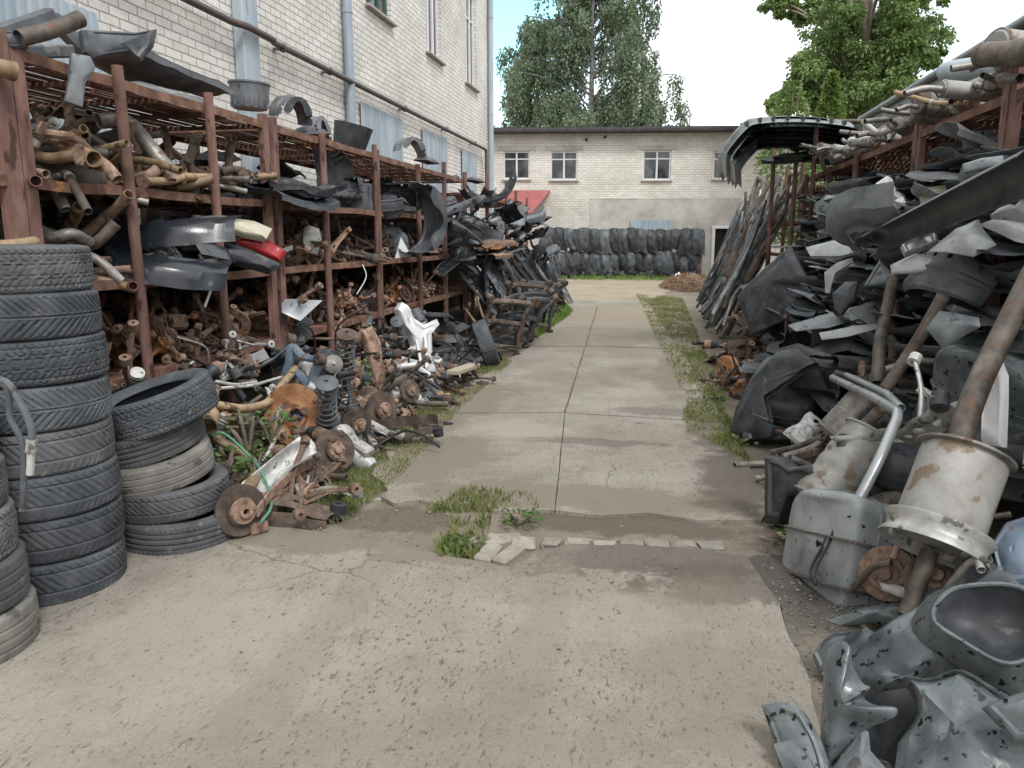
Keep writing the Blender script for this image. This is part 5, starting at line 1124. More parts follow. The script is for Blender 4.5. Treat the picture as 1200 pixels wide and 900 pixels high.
def cut(pxs, c, nrm, th, bulge=0.0, ridge=0.0, crump=.012, smooth=False):
    """an outline taken onto a real plane through c, then dished and thickened"""
    nrm = Vector(nrm).normalized(); c = Vector(c); e = Vector((0, 0, EYE))
    for _ in range(40):      # slide the piece along its own sight line until it rests on the ground
        pts = []
        for p in pxs: d = ray(*p); pts.append(e + d * ((c - e).dot(nrm) / d.dot(nrm)))
        if min([q.z for q, p in zip(pts, pxs) if p[1] <= 900] or [1]) > .005: break
        c = e + (c - e) * .97
    ctr = sum(pts, Vector()) / len(pts); fine = []
    if smooth: fine = cat(pts[-1:] + pts + pts[:2], 6)[6:-6][:len(pts) * 6]
    else:
        for i in range(len(pts)):
            a, b_ = pts[i], pts[(i + 1) % len(pts)]
            for k in range(3): fine.append(a.lerp(b_, k / 3))
    n = len(fine); rings = 9; vs = []
    for side in (0, 1):
        for k in range(rings):
            f = 1 - k / rings
            for p in fine:
                q = ctr + (p - ctr) * f; w = bulge * (1 - f * f) + crump * (noise.noise(q * 6) + .5 * noise.noise(q * 17)) * (1 if k else .3) + ridge * (1 if k in (1, 2) else 0); vs.append(q + nrm * (w - side * th))
        vs.append(ctr + nrm * (bulge - side * th))
    fs = []; S = n * rings + 1
    for side in (0, 1):
        o = side * S
        for k in range(rings):
            for i in range(n):
                j = (i + 1) % n
                f = (o + k * n + i, o + k * n + j, o + (k + 1) * n + j, o + (k + 1) * n + i) if k < rings - 1 else (o + k * n + i, o + k * n + j, o + rings * n)
                fs.append(f if side else tuple(reversed(f)))
    for i in range(n): j = (i + 1) % n; fs.append((i, j, S + j, S + i))
    b = MB().add(vs, fs); bm = bmesh.new(); me = bpy.data.meshes.new('tmp'); me.from_pydata(b.v, [], b.f); bm.from_mesh(me); bmesh.ops.recalc_face_normals(bm, faces=bm.faces); bm.to_mesh(me)
    b.f = [tuple(p.vertices) for p in me.polygons]; bm.free(); bpy.data.meshes.remove(me); return b, ctr

# ------------------------------------------------------------------ left heap on the ground: the pieces that stand out
# hub and disc with trailing arm and green brake hose
D0 = SL(282, 598, -.02); ax = Vector((.8, -.55, .12)).normalized(); q = ax.to_track_quat('Z', 'Y').to_matrix().to_4x4(); M0 = T(*D0) @ q
dm = MB().lathe([(.06, .03), (.085, .03), (.088, .012), (.142, .011), (.145, .008), (.145, -.008), (.142, -.011), (.06, -.011)], 40, M0, closed=True)
hm = MB().lathe([(.018, .075), (.034, .075), (.038, .05), (.07, .048), (.074, .03), (.018, .028)], 24, M0, closed=True)
for k in range(5): a = 2 * pi * k / 5; hm.lathe([(.009, .045), (.009, .052), (.0, .053)], 8, M0 @ T(.055 * cos(a), .055 * sin(a), 0))
cm_ = MB(); cm_.box(M0 @ Vector((.09, -.12, -.01)), (.1, .07, .08), q.to_3x3(), .012); cm_.lathe([(0, -.05), (.03, -.05), (.03, .02), (0, .02)], 12, M0 @ T(.12, -.09, -.03)); cm_.tube([M0 @ Vector((.04, -.15, 0)), M0 @ Vector((.1, -.17, 0)), M0 @ Vector((.14, -.13, 0))], .014, 8, False)
p1, p2, p3 = SL(325, 585, -.02), SL(300, 545, -.1), SL(250, 512, -.12)
am = MB().tube(cat([D0 - ax * .05, D0 - ax * .08 + Vector((.03, .03, .05)), p2, p3], 6), [.045] * 4 + [.036] * 15, 10, False, squash=.7); am.lathe([(.014, -.03), (.042, -.028), (.042, .028), (.014, .03)], 14, T(*p3) @ RY(75), closed=True)
am2 = MB(); am2.tube(cat([D0 - ax * .05, p1 + Vector((-.03, .06, 0)), p1], 5), [.05, .055, .06, .062, .062, .062, .06, .058, .05, .045, .04], 9, False, squash=.6)
gh = MB().tube(cat([SL(247, 510), SL(262, 508), SL(285, 527), SL(306, 552), SL(318, 590), D0 + Vector((.12, 0, -.06))], 6), .0085, 8, False)
wthing('rear_hub_arm', 'rusty brake disc and hub on a trailing arm with a green hose', 'hub assembly', [('brake_disc', dm, 'rust_dark', [('hub_centre', hm, 'rust')]), ('caliper', cm_, 'rust', []), ('trailing_arm', am, 'pipe_tan', []), ('knuckle', am2, 'rust', []), ('brake_hose', gh, 'green', [])], D0)
# silver pressed channel
b, c = cut([(283, 566), (300, 552), (318, 537), (350, 512), (362, 512), (369, 520), (371, 531), (345, 547), (318, 572), (303, 592), (290, 590)], SL(330, 550, .1), (.52, -.5, .69), .006, -.05, .015, crump=.015); e = MB(); q1_ = [(303, 593), (318, 573), (345, 548), (371, 532)]
for i in range(3): e.bar(SL(*q1_[i], .1) + Vector((0, -.02, -.03)), SL(*q1_[i + 1], .1) + Vector((0, -.02, -.03)), .012, .06, .003)
wthing('pressed_beam', 'pale pressed steel channel lying across the front of the left heap', 'beam', [('channel', b, 'alu', []), ('flange', e, 'rust', [])], c)
wone('steel_bar', 'thin brown bar propped below the pale pressed channel', 'bar', MB().bar(SL(322, 588), SL(352, 555, -.1), .03, .03, .004), 'rust', SL(322, 588))
spawn(bp('brake_disc', *[(p[0], p[1]) for p in p_disc(3, 'rust_dark', .15)[1]]), 'dark brake disc standing at the foot of the heap beside the lane', 'brake disc', SL(392, 528), Vector((.72, -.6, .3)).to_track_quat('Z', 'Y'))
c = SL(345, 488, -.06); b = MB().lathe([(.05, .02), (.07, .02), (.09, 0), (.17, .012), (.2, .03), (.215, .03), (.215, .024), (.17, .005), (.09, -.008), (.05, .012)], 36, closed=True)
for k in range(len(b.v)): v = b.v[k]; b.v[k] = (v[0] * (1 + .06 * noise.noise(Vector((v[0] * 9, v[1] * 9, 0)))), v[1] * 1.05, v[2] + .02 * noise.noise(Vector((v[0] * 8, v[1] * 8, 3))))
e = MB(); e.box((.0, -.1, .02), (.1, .06, .05), None, .012); e.lathe([(0, .0), (.03, .0), (.03, .05), (0, .05)], 12, T(.06, .02, .0))
spawn(bp('brake_backing_plate', ('plate', b.mesh('plate', 'rust_orange')), ('bracket', e.mesh('bracket', 'rust'))), 'large orange rusted backing plate standing in the left heap', 'backing plate', c, Vector((.75, -.6, .35)).to_track_quat('Z', 'Y'), 1.05)
c = SL(330, 445, -.12); spawn(p_subframe(2, 'paint_blue', .55, .6), 'dull blue subframe standing upright behind the orange plate', 'subframe', c - Vector((0, 0, .33)), deg(-14, 12, -38))
c = SL(292, 438, -.3); spawn(p_crossmember(5, 'sheet_pale', .8), 'pale perforated crossmember lying behind the blue subframe', 'crossmember', c, aim(SL(250, 440, -.3), SL(335, 405, -.3), 60))
wpipe('tan bent pipe with a flared cup hooked over the short tyre stack', [SL(222, 462, .02), SL(252, 458, .02), SL(246, 482, .06), SL(243, 500, .05)], [.03, .03, .03, .033, .06], 'pipe_tan', bend=.05)
wpipe('tan pipe rising steeply between the weeds and the blue subframe', [SL(243, 473, -.05), SL(285, 480, -.02), SL(312, 474, -.02), SL(346, 432, -.02)], .03, 'pipe_tan', bend=.08)
for i, (a, b_, m) in enumerate((((252, 447), (300, 448), 'alu'), ((258, 455), (330, 442), 'alu'), ((306, 540), (322, 515), 'alu'))):
    wpipe(['short bright tube lying across the dark crossmember', 'long bright tube lying just below the short one', 'short dull tube poking out of the weeds'][i], [SL(*a), SL((a[0] + b_[0]) / 2, (a[1] + b_[1]) / 2 + 4, .04), SL(*b_)], .012, m, kind='steel_tube', c='tube')
# tall rust bracket, white frame, fender, plank
for pl_, m, lab in (([(424, 388), (436, 382), (446, 400), (449, 430), (455, 465), (446, 470), (436, 436), (430, 410)], 'rust', 'tall brown bracket standing beside the paired pipe post'),):
    b, c = cut(pl_, SL(440, 430, -.05), (.8, -.6, .2), .03, .03, .012); e = MB().lathe([(.012, -.03), (.03, -.03), (.03, .03), (.012, .03)], 12, T(*(c + Vector((.02, -.02, .05)))) @ RY(60), closed=True)
    wthing('tall_bracket', lab, 'bracket', [('plate', b, m, []), ('bush', e, 'rust_dark', [])], c)
C0 = SL(492, 395, .0); nr = Vector((.75, -.62, .25))
b, c = cut([(466, 362), (471, 354), (478, 358), (484, 372), (497, 381), (512, 374), (515, 380), (506, 390), (507, 425), (512, 438), (503, 446), (496, 436), (482, 432), (466, 434), (462, 428), (480, 420), (486, 408), (480, 390), (472, 380)], C0, nr, .09, .05, .02)
e = MB(); 
for a, d in (((474, 362), (498, 392)), ((498, 392), (500, 432)), ((488, 400), (494, 430))): e.bar(SL(*a, .06), SL(*d, .06), .03, .05, .008)
f = MB(); f.tube([SL(468, 430, .04), SL(485, 428, .05), SL(503, 440, .05)], .03, 10, False)
wthing('white_moulding', 'bright white moulded carrier standing up in the left heap', 'moulding', [('body', b, 'white', []), ('ribs', e, 'white', []), ('foot', f, 'white', [])], c)
spawn(K(('fender', 'plastic_grey', 5), lambda: p_fender(5, 'plastic_grey')), 'large dull grey wing panel leaning out of the lowest shelf', 'wing panel', AX(455, 385, -3.2) - Vector((0, .4, .1)), deg(-20, 32, 98), 1.1)
a_, b_ = SL(530, 437, .18), SL(556, 428, .22)
wone('board', 'short pale board lying on the grass at the heap edge', 'board', MB().bar(a_, b_, .14, .05, .008), 'wood', a_)
for i, (px, py, r) in enumerate(((418, 497, 20), (447, 480, 22), (480, 458, 14), (432, 500, 30))):
    c = SL(px, py, .02)
    if i < 3: spawn(K(('disc', 'rust_dark', 4), lambda: p_disc(4, 'rust_dark', .14)), ['dark drum on the axle end nearest the lane, left of centre', 'wide dark brake disc on the second axle end', 'small dark brake disc under the white frame'][i], 'brake disc', c, Vector((.8, -.5, .15 * i)).to_track_quat('Z', 'Y'), (.95, 1.1, .8)[i])
for i, (p, q_, m, lab) in enumerate((((405, 505), (470, 455), 'rust', 'brown rear axle beam lying lengthwise along the lane edge'), ((440, 470), (500, 440), 'pipe_brown', 'dark rear axle beam lying behind the brown axle beam'), ((395, 470), (450, 500), 'alu', 'pale aluminium rear axle beam crossing the brown ones'))):
    a, d = SL(*p, .0), SL(*q_, .0); spawn(K(('axle', m, i), lambda: p_axle(i, m, 1.15)), lab, 'axle', (a + d) / 2 + Vector((-.12, 0, .02)), aim(a, d, 100 + 30 * i), .8)
for i, (px, py, m, lab) in enumerate(((362, 432, 'alu', 'pale alternator with bright pulley above the coil spring'), (350, 420, 'plastic_dark', 'dark alternator beside the double post foot'), (490, 372, 'plastic_dark', 'dark alternator below the white frame top'))):
    spawn(K(('motor', m, 0), lambda: p_motor(0, m)), lab, 'alternator', SL(px, py, -.08), deg(20, 30 * i, -50 + 20 * i), 1.25)
spawn(K(('strut', 'rust_dark', 1), lambda: p_strut(1, 'rust_dark')), 'rusty coil spring strut standing in the heap before the tall bracket', 'strut', SL(405, 455, -.1), deg(25, 15, 0), 1.1)
spawn(K(('strut', 'pipe_grey', 0), lambda: p_strut(0, 'pipe_grey')), 'grey coil spring strut lying beside the pale alternator', 'strut', SL(378, 440, -.1), deg(70, 15, 30), 1.0)
heapk = [('shaft', 'rust_dark', 3), ('shaft', 'rust', 2), ('arm', 'rust', 4), ('arm', 'alu', 2), ('arm', 'rust_dark', 2), ('strut', 'plastic_dark', 2), ('hub', 'rust', 3), ('hub', 'rust_dark', 3), ('bracket', 'rust_orange', 2), ('bracket', 'alu', 2), ('motor', 'alu', 2), ('motor', 'plastic_dark', 2), ('gearbox', 'alu', 1), ('hose', 'cable', 4), ('crossmember', 'rust_dark', 1), ('caliper', 'rust', 2), ('pipe', 'pipe_brown', 2)]
def heap(y0, y1, n, kinds, place, slope, sc=(.8, 1.15), xb=-3.35):
    ks = [k for k in kinds for _ in range(k[2])]
    for i in range(n):
        k = RND.choice(ks); y = U(y0, y1); t = RND.random(); x0_, k_ = slope; s = 1 if xb > 0 else -1
        x = x0_ + (xb - x0_) * t; zs = abs(x - x0_) / k_; put(k[0], k[1], (x, y, max(.05, zs * (U(.55, 1.0) if i % 3 else U(.1, .6)))), place, sc=U(*sc))
heap(4.0, 5.2, 66, heapk, 'in the left heap beside the short tyres', (-2.15, 1.35))
heap(5.2, 6.6, 78, heapk, 'in the left heap below the double post', (-2.15, 1.35))
heap(6.6, 8.6, 90, heapk, 'in the left heap near the white frame', (-2.2, 1.35))
darkk = [('gearbox', 'plastic_dark', 3), ('radiator', 'plastic_dark', 3), ('cover', 'plastic_black', 4), ('shaft', 'rust_dark', 2), ('hose', 'cable', 4), ('motor', 'plastic_dark', 2), ('crossmember', 'rust_dark', 2), ('liner', 'plastic_black', 2), ('arm', 'rust', 2)]
heap(8.6, 10.6, 64, darkk, 'in the dark heap beside the leaning tyre', (-2.35, 1.4))
# frames leaning in a row on the racks
for i in range(9):
    y = 10.3 + i * .38; m = ('rust_dark', 'plastic_black', 'plastic_dark', 'plastic_black', 'rust_dark')[i % 5]
    spawn(K(('subframe', m, i % 2), lambda: p_subframe(i % 2, m, .9, .8)), '%s subframe leaning in the row beyond the single tyre' % MA[m], 'subframe', (-2.28 + U(-.1, .1), y, .05), (Euler((0, 0, radians(62 + U(-14, 14)))).to_quaternion() @ Euler((radians(28 + U(-8, 8)), 0, 0)).to_quaternion() @ Euler((0, radians(U(-12, 12)), 0)).to_quaternion()), U(1.0, 1.2), '%s subframes leaning in the row beyond the single tyre' % MA[m])
for i, (p) in enumerate(([(545, 362), (562, 385), (572, 400)], [(556, 340), (566, 372), (580, 392)])):
    wpipe(['thin tan pipe standing crooked before the leaning subframes', 'second crooked tan pipe just right of the first'][i], [SL(p[0][0], p[0][1], -.02), SL(*p[1], .05), SL(*p[2], .06)], .02, 'pipe_tan', bend=.2)
for i in range(60):
    y = 12.0 + 6.6 * ((i * 23) % 60) / 60; m = ('plastic_black', 'plastic_dark', 'rust_dark', 'plastic_dark', 'plastic_grey', 'paint_dark')[i % 6]; k = 'bumper' if i % 6 in (1, 5) and i % 2 else 'slim'
    if k == 'bumper' and m == 'rust_dark': m = 'plastic_black'
    a = Vector((-2.12 + U(-.25, .12) - .012 * i * (i % 2), y + U(-.1, .5), U(.05, .25))); d = Vector((-2.95 + U(-.2, .2), y + U(-.5, .3), 1.35 + U(-.35, .3)))
    spawn(proto(k, m), '%s %s leaning upright against the farthest left rack' % (MA[m], KIND[k][1]), KIND[k][2], (a + d) / 2, aim(a, d, U(60, 120) if k == 'slim' else U(160, 200)), U(.85, 1.05), '%s %ss leaning against the farthest left rack' % (MA[m], KIND[k][1]))
for i in range(60):
    y = 11.3 + (i % 20) * .33; m = RND.choice(('plastic_black', 'plastic_dark', 'plastic_black', 'paint_dark', 'plastic_grey')); k = RND.choice(('slim', 'slim', 'flat', 'panel', 'cover', 'grille', 'bumper'))
    if k == 'grille' : m = 'plastic_black'
    x = -2.95 + U(-.35, .35); zz = 1.15 + 1.15 * ((i * 7) % 13) / 12 - .25 * (x + 2.95)
    put(k, m, (x, y, zz), 'in the heap jutting from the far left racks', rot=deg(U(-35, 35) + (90 if RND.random() < .4 else 0), U(-25, 25), U(40, 140)), sc=U(.65, .9))
for i, (m, k, zz) in enumerate((('rust', 'panel', 1.62), ('rust_orange', 'panel', 1.52), ('rust', 'panel', 1.42))):
    spawn(K(('panel', m, i), lambda: p_panel(i + 2, m, .8, .4)), '%s sheet panel in the flat stack %s' % (MA[m], ('on its top', 'in its middle', 'at its bottom')[i]), 'panel', (-2.75, 12.6, zz), deg(3, -4, 60 + 9 * i), 1.0)

# things that stand out on the left shelves and the top deck
def P3(px, py, x=-3.3): return AX(px, py, x)
for pl_, x, m, lab in (([(225, 252), (262, 254), (300, 260), (319, 268), (312, 280), (288, 275), (255, 266), (228, 262)], -3.38, 'paint_cream', 'cream coloured bumper lying on the second shelf before the double post'),
                  ([(262, 272), (296, 276), (318, 284), (336, 296), (328, 306), (302, 294), (270, 284)], -3.28, 'paint_red', 'red bumper end poking out below the cream one'),
                  ([(214, 276), (250, 280), (296, 294), (330, 310), (318, 318), (280, 308), (232, 294), (212, 286)], -3.3, 'paint_dark', 'glossy black bumper lying lowest under the red one'),
                  ([(172, 262), (190, 254), (198, 268), (188, 278), (174, 274)], -3.4, 'plastic_dark', 'dark lamp housing right of the first pipe post'),
                  ([(176, 282), (200, 286), (214, 300), (196, 306), (178, 296)], -3.32, 'paint_silver', 'silver trim piece lying below the dark lamp housing'),
                  ([(205, 256), (225, 258), (246, 272), (238, 280), (214, 272)], -3.42, 'paint_blue', 'dull blue grey panel end between the lamp housing and cream bumper'),
                  ([(232, 300), (262, 304), (268, 314), (238, 314)], -3.3, 'paint_silver', 'silver framed vent lying at the shelf edge below the black bumper')):
    cx = sum(p[0] for p in pl_) / len(pl_); cy = sum(p[1] for p in pl_) / len(pl_); b, c = cut(pl_, P3(cx, cy, x), (.62, -.55, .55), .05, .035, .012); wone('bumper' if 'bumper' in lab else 'trim_piece', lab, 'bumper' if 'bumper' in lab else 'trim', b, m, c)
wpipe('thick tan pipe pointing out beside the wide near post', [P3(34, 158, -3.9), P3(70, 172, -3.5), P3(110, 186, -3.15)], .045, 'pipe_tan')
wpipe('short tan pipe crossing the shelf edge left of the wide post', [AX(-40, 70, -3.3), AX(18, 84, -3.2)], .045, 'pipe_tan')
wpipe('long grey pipe sloping down behind the first pipe post', [P3(115, 142, -3.7), P3(150, 140, -3.6), P3(190, 190, -3.35), P3(205, 205, -3.3)], .05, 'pipe_grey', bend=.2)
wpipe('brown elbow pipe on the edge of the third shelf', [P3(158, 210, -3.5), P3(178, 205, -3.3), P3(192, 190, -3.3), P3(200, 212, -3.25)], .036, 'rust', bend=.06)
wpipe('tan flanged pipe lying along the edge of the third shelf', [P3(168, 213, -3.3), P3(200, 212, -3.27), P3(215, 207, -3.27), P3(246, 208, -3.25)], .028, 'pipe_tan', bend=.05, flange='rust')
wpipe('tan pipe poking past the double post on the third shelf', [P3(262, 200, -3.6), P3(290, 208, -3.3), P3(322, 206, -3.2)], .03, 'pipe_tan', bend=.05)
wpipe('brown flanged pipe rising out of the second shelf', [P3(95, 288, -3.6), P3(112, 286, -3.3), P3(136, 262, -3.2)], .034, 'pipe_brown', bend=.08)
wpipe('pale ribbed hose lying over the second shelf behind the tyres', [P3(42, 265, -3.6), P3(62, 280, -3.4), P3(85, 272, -3.3), P3(105, 284, -3.3)], .032, 'pipe_grey', bend=.1, kind='hose', c='hose')
wpipe('tan pipe lying along the shelf just above the topmost tyre', [P3(-20, 290, -3.2), P3(20, 287, -3.2), P3(40, 284, -3.25)], .03, 'pipe_tan')
for i, (px, py) in enumerate(((42, 212), (156, 335), (157, 442))):
    wpipe(['short pipe stub jutting beside the wide near post', 'short pipe stub jutting from the first pipe post', 'short pipe stub at the lowest shelf of the first pipe post'][i], [P3(px - 14, py, -3.7), P3(px, py, -3.2)], .028, 'post', kind='pipe_stub')
# near end of the top deck: dark body frame with pipes
F0 = P3(20, 45, -3.5); b = MB(); b.bar(P3(-40, 55, -3.5), P3(62, 20, -3.5), .07, .1, .012); b.bar(P3(-20, 62, -3.4), P3(85, 60, -3.4), .05, .07, .01); b.bar(P3(60, 20, -3.55), P3(100, 60, -3.45), .1, .08, .012)
e, c = cut([(95, 35), (130, 36), (160, 38), (184, 34), (180, 55), (166, 72), (150, 62), (110, 68), (100, 60)], P3(130, 50, -3.3), (.85, -.5, .1), .05, .03, .012)
f, c = cut([(84, 62), (106, 66), (112, 80), (100, 98), (97, 125), (77, 118), (82, 92)], P3(95, 95, -3.15), (.8, -.6, .0), .05, .02)
g, c = cut([(0, 35), (30, 40), (34, 56), (14, 58), (-20, 50), (-20, 36)], P3(15, 45, -3.3), (.85, -.5, .1), .06, .03, .01)
wthing('body_front_frame', 'dark grey car body front frame hanging over the near top deck', 'body frame', [('rails', b, 'plastic_dark', []), ('inner_wing', e, 'plastic_dark', []), ('hanging_leg', f, 'plastic_grey', []), ('corner_plate', g, 'plastic_grey', [])], F0)
wpipe('tan pipe lying on the dark body frame at top left', [P3(22, 45, -3.25), P3(60, 36, -3.2), P3(94, 22, -3.15)], .042, 'pipe_brown')
spawn(p_panel(7, 'plastic_dark', 1.3, .5), 'dark wing liner lying flat on the top deck past the body frame', 'panel', P3(185, 96, -3.75) + Vector((0, 0, .02)), deg(-8, 6, 85), 1.0)
spawn(p_panel(8, 'sheet_pale', 1.0, .3), 'pale strip of sheet lying under the dark wing liner', 'panel', P3(205, 108, -3.6), deg(0, 2, 80), .9)
spawn(p_tub(1, 'plastic_grey', .17, .2), 'grey plastic tub standing on the top deck before the double post', 'tub', P3(293, 128, -3.62), deg(0, 2, 0), 1.0)
for i, (px, py, k, m, lab, rz) in enumerate(((340, 143, 'liner', 'plastic_dark', 'dark liner lying on the top deck above the double post', 80), (362, 158, 'cover', 'plastic_dark', 'dark cover lying on the top deck beyond the double post', 70), (372, 165, 'liner', 'plastic_grey', 'grey liner lying low on the top deck before the scoop', 95),
        (500, 190, 'cover', 'plastic_dark', 'dark cover on the top deck between the metal shutters', 70), (480, 182, 'liner', 'plastic_grey', 'grey liner on the top deck below the second metal shutter', 60), (525, 206, 'panel', 'plastic_black', 'black panel hanging off the top deck far along', 80), (556, 213, 'cover', 'plastic_black', 'black cover lying at the far end of the top deck', 60))):
    spawn(proto(k, m), lab, KIND[k][2], P3(px, py, -3.6), deg(U(-8, 8), U(-8, 8), rz), .7)
b = MB().sheet(lambda u, v: (.17 * (1 + .25 * v) * cos(pi * (.05 + 1.1 * u)), .13 * (1 + .25 * v) * sin(pi * (.05 + 1.1 * u)), .26 * v), 24, 8, .006); e = MB().sheet(lambda u, v: (.17 * u * 1.9 - .17, .14 * v - .02, .02), 8, 4, .005)
spawn(bp('plastic_scoop', ('scoop', b.mesh('scoop', 'plastic_black')), ('floor', e.mesh('floor', 'plastic_black'))), 'black open plastic scoop standing on the top deck by the first shutter', 'scoop', P3(408, 178, -3.55), deg(8, -12, 160), 1.15)
# liners and tubs on the third shelf past the double post
spawn(p_tub(2, 'plastic_dark', .2, .3), 'dark ribbed plastic tub standing upside down on the third shelf', 'tub', P3(420, 215, -3.5) + Vector((0, 0, .0)), deg(180, 3, 0), 1.0)
spawn(p_panel(4, 'plastic_dark', .6, .55), 'round edged dark shield standing upright beside the ribbed tub', 'panel', P3(392, 205, -3.6), deg(80, 10, 70), 1.0)
spawn(p_panel(9, 'plastic_black', 1.0, .3), 'thin black panel topmost of the flat stack past the double post', 'panel', P3(345, 222, -3.2), deg(2, 2, 82), 1.0)
spawn(p_panel(11, 'paint_dark', 1.1, .3), 'glossy thin panel under the topmost in the flat stack', 'panel', P3(352, 228, -3.2), deg(2, -2, 76), 1.0)
spawn(p_panel(12, 'plastic_dark', 1.1, .3), 'thin dark panel lowest of the flat stack past the double post', 'panel', P3(350, 234, -3.2), deg(2, 1, 88), 1.0)
spawn(p_liner(6, 'plastic_dark', 190), 'large curved arch liner hanging out past the paired pipe post', 'liner', P3(484, 256, -3.15), (Euler((0, 0, radians(60))).to_quaternion() @ Euler((0, radians(95), 0)).to_quaternion()), 1.25)
spawn(p_tank(3, 'plastic_grey', (.5, .4, .4), .7, 1), 'grey rounded tank on the second shelf behind the paired pipe post', 'tank', P3(457, 285, -3.6), deg(0, 0, 20), 1.0)
b, c = cut([(463, 303), (470, 278), (482, 300)], P3(472, 297, -3.3), (.8, -.6, .2), .02); wone('plastic_wedge', 'small white wedge standing on the second shelf', 'wedge', b, 'white', c)
b, c = cut([(356, 268), (362, 264), (374, 268), (377, 280), (372, 298), (360, 296), (355, 282)], P3(366, 281, -3.3), (.8, -.6, .2), .03, .03); wone('metal_cover', 'grey dished cover standing among rust on the second shelf', 'cover', b, 'alu', c)
b, c = cut([(330, 350), (378, 352), (352, 376), (330, 366)], P3(352, 362, -3.15), (.5, -.45, .75), .012, .01); wone('sheet_panel', 'pale blue grey sheet corner sticking out of the lowest shelf', 'panel', b, 'paint_silver', c)
b, c = cut([(262, 345), (330, 345), (330, 360), (262, 352)], P3(300, 350, -3.9), (.9, -.4, .2), .04, .02); wone('plastic_cover', 'long black cover behind the hubs on the lowest shelf', 'cover', b, 'plastic_black', c)
# hoses with brass ends over the left edge tyres
W0 = Vector((-2.42, 2.45, 0)); hp = []
HX = lambda px, py: AY(px, py, 2.26)
b = MB().tube(cat([HX(-30, 455), HX(0, 448), HX(10, 462), HX(12, 490), HX(26, 520), HX(28, 562), HX(26, 598)], 6), .011, 9, False); e = MB().tube(cat([HX(-30, 450), HX(4, 446), HX(22, 470), HX(36, 500), HX(37, 520)], 6), .013, 9, False)
f = MB().tube([HX(37, 515), HX(37, 522), HX(36, 530)], .018, 6, False); f.tube([HX(36, 530), HX(36, 540), HX(35, 556)], .013, 10, False)
wthing('air_hose', 'grey hoses with a metal coupling hanging over the left edge tyres', 'hose', [('thin_hose', b, 'plastic_dark', []), ('thick_hose', e, 'plastic_grey', []), ('coupling', f, 'alu', [])], HX(0, 448))
for i, (a, d, n_) in enumerate((((233, 298), (240, 360), 'white cable hanging over the second shelf edge by a post'), ((425, 310), (418, 345), 'thin cable dangling below the second shelf near the paired post'), ((208, 395), (245, 425), 'thin wire sticking out over the lowest shelf edge'))):
    p, q_ = P3(*a, -3.24), P3(*d, -3.22); wone('cable', n_, 'cable', MB().tube(cat([p, p.lerp(q_, .5) + Vector((.05, .06, .02)), q_], 6), .006 if i else .009, 6, False), 'pale_tube', p)

# ------------------------------------------------------------------ right rack and heap
RB = [None, (2.7, 5.7, 'nearest right bay'), (6.0, 7.6, 'second right bay'), (7.9, 9.7, 'third right bay'), (10.0, 11.5, 'fourth right bay'), (11.7, 13.0, 'fifth right bay')]
RTN = {1: (.76, 'on the lowest shelf'), 2: (1.36, 'on the second shelf'), 3: (1.96, 'on the third shelf')}
sheets = [('flat', 'sheet_pale', 4), ('flat', 'sheet_grey', 7), ('flat', 'plastic_dark', 5), ('panel', 'plastic_black', 3), ('panel', 'alu', 1), ('card', 'plastic_dark', 2), ('panel', 'silencer', 2)]
trim3 = [('grille', 'plastic_grey', 2), ('panel', 'plastic_grey', 3), ('panel', 'white', 1), ('cover', 'plastic_grey', 2), ('panel', 'sheet_pale', 2), ('cover', 'plastic_dark', 2), ('liner', 'plastic_dark', 2), ('card', 'plastic_grey', 1)]
def rcell(bi, t, kinds, n, h, xo=2.15, xi=3.3, sc=(.85, 1.2)):
    y0, y1, nm = RB[bi]; z, tn = RTN[t]; ks = [k for k in kinds for _ in range(k[2])]
    for i in range(n):
        k = RND.choice(ks); f = (i + .5) / n
        x = U(xo, xi) if i % 3 else U(xo - .05, xo + .3); put(k[0], k[1], (x, U(y0 + .2, y1 - .2), z + .03 + h * f), '%s, %s' % (tn, nm), rot=(deg(U(-9, 9), U(-2, 16), RND.choice((90, 90, 20, 160)) + U(-30, 30)).to_quaternion() @ Quaternion((1, 0, 0), radians(-90 if k[0] in FLATY else 0))).to_euler(), sc=U(*sc))
for bi, (a, b_, c) in enumerate(((6, 9, 11), (5, 7, 10), (4, 6, 9), (3, 4, 6), (2, 3, 5)), 1):
    rcell(bi, 1, sheets, a, .5); rcell(bi, 2, sheets, b_, .55); rcell(bi, 3, trim3, c, .4, 2.25, 3.2, (.6, .85))

def lay(pxs, x, nrm, th, m, lab, kind='sheet_panel', c_='panel', bulge=.02, ridge=0.0):
    cx = sum(p[0] for p in pxs) / len(pxs); cy = sum(p[1] for p in pxs) / len(pxs)
    x -= .24 if x > 1.4 else 0; b, c = cut(pxs, AX(cx, cy, x), nrm, th, bulge, ridge); return wone(kind, lab, c_, b, m, c)
UPN = (-.35, -.5, .8)
lay([(1088, 295), (1120, 268), (1147, 257), (1152, 268), (1168, 287), (1141, 301), (1109, 295)], 1.95, UPN, .006, 'sheet_pale', 'large pale curved sheet panel lying on the second right shelf', bulge=.05)
lay([(1043, 311), (1072, 297), (1100, 301), (1133, 300), (1136, 309), (1075, 320), (1045, 321)], 1.85, (-.4, -.7, .6), .004, 'sheet_pale', 'pale grey pressed strip at the edge of the second right shelf', bulge=.02, ridge=.01)
lay([(1147, 263), (1163, 257), (1205, 262), (1225, 272), (1225, 290), (1189, 282), (1168, 272)], 1.9, UPN, .004, 'sheet_pale', 'pale notched panel at the right frame edge above the curved one', bulge=.03)
lay([(1160, 252), (1178, 238), (1190, 240), (1205, 225), (1230, 225), (1230, 268), (1200, 268), (1165, 268)], 2.0, (-.6, -.7, .3), .01, 'sheet_pale', 'crumpled grey panel standing behind the pale notched one', bulge=.05)
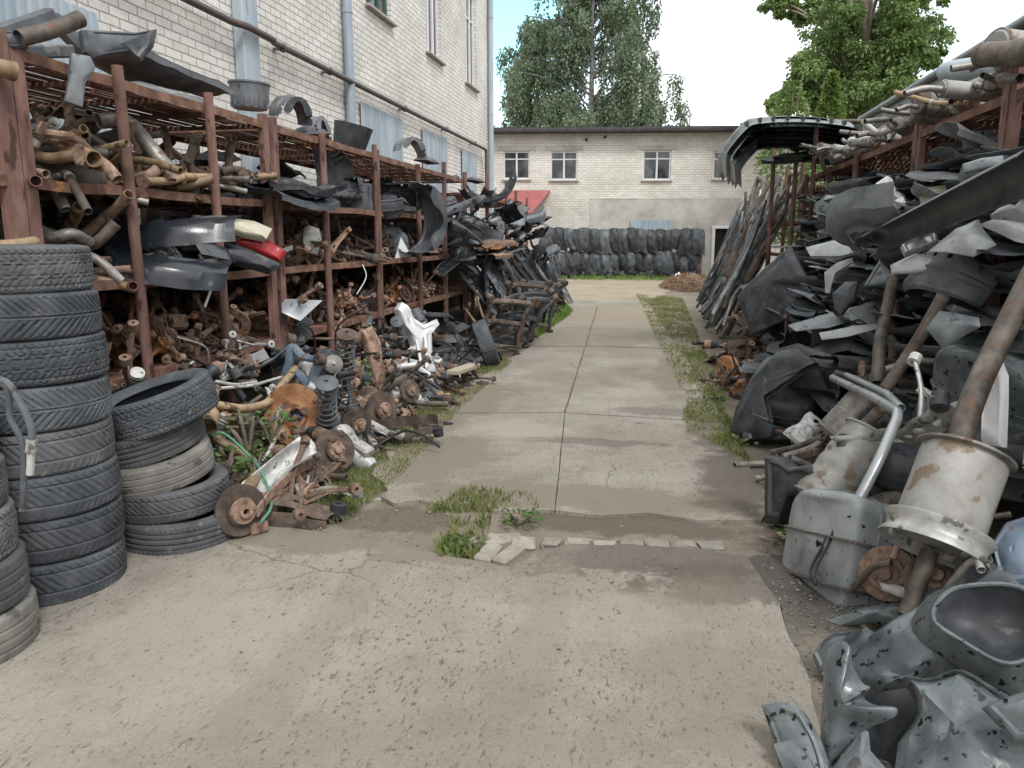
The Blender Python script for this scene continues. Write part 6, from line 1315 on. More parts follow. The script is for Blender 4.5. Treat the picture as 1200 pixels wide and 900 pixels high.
lay([(1011, 337), (1031, 304), (1045, 319), (1052, 331), (1037, 334)], 1.85, (-.3, -.8, .45), .008, 'sheet_grey', 'grey folded sheet hanging down left of the pale pressed strip', bulge=.02, ridge=.01)
lay([(966, 319), (981, 308), (999, 302), (1000, 307), (976, 324), (972, 344), (967, 343)], 1.7, (-.6, -.6, .45), .008, 'sheet_pale', 'pale hook shaped sheet edge in the middle of the right heap', bulge=.02)
lay([(1085, 385), (1101, 364), (1125, 368), (1147, 372), (1149, 383), (1131, 393), (1105, 409)], 1.75, (-.5, -.75, .4), .004, 'sheet_grey', 'grey dimpled sheet drooping from the lowest right shelf', bulge=.04)
lay([(923, 381), (960, 370), (1007, 358), (1008, 373), (970, 384), (933, 388)], 1.65, (-.3, -.35, .88), .006, 'sheet_grey', 'long grey flat strip on the heap below the black sheet', bulge=.01)
lay([(960, 390), (1000, 382), (1027, 379), (1031, 384), (995, 394), (963, 398)], 1.6, (-.3, -.35, .88), .005, 'sheet_pale', 'short pale flat strip lying just below the long grey one', bulge=.01)
lay([(863, 347), (887, 323), (910, 302), (927, 288), (932, 300), (957, 347), (925, 372), (880, 392)], 1.55, (-.75, -.55, .35), .03, 'plastic_black', 'large black moulded sheet leaning in the middle of the right heap', bulge=.10, ridge=.02)
lay([(944, 290), (975, 282), (1005, 283), (1012, 292), (985, 300), (950, 300)], 1.75, UPN, .03, 'sheet_pale', 'pale bundle of strips on the heap beyond the grey folded sheet', bulge=.03)
lay([(975, 345), (990, 330), (1005, 330), (1000, 350), (985, 368), (978, 362)], 1.6, (-.55, -.7, .4), .04, 'plastic_dark', 'dark dented corner piece under the pale hook shaped sheet', bulge=.05)
lay([(1055, 290), (1075, 280), (1098, 275), (1100, 285), (1078, 293), (1060, 300)], 1.9, UPN, .02, 'paint_silver', 'silver pressed bracket sheet left of the large pale curved panel', bulge=.03, ridge=.015)
lay([(1128, 192), (1150, 186), (1188, 180), (1192, 205), (1160, 222), (1138, 224), (1122, 210)], 2.05, (-.7, -.65, .2), .12, 'plastic_dark', 'dark green grey box shaped trough on the third right shelf', 'trough', 'trough', .02)
lay([(1128, 192), (1150, 186), (1175, 182), (1176, 192), (1130, 202)], 2.0, (-.6, -.6, .5), .02, 'sheet_grey', 'grey lid strip lying on the dark trough', bulge=.01)
lay([(1026, 215), (1040, 206), (1043, 216), (1055, 226), (1058, 236), (1030, 233)], 2.1, (-.75, -.6, .3), .07, 'white', 'white bumper corner standing on the third right shelf', 'bumper_corner', 'bumper', .05)
lay([(1076, 222), (1100, 218), (1126, 214), (1130, 226), (1110, 240), (1080, 250)], 2.25, (-.75, -.6, .2), .08, 'paint_cream', 'cream bumper end behind the wide post on the third right shelf', 'bumper_corner', 'bumper', .06, .02)
lay([(1038, 240), (1058, 230), (1062, 238), (1050, 246), (1042, 250)], 2.1, (-.6, -.6, .5), .015, 'white', 'small white angled trim below the white bumper corner', 'trim', 'trim', .01)
lay([(985, 240), (1005, 222), (1028, 226), (1030, 250), (1005, 258), (990, 256)], 2.1, (-.75, -.6, .3), .1, 'plastic_dark', 'dark bent wing cover left of the white bumper corner', 'wing_cover', 'cover', .06, .02)
lay([(954, 240), (968, 228), (985, 230), (990, 250), (975, 262), (958, 258)], 2.1, (-.7, -.6, .35), .08, 'plastic_wet', 'blue grey bumper end on the third shelf beyond the dark cover', 'bumper_corner', 'bumper', .07)
lay([(976, 228), (1005, 224), (1006, 238), (978, 240)], 2.3, (-.7, -.6, .35), .05, 'alu', 'grey ribbed box standing behind the blue grey bumper end', 'ribbed_box', 'box', .01, .012)
def perf_rail(a, b_, w, m, lab, roll):
    L = (b_ - a).length; n = int(L / .09)
    s = MB().sheet(lambda u, v: (L * u, w * (v - .5), .03 * (abs(2 * v - 1) ** 6)), n * 4, 12, .004, lambda u, v: (u * n) % 1 > .25 and (u * n) % 1 < .75 and .38 < v < .62)
    f = MB().sheet(lambda u, v: (L * u, -w * .5 + .002, .03 - .07 * v), n, 2, .004)
    return spawn(bp('perforated_rail', ('web', s.mesh('web', m, 30)), ('flange', f.mesh('flange', m, 30))), lab, 'rail', a, aim(a, b_, roll))
perf_rail(AX(880, 316, 1.45), AX(921, 243, 1.95), .17, 'alu', 'pale perforated rail leaning among the exhaust pipes', 30)
perf_rail(AX(832, 428, .85), AX(866, 342, 1.25), .15, 'alu', 'lower pale perforated rail leaning at the heap foot by rusty beams', 30)
b = MB().sheet(lambda u, v: (2.75 * u, .09 * cos(v * 3.6), .085 * sin(v * 3.6) + .01 * sin(u * 4)), 40, 8, .006); a_, b_ = AX(1012, 290, 1.66), AX(1215, 198, 1.5)
L = (b_ - a_).length; b.v = [(v[0] * L / 2.75, v[1], v[2]) for v in b.v]
spawn(bp('sill_rail', ('rail', b.mesh('rail', 'plastic_dark'))), 'long dark sill rail slanting up across the right shelves', 'rail', a_, aim(a_, b_, -60))
wone('timber', 'short brown timber lying under the long sill rail', 'timber', MB().bar(AX(1085, 260, 2.1), AX(1160, 243, 2.1), .05, .09, .006), 'rust', AX(1085, 260, 2.1))
wpipe('curled tan pipe poking out left of the sill rail end', [AX(990, 279, 1.9), AX(1008, 280, 1.85), AX(1014, 270, 1.9), AX(1035, 255, 2.1)], .03, 'pipe_tan', bend=.08)
# upright pipes in the heap
wpipe('brown pipe standing upright with its open end up', [AX(1028, 450, 1.35), AX(1031, 400, 1.4), AX(1034, 388, 1.45), AX(1047, 326, 1.62)], .04, 'pipe_brown', bend=.1)
wpipe('bare post like brown pipe right behind the upright one', [AX(1046, 440, 1.6), AX(1050, 345, 1.8)], .035, 'post')
wpipe('rusty pipe leaning right with its torn end up', [SR(1038, 455, -.1), SR(1062, 420, -.15), SR(1080, 393, -.2), SR(1106, 346, -.3)], .036, 'pipe_brown', bend=.12)
# the white drum with tall pipe
e0, e1 = SR(1092, 640, -.05), SR(1131, 533, -.17); ax = (e1 - e0).normalized(); L = (e1 - e0).length; rd = .165
Mx = T(*e0) @ ax.to_track_quat('Z', 'Y').to_matrix().to_4x4()
b = MB().lathe([(0, 0), (rd * .9, 0), (rd, .015)] + [(rd * (1 + .004 * sin(k)), .015 + (L - .03) * k / 8) for k in range(1, 8)] + [(rd, L - .02), (rd * .96, L), (rd * .5, L + .008), (0, L + .008)], 40, Mx)
s = MB().lathe([(rd * .9, L - .012), (rd * 1.13, L - .004), (rd * 1.14, L + .006), (rd * .9, L + .012)], 40, Mx)
pp = fillet([Mx @ Vector((.03, .0, L - .02)), Mx @ Vector((.045, .01, L + .22)), SR(1156, 430, -.26), SR(1215, 312, -.36)], .18, 8); p = MB().tube(pp, .05, 16); w_ = MB().lathe([(.048, 0), (.075, .002), (.055, .025), (.05, .03)], 18, Mx @ T(.031, 0, L))
wthing('silencer', 'pale white drum silencer with a tall bent rusty pipe rising from it', 'silencer', [('drum', b, 'silencer', [('rim', s, 'pipe_grey')]), ('tall_pipe', p, 'pipe_brown', [('weld_collar', w_, 'rust')])], e0)
b = MB().lathe([(.165, -.03), (.18, -.03), (.195, -.045), (.2, -.045), (.2, -.035), (.185, -.015), (.18, .0), (.185, .02), (.2, .04), (.2, .05), (.193, .05), (.172, .025), (.165, 0)], 44, closed=True)
e = MB()
for k in range(3): a = 2 * pi * k / 3 + .4; e.bar((cos(a) * .17, sin(a) * .17, 0), (cos(a + .9) * .155, sin(a + .9) * .155, .03), .03, .02, .004)
spawn(bp('steel_ring', ('ring', b.mesh('ring', 'alu')), ('tabs', e.mesh('tabs', 'rust'))), 'dull metal wheel ring lying under the white drum', 'ring', SR(1096, 632, -.13), ax.to_track_quat('Z', 'Y'), 1.0)
wpipe('dark pipe stub running down below the white drum', [e0 - ax * .02, e0 - ax * .3], .034, 'pipe_brown')
spawn(K(('disc', 'rust', 7), lambda: p_disc(7, 'rust', .12)), 'rusty brake disc half buried under the metal wheel ring', 'brake disc', SR(1040, 672, .08), Vector((-.4, -.8, .3)).to_track_quat('Z', 'Y'))
spawn(K(('disc', 'rust_dark', 7), lambda: p_disc(8, 'rust_dark', .12)), 'dark brake disc right of the half buried one', 'brake disc', SR(1096, 682, .12), Vector((-.2, -.6, .7)).to_track_quat('Z', 'Y'))
# grey tank standing at the lane edge, with straps and lines
tk = p_tank(4, 'tank_grey', (.66, .52, .27), .3, 2); c = SR(978, 657, .0)
tq = (Vector((.08, .45, .9))).to_track_quat('X', 'Y').to_matrix()
X_ = Vector((.16, .30, .92)).normalized(); Y_ = Vector((.40, -.9, .12)); Y_ = (Y_ - X_ * Y_.dot(X_)).normalized(); Z_ = X_.cross(Y_); TM = Matrix((X_, Y_, Z_)).transposed()
spawn((tk[0], tk[1][:3]), 'pale blue grey fuel tank standing at the lane edge in the right heap', 'fuel tank', c, TM, 1.0)
for i, f_ in enumerate((-.16, .17)):
    w_ = [c + TM @ Vector((f_ * .66, .272 * math.copysign(abs(cos(a_)) ** .35, cos(a_)), .148 * math.copysign(abs(sin(a_)) ** .35, sin(a_)))) for a_ in [2 * pi * k / 32 for k in range(33)]]
    s_ = MB(); 
    for k in range(32): s_.bar(w_[k], w_[k + 1], .03, .006)
    wone('tank_strap', ['lower dark steel strap round the standing fuel tank', 'upper dark steel strap round the standing fuel tank'][i], 'strap', s_, 'pipe_brown', c)
b, c_ = cut([(976, 600), (987, 598), (989, 606), (978, 609)], SR(982, 603, -.2), (-.7, -.6, .4), .03, .004); wone('hose_connector', 'small white hose connector on top of the standing fuel tank', 'connector', b, 'white', c_)
for i, o_ in enumerate((0, .03)):
    wone('hose', ['black fuel line looped over the standing fuel tank', 'second black fuel line beside the first on the tank'][i], 'hose', MB().tube(cat([SR(968 + 6 * i, 586, -.16), SR(978 + 5 * i, 600, -.2), SR(968 + 5 * i, 632, -.19), SR(950 + 6 * i, 668, -.15), SR(956, 685, -.13)], 6), .007, 7, False), 'cable', SR(975, 600, -.1))
wpipe('ribbed silver silencer pipe elbow above the ribbed silencer', [SR(1012, 500, -.08), SR(1030, 482, -.12), SR(1042, 470, -.1)], .034, 'pipe_grey', bend=.05)
m_ = p_muffler(2, 'silencer', .66, .15, .9, False, ribs=5); a_, b_ = SR(958, 590, -.08), SR(1022, 508, -.1); spawn(m_, 'ribbed silver silencer drum standing tilted behind the fuel tank', 'silencer', (a_ + b_) / 2, aim(a_, b_, 20), ((b_ - a_).length / .66, 1, 1))
m_ = p_muffler(5, 'pipe_grey', .34, .11, .7, True, ribs=9); a_, b_ = SR(980, 500, .0), SR(1008, 470, .0); spawn(m_, 'small grooved silencer behind the ribbed silver one', 'silencer', (a_ + b_) / 2, aim(a_, b_, 20))
b = MB().tube(fillet([SR(976, 443, -.15), SR(1028, 468, -.22), SR(1054, 484, -.24), SR(1030, 540, -.24), SR(1000, 598, -.2)], .07, 6), .026, 12); b2 = MB().tube(fillet([SR(992, 440, -.1), SR(1040, 462, -.18), SR(1056, 478, -.2)], .05, 5), .022, 12)
e = MB().tube([SR(1004, 588, -.2), SR(1002, 594, -.2), SR(1000, 600, -.2)], .0275, 12, False)
wthing('strut_rail', 'long pale bent strut rail with blue tape leaning over the silencers', 'rail', [('main_tube', b, 'paint_silver', []), ('second_tube', b2, 'paint_silver', []), ('blue_tape', MB().lathe([(.0268, -.02), (.029, -.02), (.029, .02), (.0268, .02)], 14, T(*SR(1002, 588, -.202)) @ (SR(1000, 598, -.2) - SR(1010, 575, -.2)).to_track_quat('Z', 'Y').to_matrix().to_4x4(), closed=True), 'tape', [])], SR(1028, 468, -.2))
b, c = cut([(896, 533), (910, 536), (925, 548), (948, 545), (962, 552), (958, 575), (940, 580), (925, 583), (918, 600), (912, 615), (896, 613)], SR(925, 570, -.02), (-.72, -.66, .2), .1, .02, .015)
e = MB().bar(SR(905, 545, -.05), SR(958, 530, -.02), .05, .06, .01)
wthing('black_crossmember', 'black crossmember bracket standing on the lane edge left of the silencers', 'crossmember', [('bracket', b, 'plastic_black', []), ('arm', e, 'rust_dark', [])], c)
spawn(p_cover(5, 'alu'), 'small dull heat shield lying on the black crossmember bracket', 'heat shield', SR(946, 505, .02), deg(35, -25, 40), .55)
wpipe('bent pale tube lying over the black crossmember bracket', [SR(905, 530, -.05), SR(930, 525, -.05), SR(965, 512, -.03)], .02, 'pipe_grey', bend=.05)
c = SR(921, 458, .0); tk = p_tank(6, 'plastic_dark', (.85, .6, .34), .6, 0); spawn((tk[0], tk[1][:2]), 'smooth dark grey tank bulging out of the right heap', 'fuel tank', c, deg(10, -20, 70))
lay([(855, 508), (862, 478), (885, 440), (910, 412), (935, 408), (955, 425), (935, 432), (905, 446), (885, 470), (880, 492), (905, 503), (900, 514), (870, 514)], .98, (-.72, -.6, .35), .06, 'plastic_dark', 'dark curved bumper framing the smooth tank at the lane edge', 'bumper', 'bumper', .03, .02)
lay([(858, 506), (868, 480), (905, 500), (902, 512), (868, 515)], .9, (-.75, -.6, .2), .05, 'plastic_black', 'black vent corner at the foot of the dark curved bumper', 'bumper_corner', 'bumper', .02)
lay([(900, 412), (935, 402), (985, 420), (1030, 430), (1010, 462), (985, 470), (960, 440)], 1.35, (-.6, -.7, .4), .02, 'plastic_black', 'big black creased sheet behind the smooth dark tank', bulge=.06)
lay([(926, 420), (938, 415), (942, 428), (930, 434)], 1.1, (-.7, -.6, .4), .03, 'white', 'small white clip box lying above the smooth dark tank', 'clip', 'clip', .01)
# wet plastic tank with white perforated side
lay([(1150, 412), (1160, 400), (1176, 440), (1174, 524), (1152, 520)], 1.72, (-.9, -.4, .15), .03, 'white', 'white perforated side plate standing right of the tall pipe', 'side_plate', 'plate', .01, .008)
tk = p_tank(8, 'plastic_wet', (.7, .7, .5), .35, 2); spawn((tk[0], tk[1][:3]), 'large wet blue grey plastic box at the right frame edge', 'plastic box', AX(1200, 452, 1.98), deg(8, -12, 30))
lay([(1160, 640), (1180, 612), (1220, 600), (1220, 690), (1175, 692)], 1.35, (-.6, -.6, .5), .03, 'paint_blue', 'dull blue dented panel at the right edge beside the metal ring', bulge=.04, ridge=.015)
spawn(p_crossmember(9, 'alu', .7), 'dull aluminium crossmember lying between silver drum and white drum', 'crossmember', SR(1066, 515, -.05), aim(SR(1040, 515), SR(1100, 490), 60))
spawn(K(('arm', 'alu', 1), lambda: p_arm(1, 'alu')), 'aluminium control arm standing behind the white drum', 'control arm', SR(1078, 500, -.1), aim(SR(1076, 515, -.1), SR(1100, 470, -.1), 40), 1.1)
for i, (p_, q_) in enumerate((((1060, 640), (1046, 655)), ((1130, 650), (1150, 668)), ((1000, 690), (1045, 660)), ((1110, 690), (1160, 655)))):
    a, d = SR(*p_, .02), SR(*q_, -.03); wpipe(['thin rusty tube beside the wheel ring', 'pale bent tube right of the wheel ring', 'thin dark tube between the tank and the disc', 'pale thin tube crossing before the dark disc'][i], [a, a.lerp(d, .5) + Vector((0, 0, .05)), d], .014, ('rust', 'alu', 'pipe_brown', 'pipe_grey')[i], bend=.05)

# near heap of wet wheel arch liners
nearp = Vector((-.35, -.55, .75))
def surf(fn, nu, nv, th, skip=None): return MB().sheet(fn, nu, nv, th, skip)
O0 = Vector((1.42, 2.62, 0))
def shell(cx, cy, cz, rx, ry, rz, a0, a1, b0, b1, seed, yaw=0, nu=40, nv=24, th=.004, skip=None, crease=.0):
    c_, s_ = cos(radians(yaw)), sin(radians(yaw))
    def fn(u, v):
        a, b_ = radians(a0 + (a1 - a0) * u), radians(b0 + (b1 - b0) * v); k = 1 + .09 * noise.noise(Vector((u * 2.2, v * 2.2, seed))) + .035 * noise.noise(Vector((u * 7, v * 7, seed))) + crease * max(0, 1 - abs(v - .55 - .12 * sin(u * 4)) * 12)
        x, y, z = rx * cos(b_) * cos(a) * k, ry * cos(b_) * sin(a) * k, rz * sin(b_) * k
        return (cx + x * c_ - y * s_, cy + x * s_ + y * c_, cz + z)
    return surf(fn, nu, nv, th, skip)
SK = dict(crump=.03)
b, cA = cut([(1003, 800), (1000, 772), (1020, 745), (1050, 724), (1082, 708), (1112, 702), (1160, 698), (1215, 700), (1290, 730), (1290, 850), (1220, 838), (1170, 812), (1135, 792), (1100, 790), (1060, 806), (1030, 812)], SR(1120, 758, .02), (-.34, -.62, .7), .006, .07, .02, **SK)
cc = cA + Vector((0, 0, 0)); nA = Vector((-.34, -.62, .7)).normalized(); cc = SR(1165, 738, .02); tt = nA.cross(Vector((0, 0, 1))).normalized(); bb = nA.cross(tt); cc += nA * .085
ring = [cc + tt * cos(2 * pi * k / 40) * .165 * (1 + .1 * sin(4 * pi * k / 40)) + bb * sin(2 * pi * k / 40) * .125 * (1 + .12 * cos(6 * pi * k / 40)) + nA * .012 * sin(3 * pi * k / 40) for k in range(41)]
e = MB().tube(ring, .008, 7, False); e2 = MB(); vs = [ring[k] + (ring[k] - cc) * .22 * j - nA * .055 * j for j in range(3) for k in range(40)]
e2.add(vs, [(j * 40 + k, j * 40 + (k + 1) % 40, (j + 1) * 40 + (k + 1) % 40, (j + 1) * 40 + k) for j in range(2) for k in range(40)])
f = MB(); vs = [cc + (ring[k] - cc) * (1 - .12 * j) - nA * (.10 * (1 - (1 - .12 * j) ** 3) - .004) for j in range(7) for k in range(40)]
f.add(vs, [(j * 40 + k, j * 40 + (k + 1) % 40, (j + 1) * 40 + (k + 1) % 40, (j + 1) * 40 + k) for j in range(6) for k in range(40)] + [tuple(6 * 40 + k for k in range(40))])
wthing('wheel_arch_liner', 'large wet blue grey liner with a dark oval hollow in its top', 'liner', [('shell', b, 'plastic_wet', []), ('oval_lip', e, 'plastic_wet', []), ('lip_skirt', e2, 'plastic_wet', []), ('hollow', f, 'plastic_black', [])], cA)
b, c = cut([(1066, 797), (1092, 800), (1125, 790), (1165, 812), (1215, 840), (1300, 860), (1300, 1000), (1040, 1000), (1044, 930), (1052, 870), (1076, 838), (1074, 815)], SR(1140, 865, -.06), (-.42, -.6, .68), .006, .09, .012, crump=.04)
rp = [SR(x_, y_, -.06) + Vector((-.01, -.02, .02)) for x_, y_ in ((1066, 797), (1092, 800), (1125, 790), (1165, 812), (1215, 840))]; rimb = MB().tube(cat(rp, 6), .007, 7, False)
wthing('wheel_arch_liner', 'wet liner with peeling black streaks lying nearest the camera at right', 'liner', [('shell', b, 'plastic_wet', []), ('rolled_rim', rimb, 'plastic_wet', [])], c)
b, c = cut([(1000, 815), (1030, 812), (1062, 806), (1078, 830), (1060, 870), (1046, 930), (1040, 990), (1000, 990), (990, 880)], SR(1035, 850, .1), (-.4, -.7, .5), .01, -.05)  # black sheet stands in for the shade of the deep gap between liners
wone('gap_shade', 'black sheet standing in for shade in the gap beside the notched flap', 'liner', b, 'plastic_black', c)
b, c = cut([(962, 790), (985, 752), (1015, 735), (1030, 745), (1010, 770), (1005, 800), (985, 812)], SR(1000, 770, .1), (-.45, -.6, .65), .006, .03, .0, **SK)
wone('wheel_arch_liner', 'low wet liner edge tucked behind the notched flap', 'liner', b, 'plastic_wet', c)
b, c = cut([(1120, 660), (1165, 640), (1230, 640), (1260, 700), (1200, 715), (1150, 700), (1110, 705)], SR(1180, 680, .22), (-.3, -.5, .8), .006, .06, .01, **SK)
wone('wheel_arch_liner', 'dark wet liner lying above the oval hollow by the right frame edge', 'liner', b, 'plastic_dark', c)
b, c = cut([(968, 768), (976, 754), (988, 752), (996, 762), (999, 782), (1010, 800), (1020, 806), (1012, 818), (1024, 826), (1049, 830), (1046, 842), (1020, 852), (1002, 864), (986, 884), (972, 905), (962, 884), (963, 820)], G(985, 905), (-.62, -.72, .16), .006, .06, .0, crump=.025, smooth=True)
wone('wheel_arch_liner', 'tall wet liner flap with a notched edge standing beside the lane', 'liner', b, 'plastic_wet', c)
b, c = cut([(1085, 745), (1092, 737), (1112, 752), (1133, 782), (1122, 788), (1090, 798), (1066, 796)], SR(1098, 772, -.03), (-.5, -.75, .42), .006, .03)
wone('liner_flap', 'dark triangular liner flap standing between the two large wet liners', 'liner', b, 'plastic_dark', c)
b, c = cut([(970, 905), (1000, 870), (1010, 852), (1018, 858), (1020, 880), (1042, 905), (1030, 935), (980, 935)], G(1010, 930), (-.3, -.8, .5), .008, .03)
wone('liner_flap', 'dusty folded liner corner at the bottom edge by the notched flap', 'liner', b, 'plastic_grey', c)
b, c = cut([(892, 826), (922, 822), (940, 832), (958, 862), (970, 895), (978, 930), (935, 930), (918, 905), (908, 872)], G(940, 925), (-.5, -.62, .6), .02, .02, .012)
e, _c = cut([(906, 872), (930, 866), (950, 892), (962, 930), (930, 930)], (G(940, 925) + Vector((-.01, -.03, .0))), (-.5, -.75, .4), .012, .01)
wthing('sill_trim', 'dark blue grey sill trim piece lying on the concrete at the bottom right', 'trim', [('trim', b, 'plastic_wet', []), ('step', e, 'plastic_wet', [])], c)
b, c = cut([(970, 727), (1010, 712), (1050, 706), (1078, 708), (1092, 715), (1075, 722), (1060, 735), (1020, 728), (985, 733)], SR(1030, 720, .1), (-.3, -.45, .84), .012, .03)
wone('plastic_strip', 'pale grey plastic strip lying below the standing fuel tank', 'strip', b, 'plastic_wet', c)
b = MB().lathe([(0, 0), (.075, 0), (.08, .01), (.082, .2), (.075, .21), (0, .212)], 24, T(*SR(985, 742, .14)) @ aim(SR(985, 742, .14), SR(1040, 728, .16)).to_matrix().to_4x4() @ RY(90)); 
e = MB().lathe([(.083, .1), (.089, .1), (.089, .125), (.083, .125)], 24, T(*SR(985, 742, .14)) @ aim(SR(985, 742, .14), SR(1040, 728, .16)).to_matrix().to_4x4() @ RY(90))
wthing('canister', 'cream canister with a dark band lying under the pale plastic strip', 'canister', [('can', b, 'pipe_tan', []), ('band', e, 'plastic_dark', [])], SR(985, 742, .14))
b, c = cut([(1092, 700), (1096, 690), (1130, 690), (1210, 694), (1210, 708), (1180, 702), (1130, 705), (1098, 716)], SR(1150, 700, .2), (-.3, -.6, .74), .03, .01)
wone('dark_trim', 'black panel edge showing behind the oval hollow liner', 'panel', b, 'plastic_black', c)
b, c = cut([(1030, 682), (1050, 685), (1092, 698), (1090, 708), (1060, 702), (1034, 692)], SR(1060, 694, .15), (-.4, -.7, .6), .01, .01)
wone('chrome_strip', 'tarnished bright strip lying in front of the rusty brake discs', 'strip', b, 'alu', c)

EX = [([(955, 775), (975, 752), (1000, 742), (1022, 748), (1004, 768), (985, 790), (966, 800)], SR(985, 770, .02), (-.5, -.6, .62), 'plastic_wet', 'thin wet sheet edge lying behind the top of the notched flap'),
 ([(1020, 748), (1048, 730), (1076, 720), (1098, 728), (1084, 745), (1066, 776), (1040, 782)], SR(1060, 755, -.03), (-.3, -.7, .62), 'plastic_wet', 'wet pointed sheet left of the dark triangular flap'),
 ([(1080, 826), (1115, 812), (1150, 822), (1128, 842), (1096, 852)], SR(1115, 832, -.12), (-.45, -.5, .74), 'plastic_wet', 'small torn wet sheet lying over the nearest liner'),
 ([(1150, 830), (1215, 805), (1260, 815), (1260, 880), (1190, 872)], SR(1200, 840, -.12), (-.5, -.55, .67), 'plastic_wet', 'wet folded sheet at the right frame edge over the nearest liner'),
 ([(1062, 705), (1090, 690), (1120, 686), (1150, 694), (1120, 705), (1090, 712)], SR(1105, 698, .12), (-.2, -.6, .78), 'plastic_grey', 'grey crumpled sheet behind the large hollowed liner'),
 ([(952, 770), (962, 756), (985, 742), (1010, 738), (1000, 748), (975, 765), (960, 790)], SR(975, 765, -.03), (-.6, -.5, .6), 'plastic_dark', 'dark sheet rim lying at the edge of the grit by the lane')]
for pl_, c0, nr_, m, lab in EX:
    b, c = cut(pl_, c0, nr_, .006, .035, .014, crump=.03); wone('liner_sheet', lab, 'liner', b, m, c)
rheap = [('muffler', 'silencer', 2), ('muffler', 'pipe_grey', 3), ('tank', 'plastic_dark', 1), ('cover', 'plastic_black', 3), ('liner', 'plastic_black', 3), ('fender', 'plastic_dark', 2), ('hose', 'cable', 4), ('pipe', 'pipe_brown', 3), ('radiator', 'plastic_dark', 2), ('crossmember', 'alu', 2), ('hub', 'rust_dark', 2), ('bumper', 'plastic_black', 1), ('arm', 'rust', 1)]
heap(2.9, 4.6, 34, rheap, 'in the right heap around the white drum', (1.15, .95), (.6, .9), 2.2)
heap(4.4, 6.4, 46, rheap, 'in the right heap around the smooth tank', (1.05, .9), (.7, 1.0), 2.2)
dk = [('cover', 'plastic_black', 3), ('liner', 'plastic_black', 4), ('fender', 'plastic_dark', 3), ('panel', 'plastic_dark', 3), ('panel', 'sheet_grey', 3), ('bumper', 'plastic_dark', 2), ('hose', 'cable', 1)]
heap(6.2, 9.2, 40, dk, 'in the right heap below the black moulded sheet', (.95, .85), (.75, 1.05), 2.2)
rus = [('hub', 'rust', 3), ('gearbox', 'rust_dark', 2), ('shaft', 'rust', 2), ('caliper', 'rust', 2), ('pipe', 'rust', 2), ('arm', 'rust_dark', 2), ('motor', 'plastic_dark', 2), ('bracket', 'rust_orange', 1)]
heap(8.2, 11.5, 40, rus, 'at the rusty foot of the right heap', (.75, 1.0), (.9, 1.3), 1.5)
a_, b_ = SR(830, 432, -.05), SR(878, 410, .0); b = MB().merge(channel((b_ - a_).length, .16, .09, .012), T(*a_) @ (b_ - a_).to_track_quat('Z', 'X').to_matrix().to_4x4()); wone('steel_beam', 'rusty channel beam lying at the foot of the right heap', 'beam', b, 'rust', a_)
b = MB().lathe([(.05, 0), (.17, 0), (.175, .01), (.175, .09), (.16, .1), (.05, .1)], 28, closed=True); spawn(bp('brake_drum', ('drum', b.mesh('drum', 'rust_orange', 30))), 'orange rusty drum standing beside the rusty channel beam', 'drum', SR(856, 434, -.05), Vector((-.8, -.5, .1)).to_track_quat('Z', 'Y'))

wk = [('flat', 'sheet_grey', 9), ('flat', 'plastic_dark', 4), ('flat', 'plastic_grey', 7), ('flat', 'sheet_pale', 4), ('slim', 'plastic_grey', 2), ('slim', 'sheet_grey', 2), ('panel', 'sheet_grey', 3), ('card', 'plastic_grey', 1), ('fender', 'plastic_grey', 1), ('panel', 'plastic_black', 2), ('panel', 'alu', 1), ('liner', 'plastic_dark', 1), ('card', 'plastic_grey', 1)]
wk = [k for k in wk for _ in range(k[2])]
for i in range(190):
    k = RND.choice(wk); y = 4.7 + 7.2 * ((i * 37) % 190) / 190; z = .55 + 1.65 * ((i * 61) % 190) / 190; zone = 'low' if z < 1.1 else 'middle' if z < 1.65 else 'upper'
    x = 2.06 - .27 * (2.2 - z) + U(-.06, .24) - (.25 if y > 8 and z < 1.2 else 0)
    r = (Euler((0, 0, radians(90 + U(-24, 24)))).to_quaternion() @ Euler((radians(U(-4, 34)), radians(U(-9, 9)), 0)).to_quaternion())
    if k[0] in FLATY: r = r @ Quaternion((1, 0, 0), radians(-90))
    put(k[0], k[1], (x, y, z), 'in the %s layers of the %s right wall of panels' % (zone, 'near' if y < 7.2 else 'middle' if y < 9.6 else 'far'), rot=r.to_euler(), sc=U(.6, .95))
# exhausts leaning in a dense row
def p_exhaust(seed, m):
    R = random.Random(seed); p = [Vector((0, 0, 0))]; 
    for i in range(5): p.append(Vector((.52 * (i + 1), R.uniform(-.1, .1), R.uniform(-.09, .09))))
    b = MB().tube(fillet(p, .12, 4), .028, 9); L_ = R.uniform(.35, .5); k = R.choice((.5, 1.1, 1.6))
    d = MB().lathe([(0, -L_ / 2), (.06, -L_ / 2), (.078, -L_ / 2 + .04), (.08, 0), (.078, L_ / 2 - .04), (.06, L_ / 2), (0, L_ / 2)], 14, T(k, 0, 0) @ RY(90), sx=.8)
    h = MB()
    for x in (.3, 2.0): h.tube([(x, 0, 0), (x, .07, .03), (x + .05, .1, .03)], .007, 6, False)
    return bp('exhaust_system', ('pipe', b.mesh('pipe', m)), ('silencer', d.mesh('silencer', m)), ('hangers', h.mesh('hangers', 'rust')))
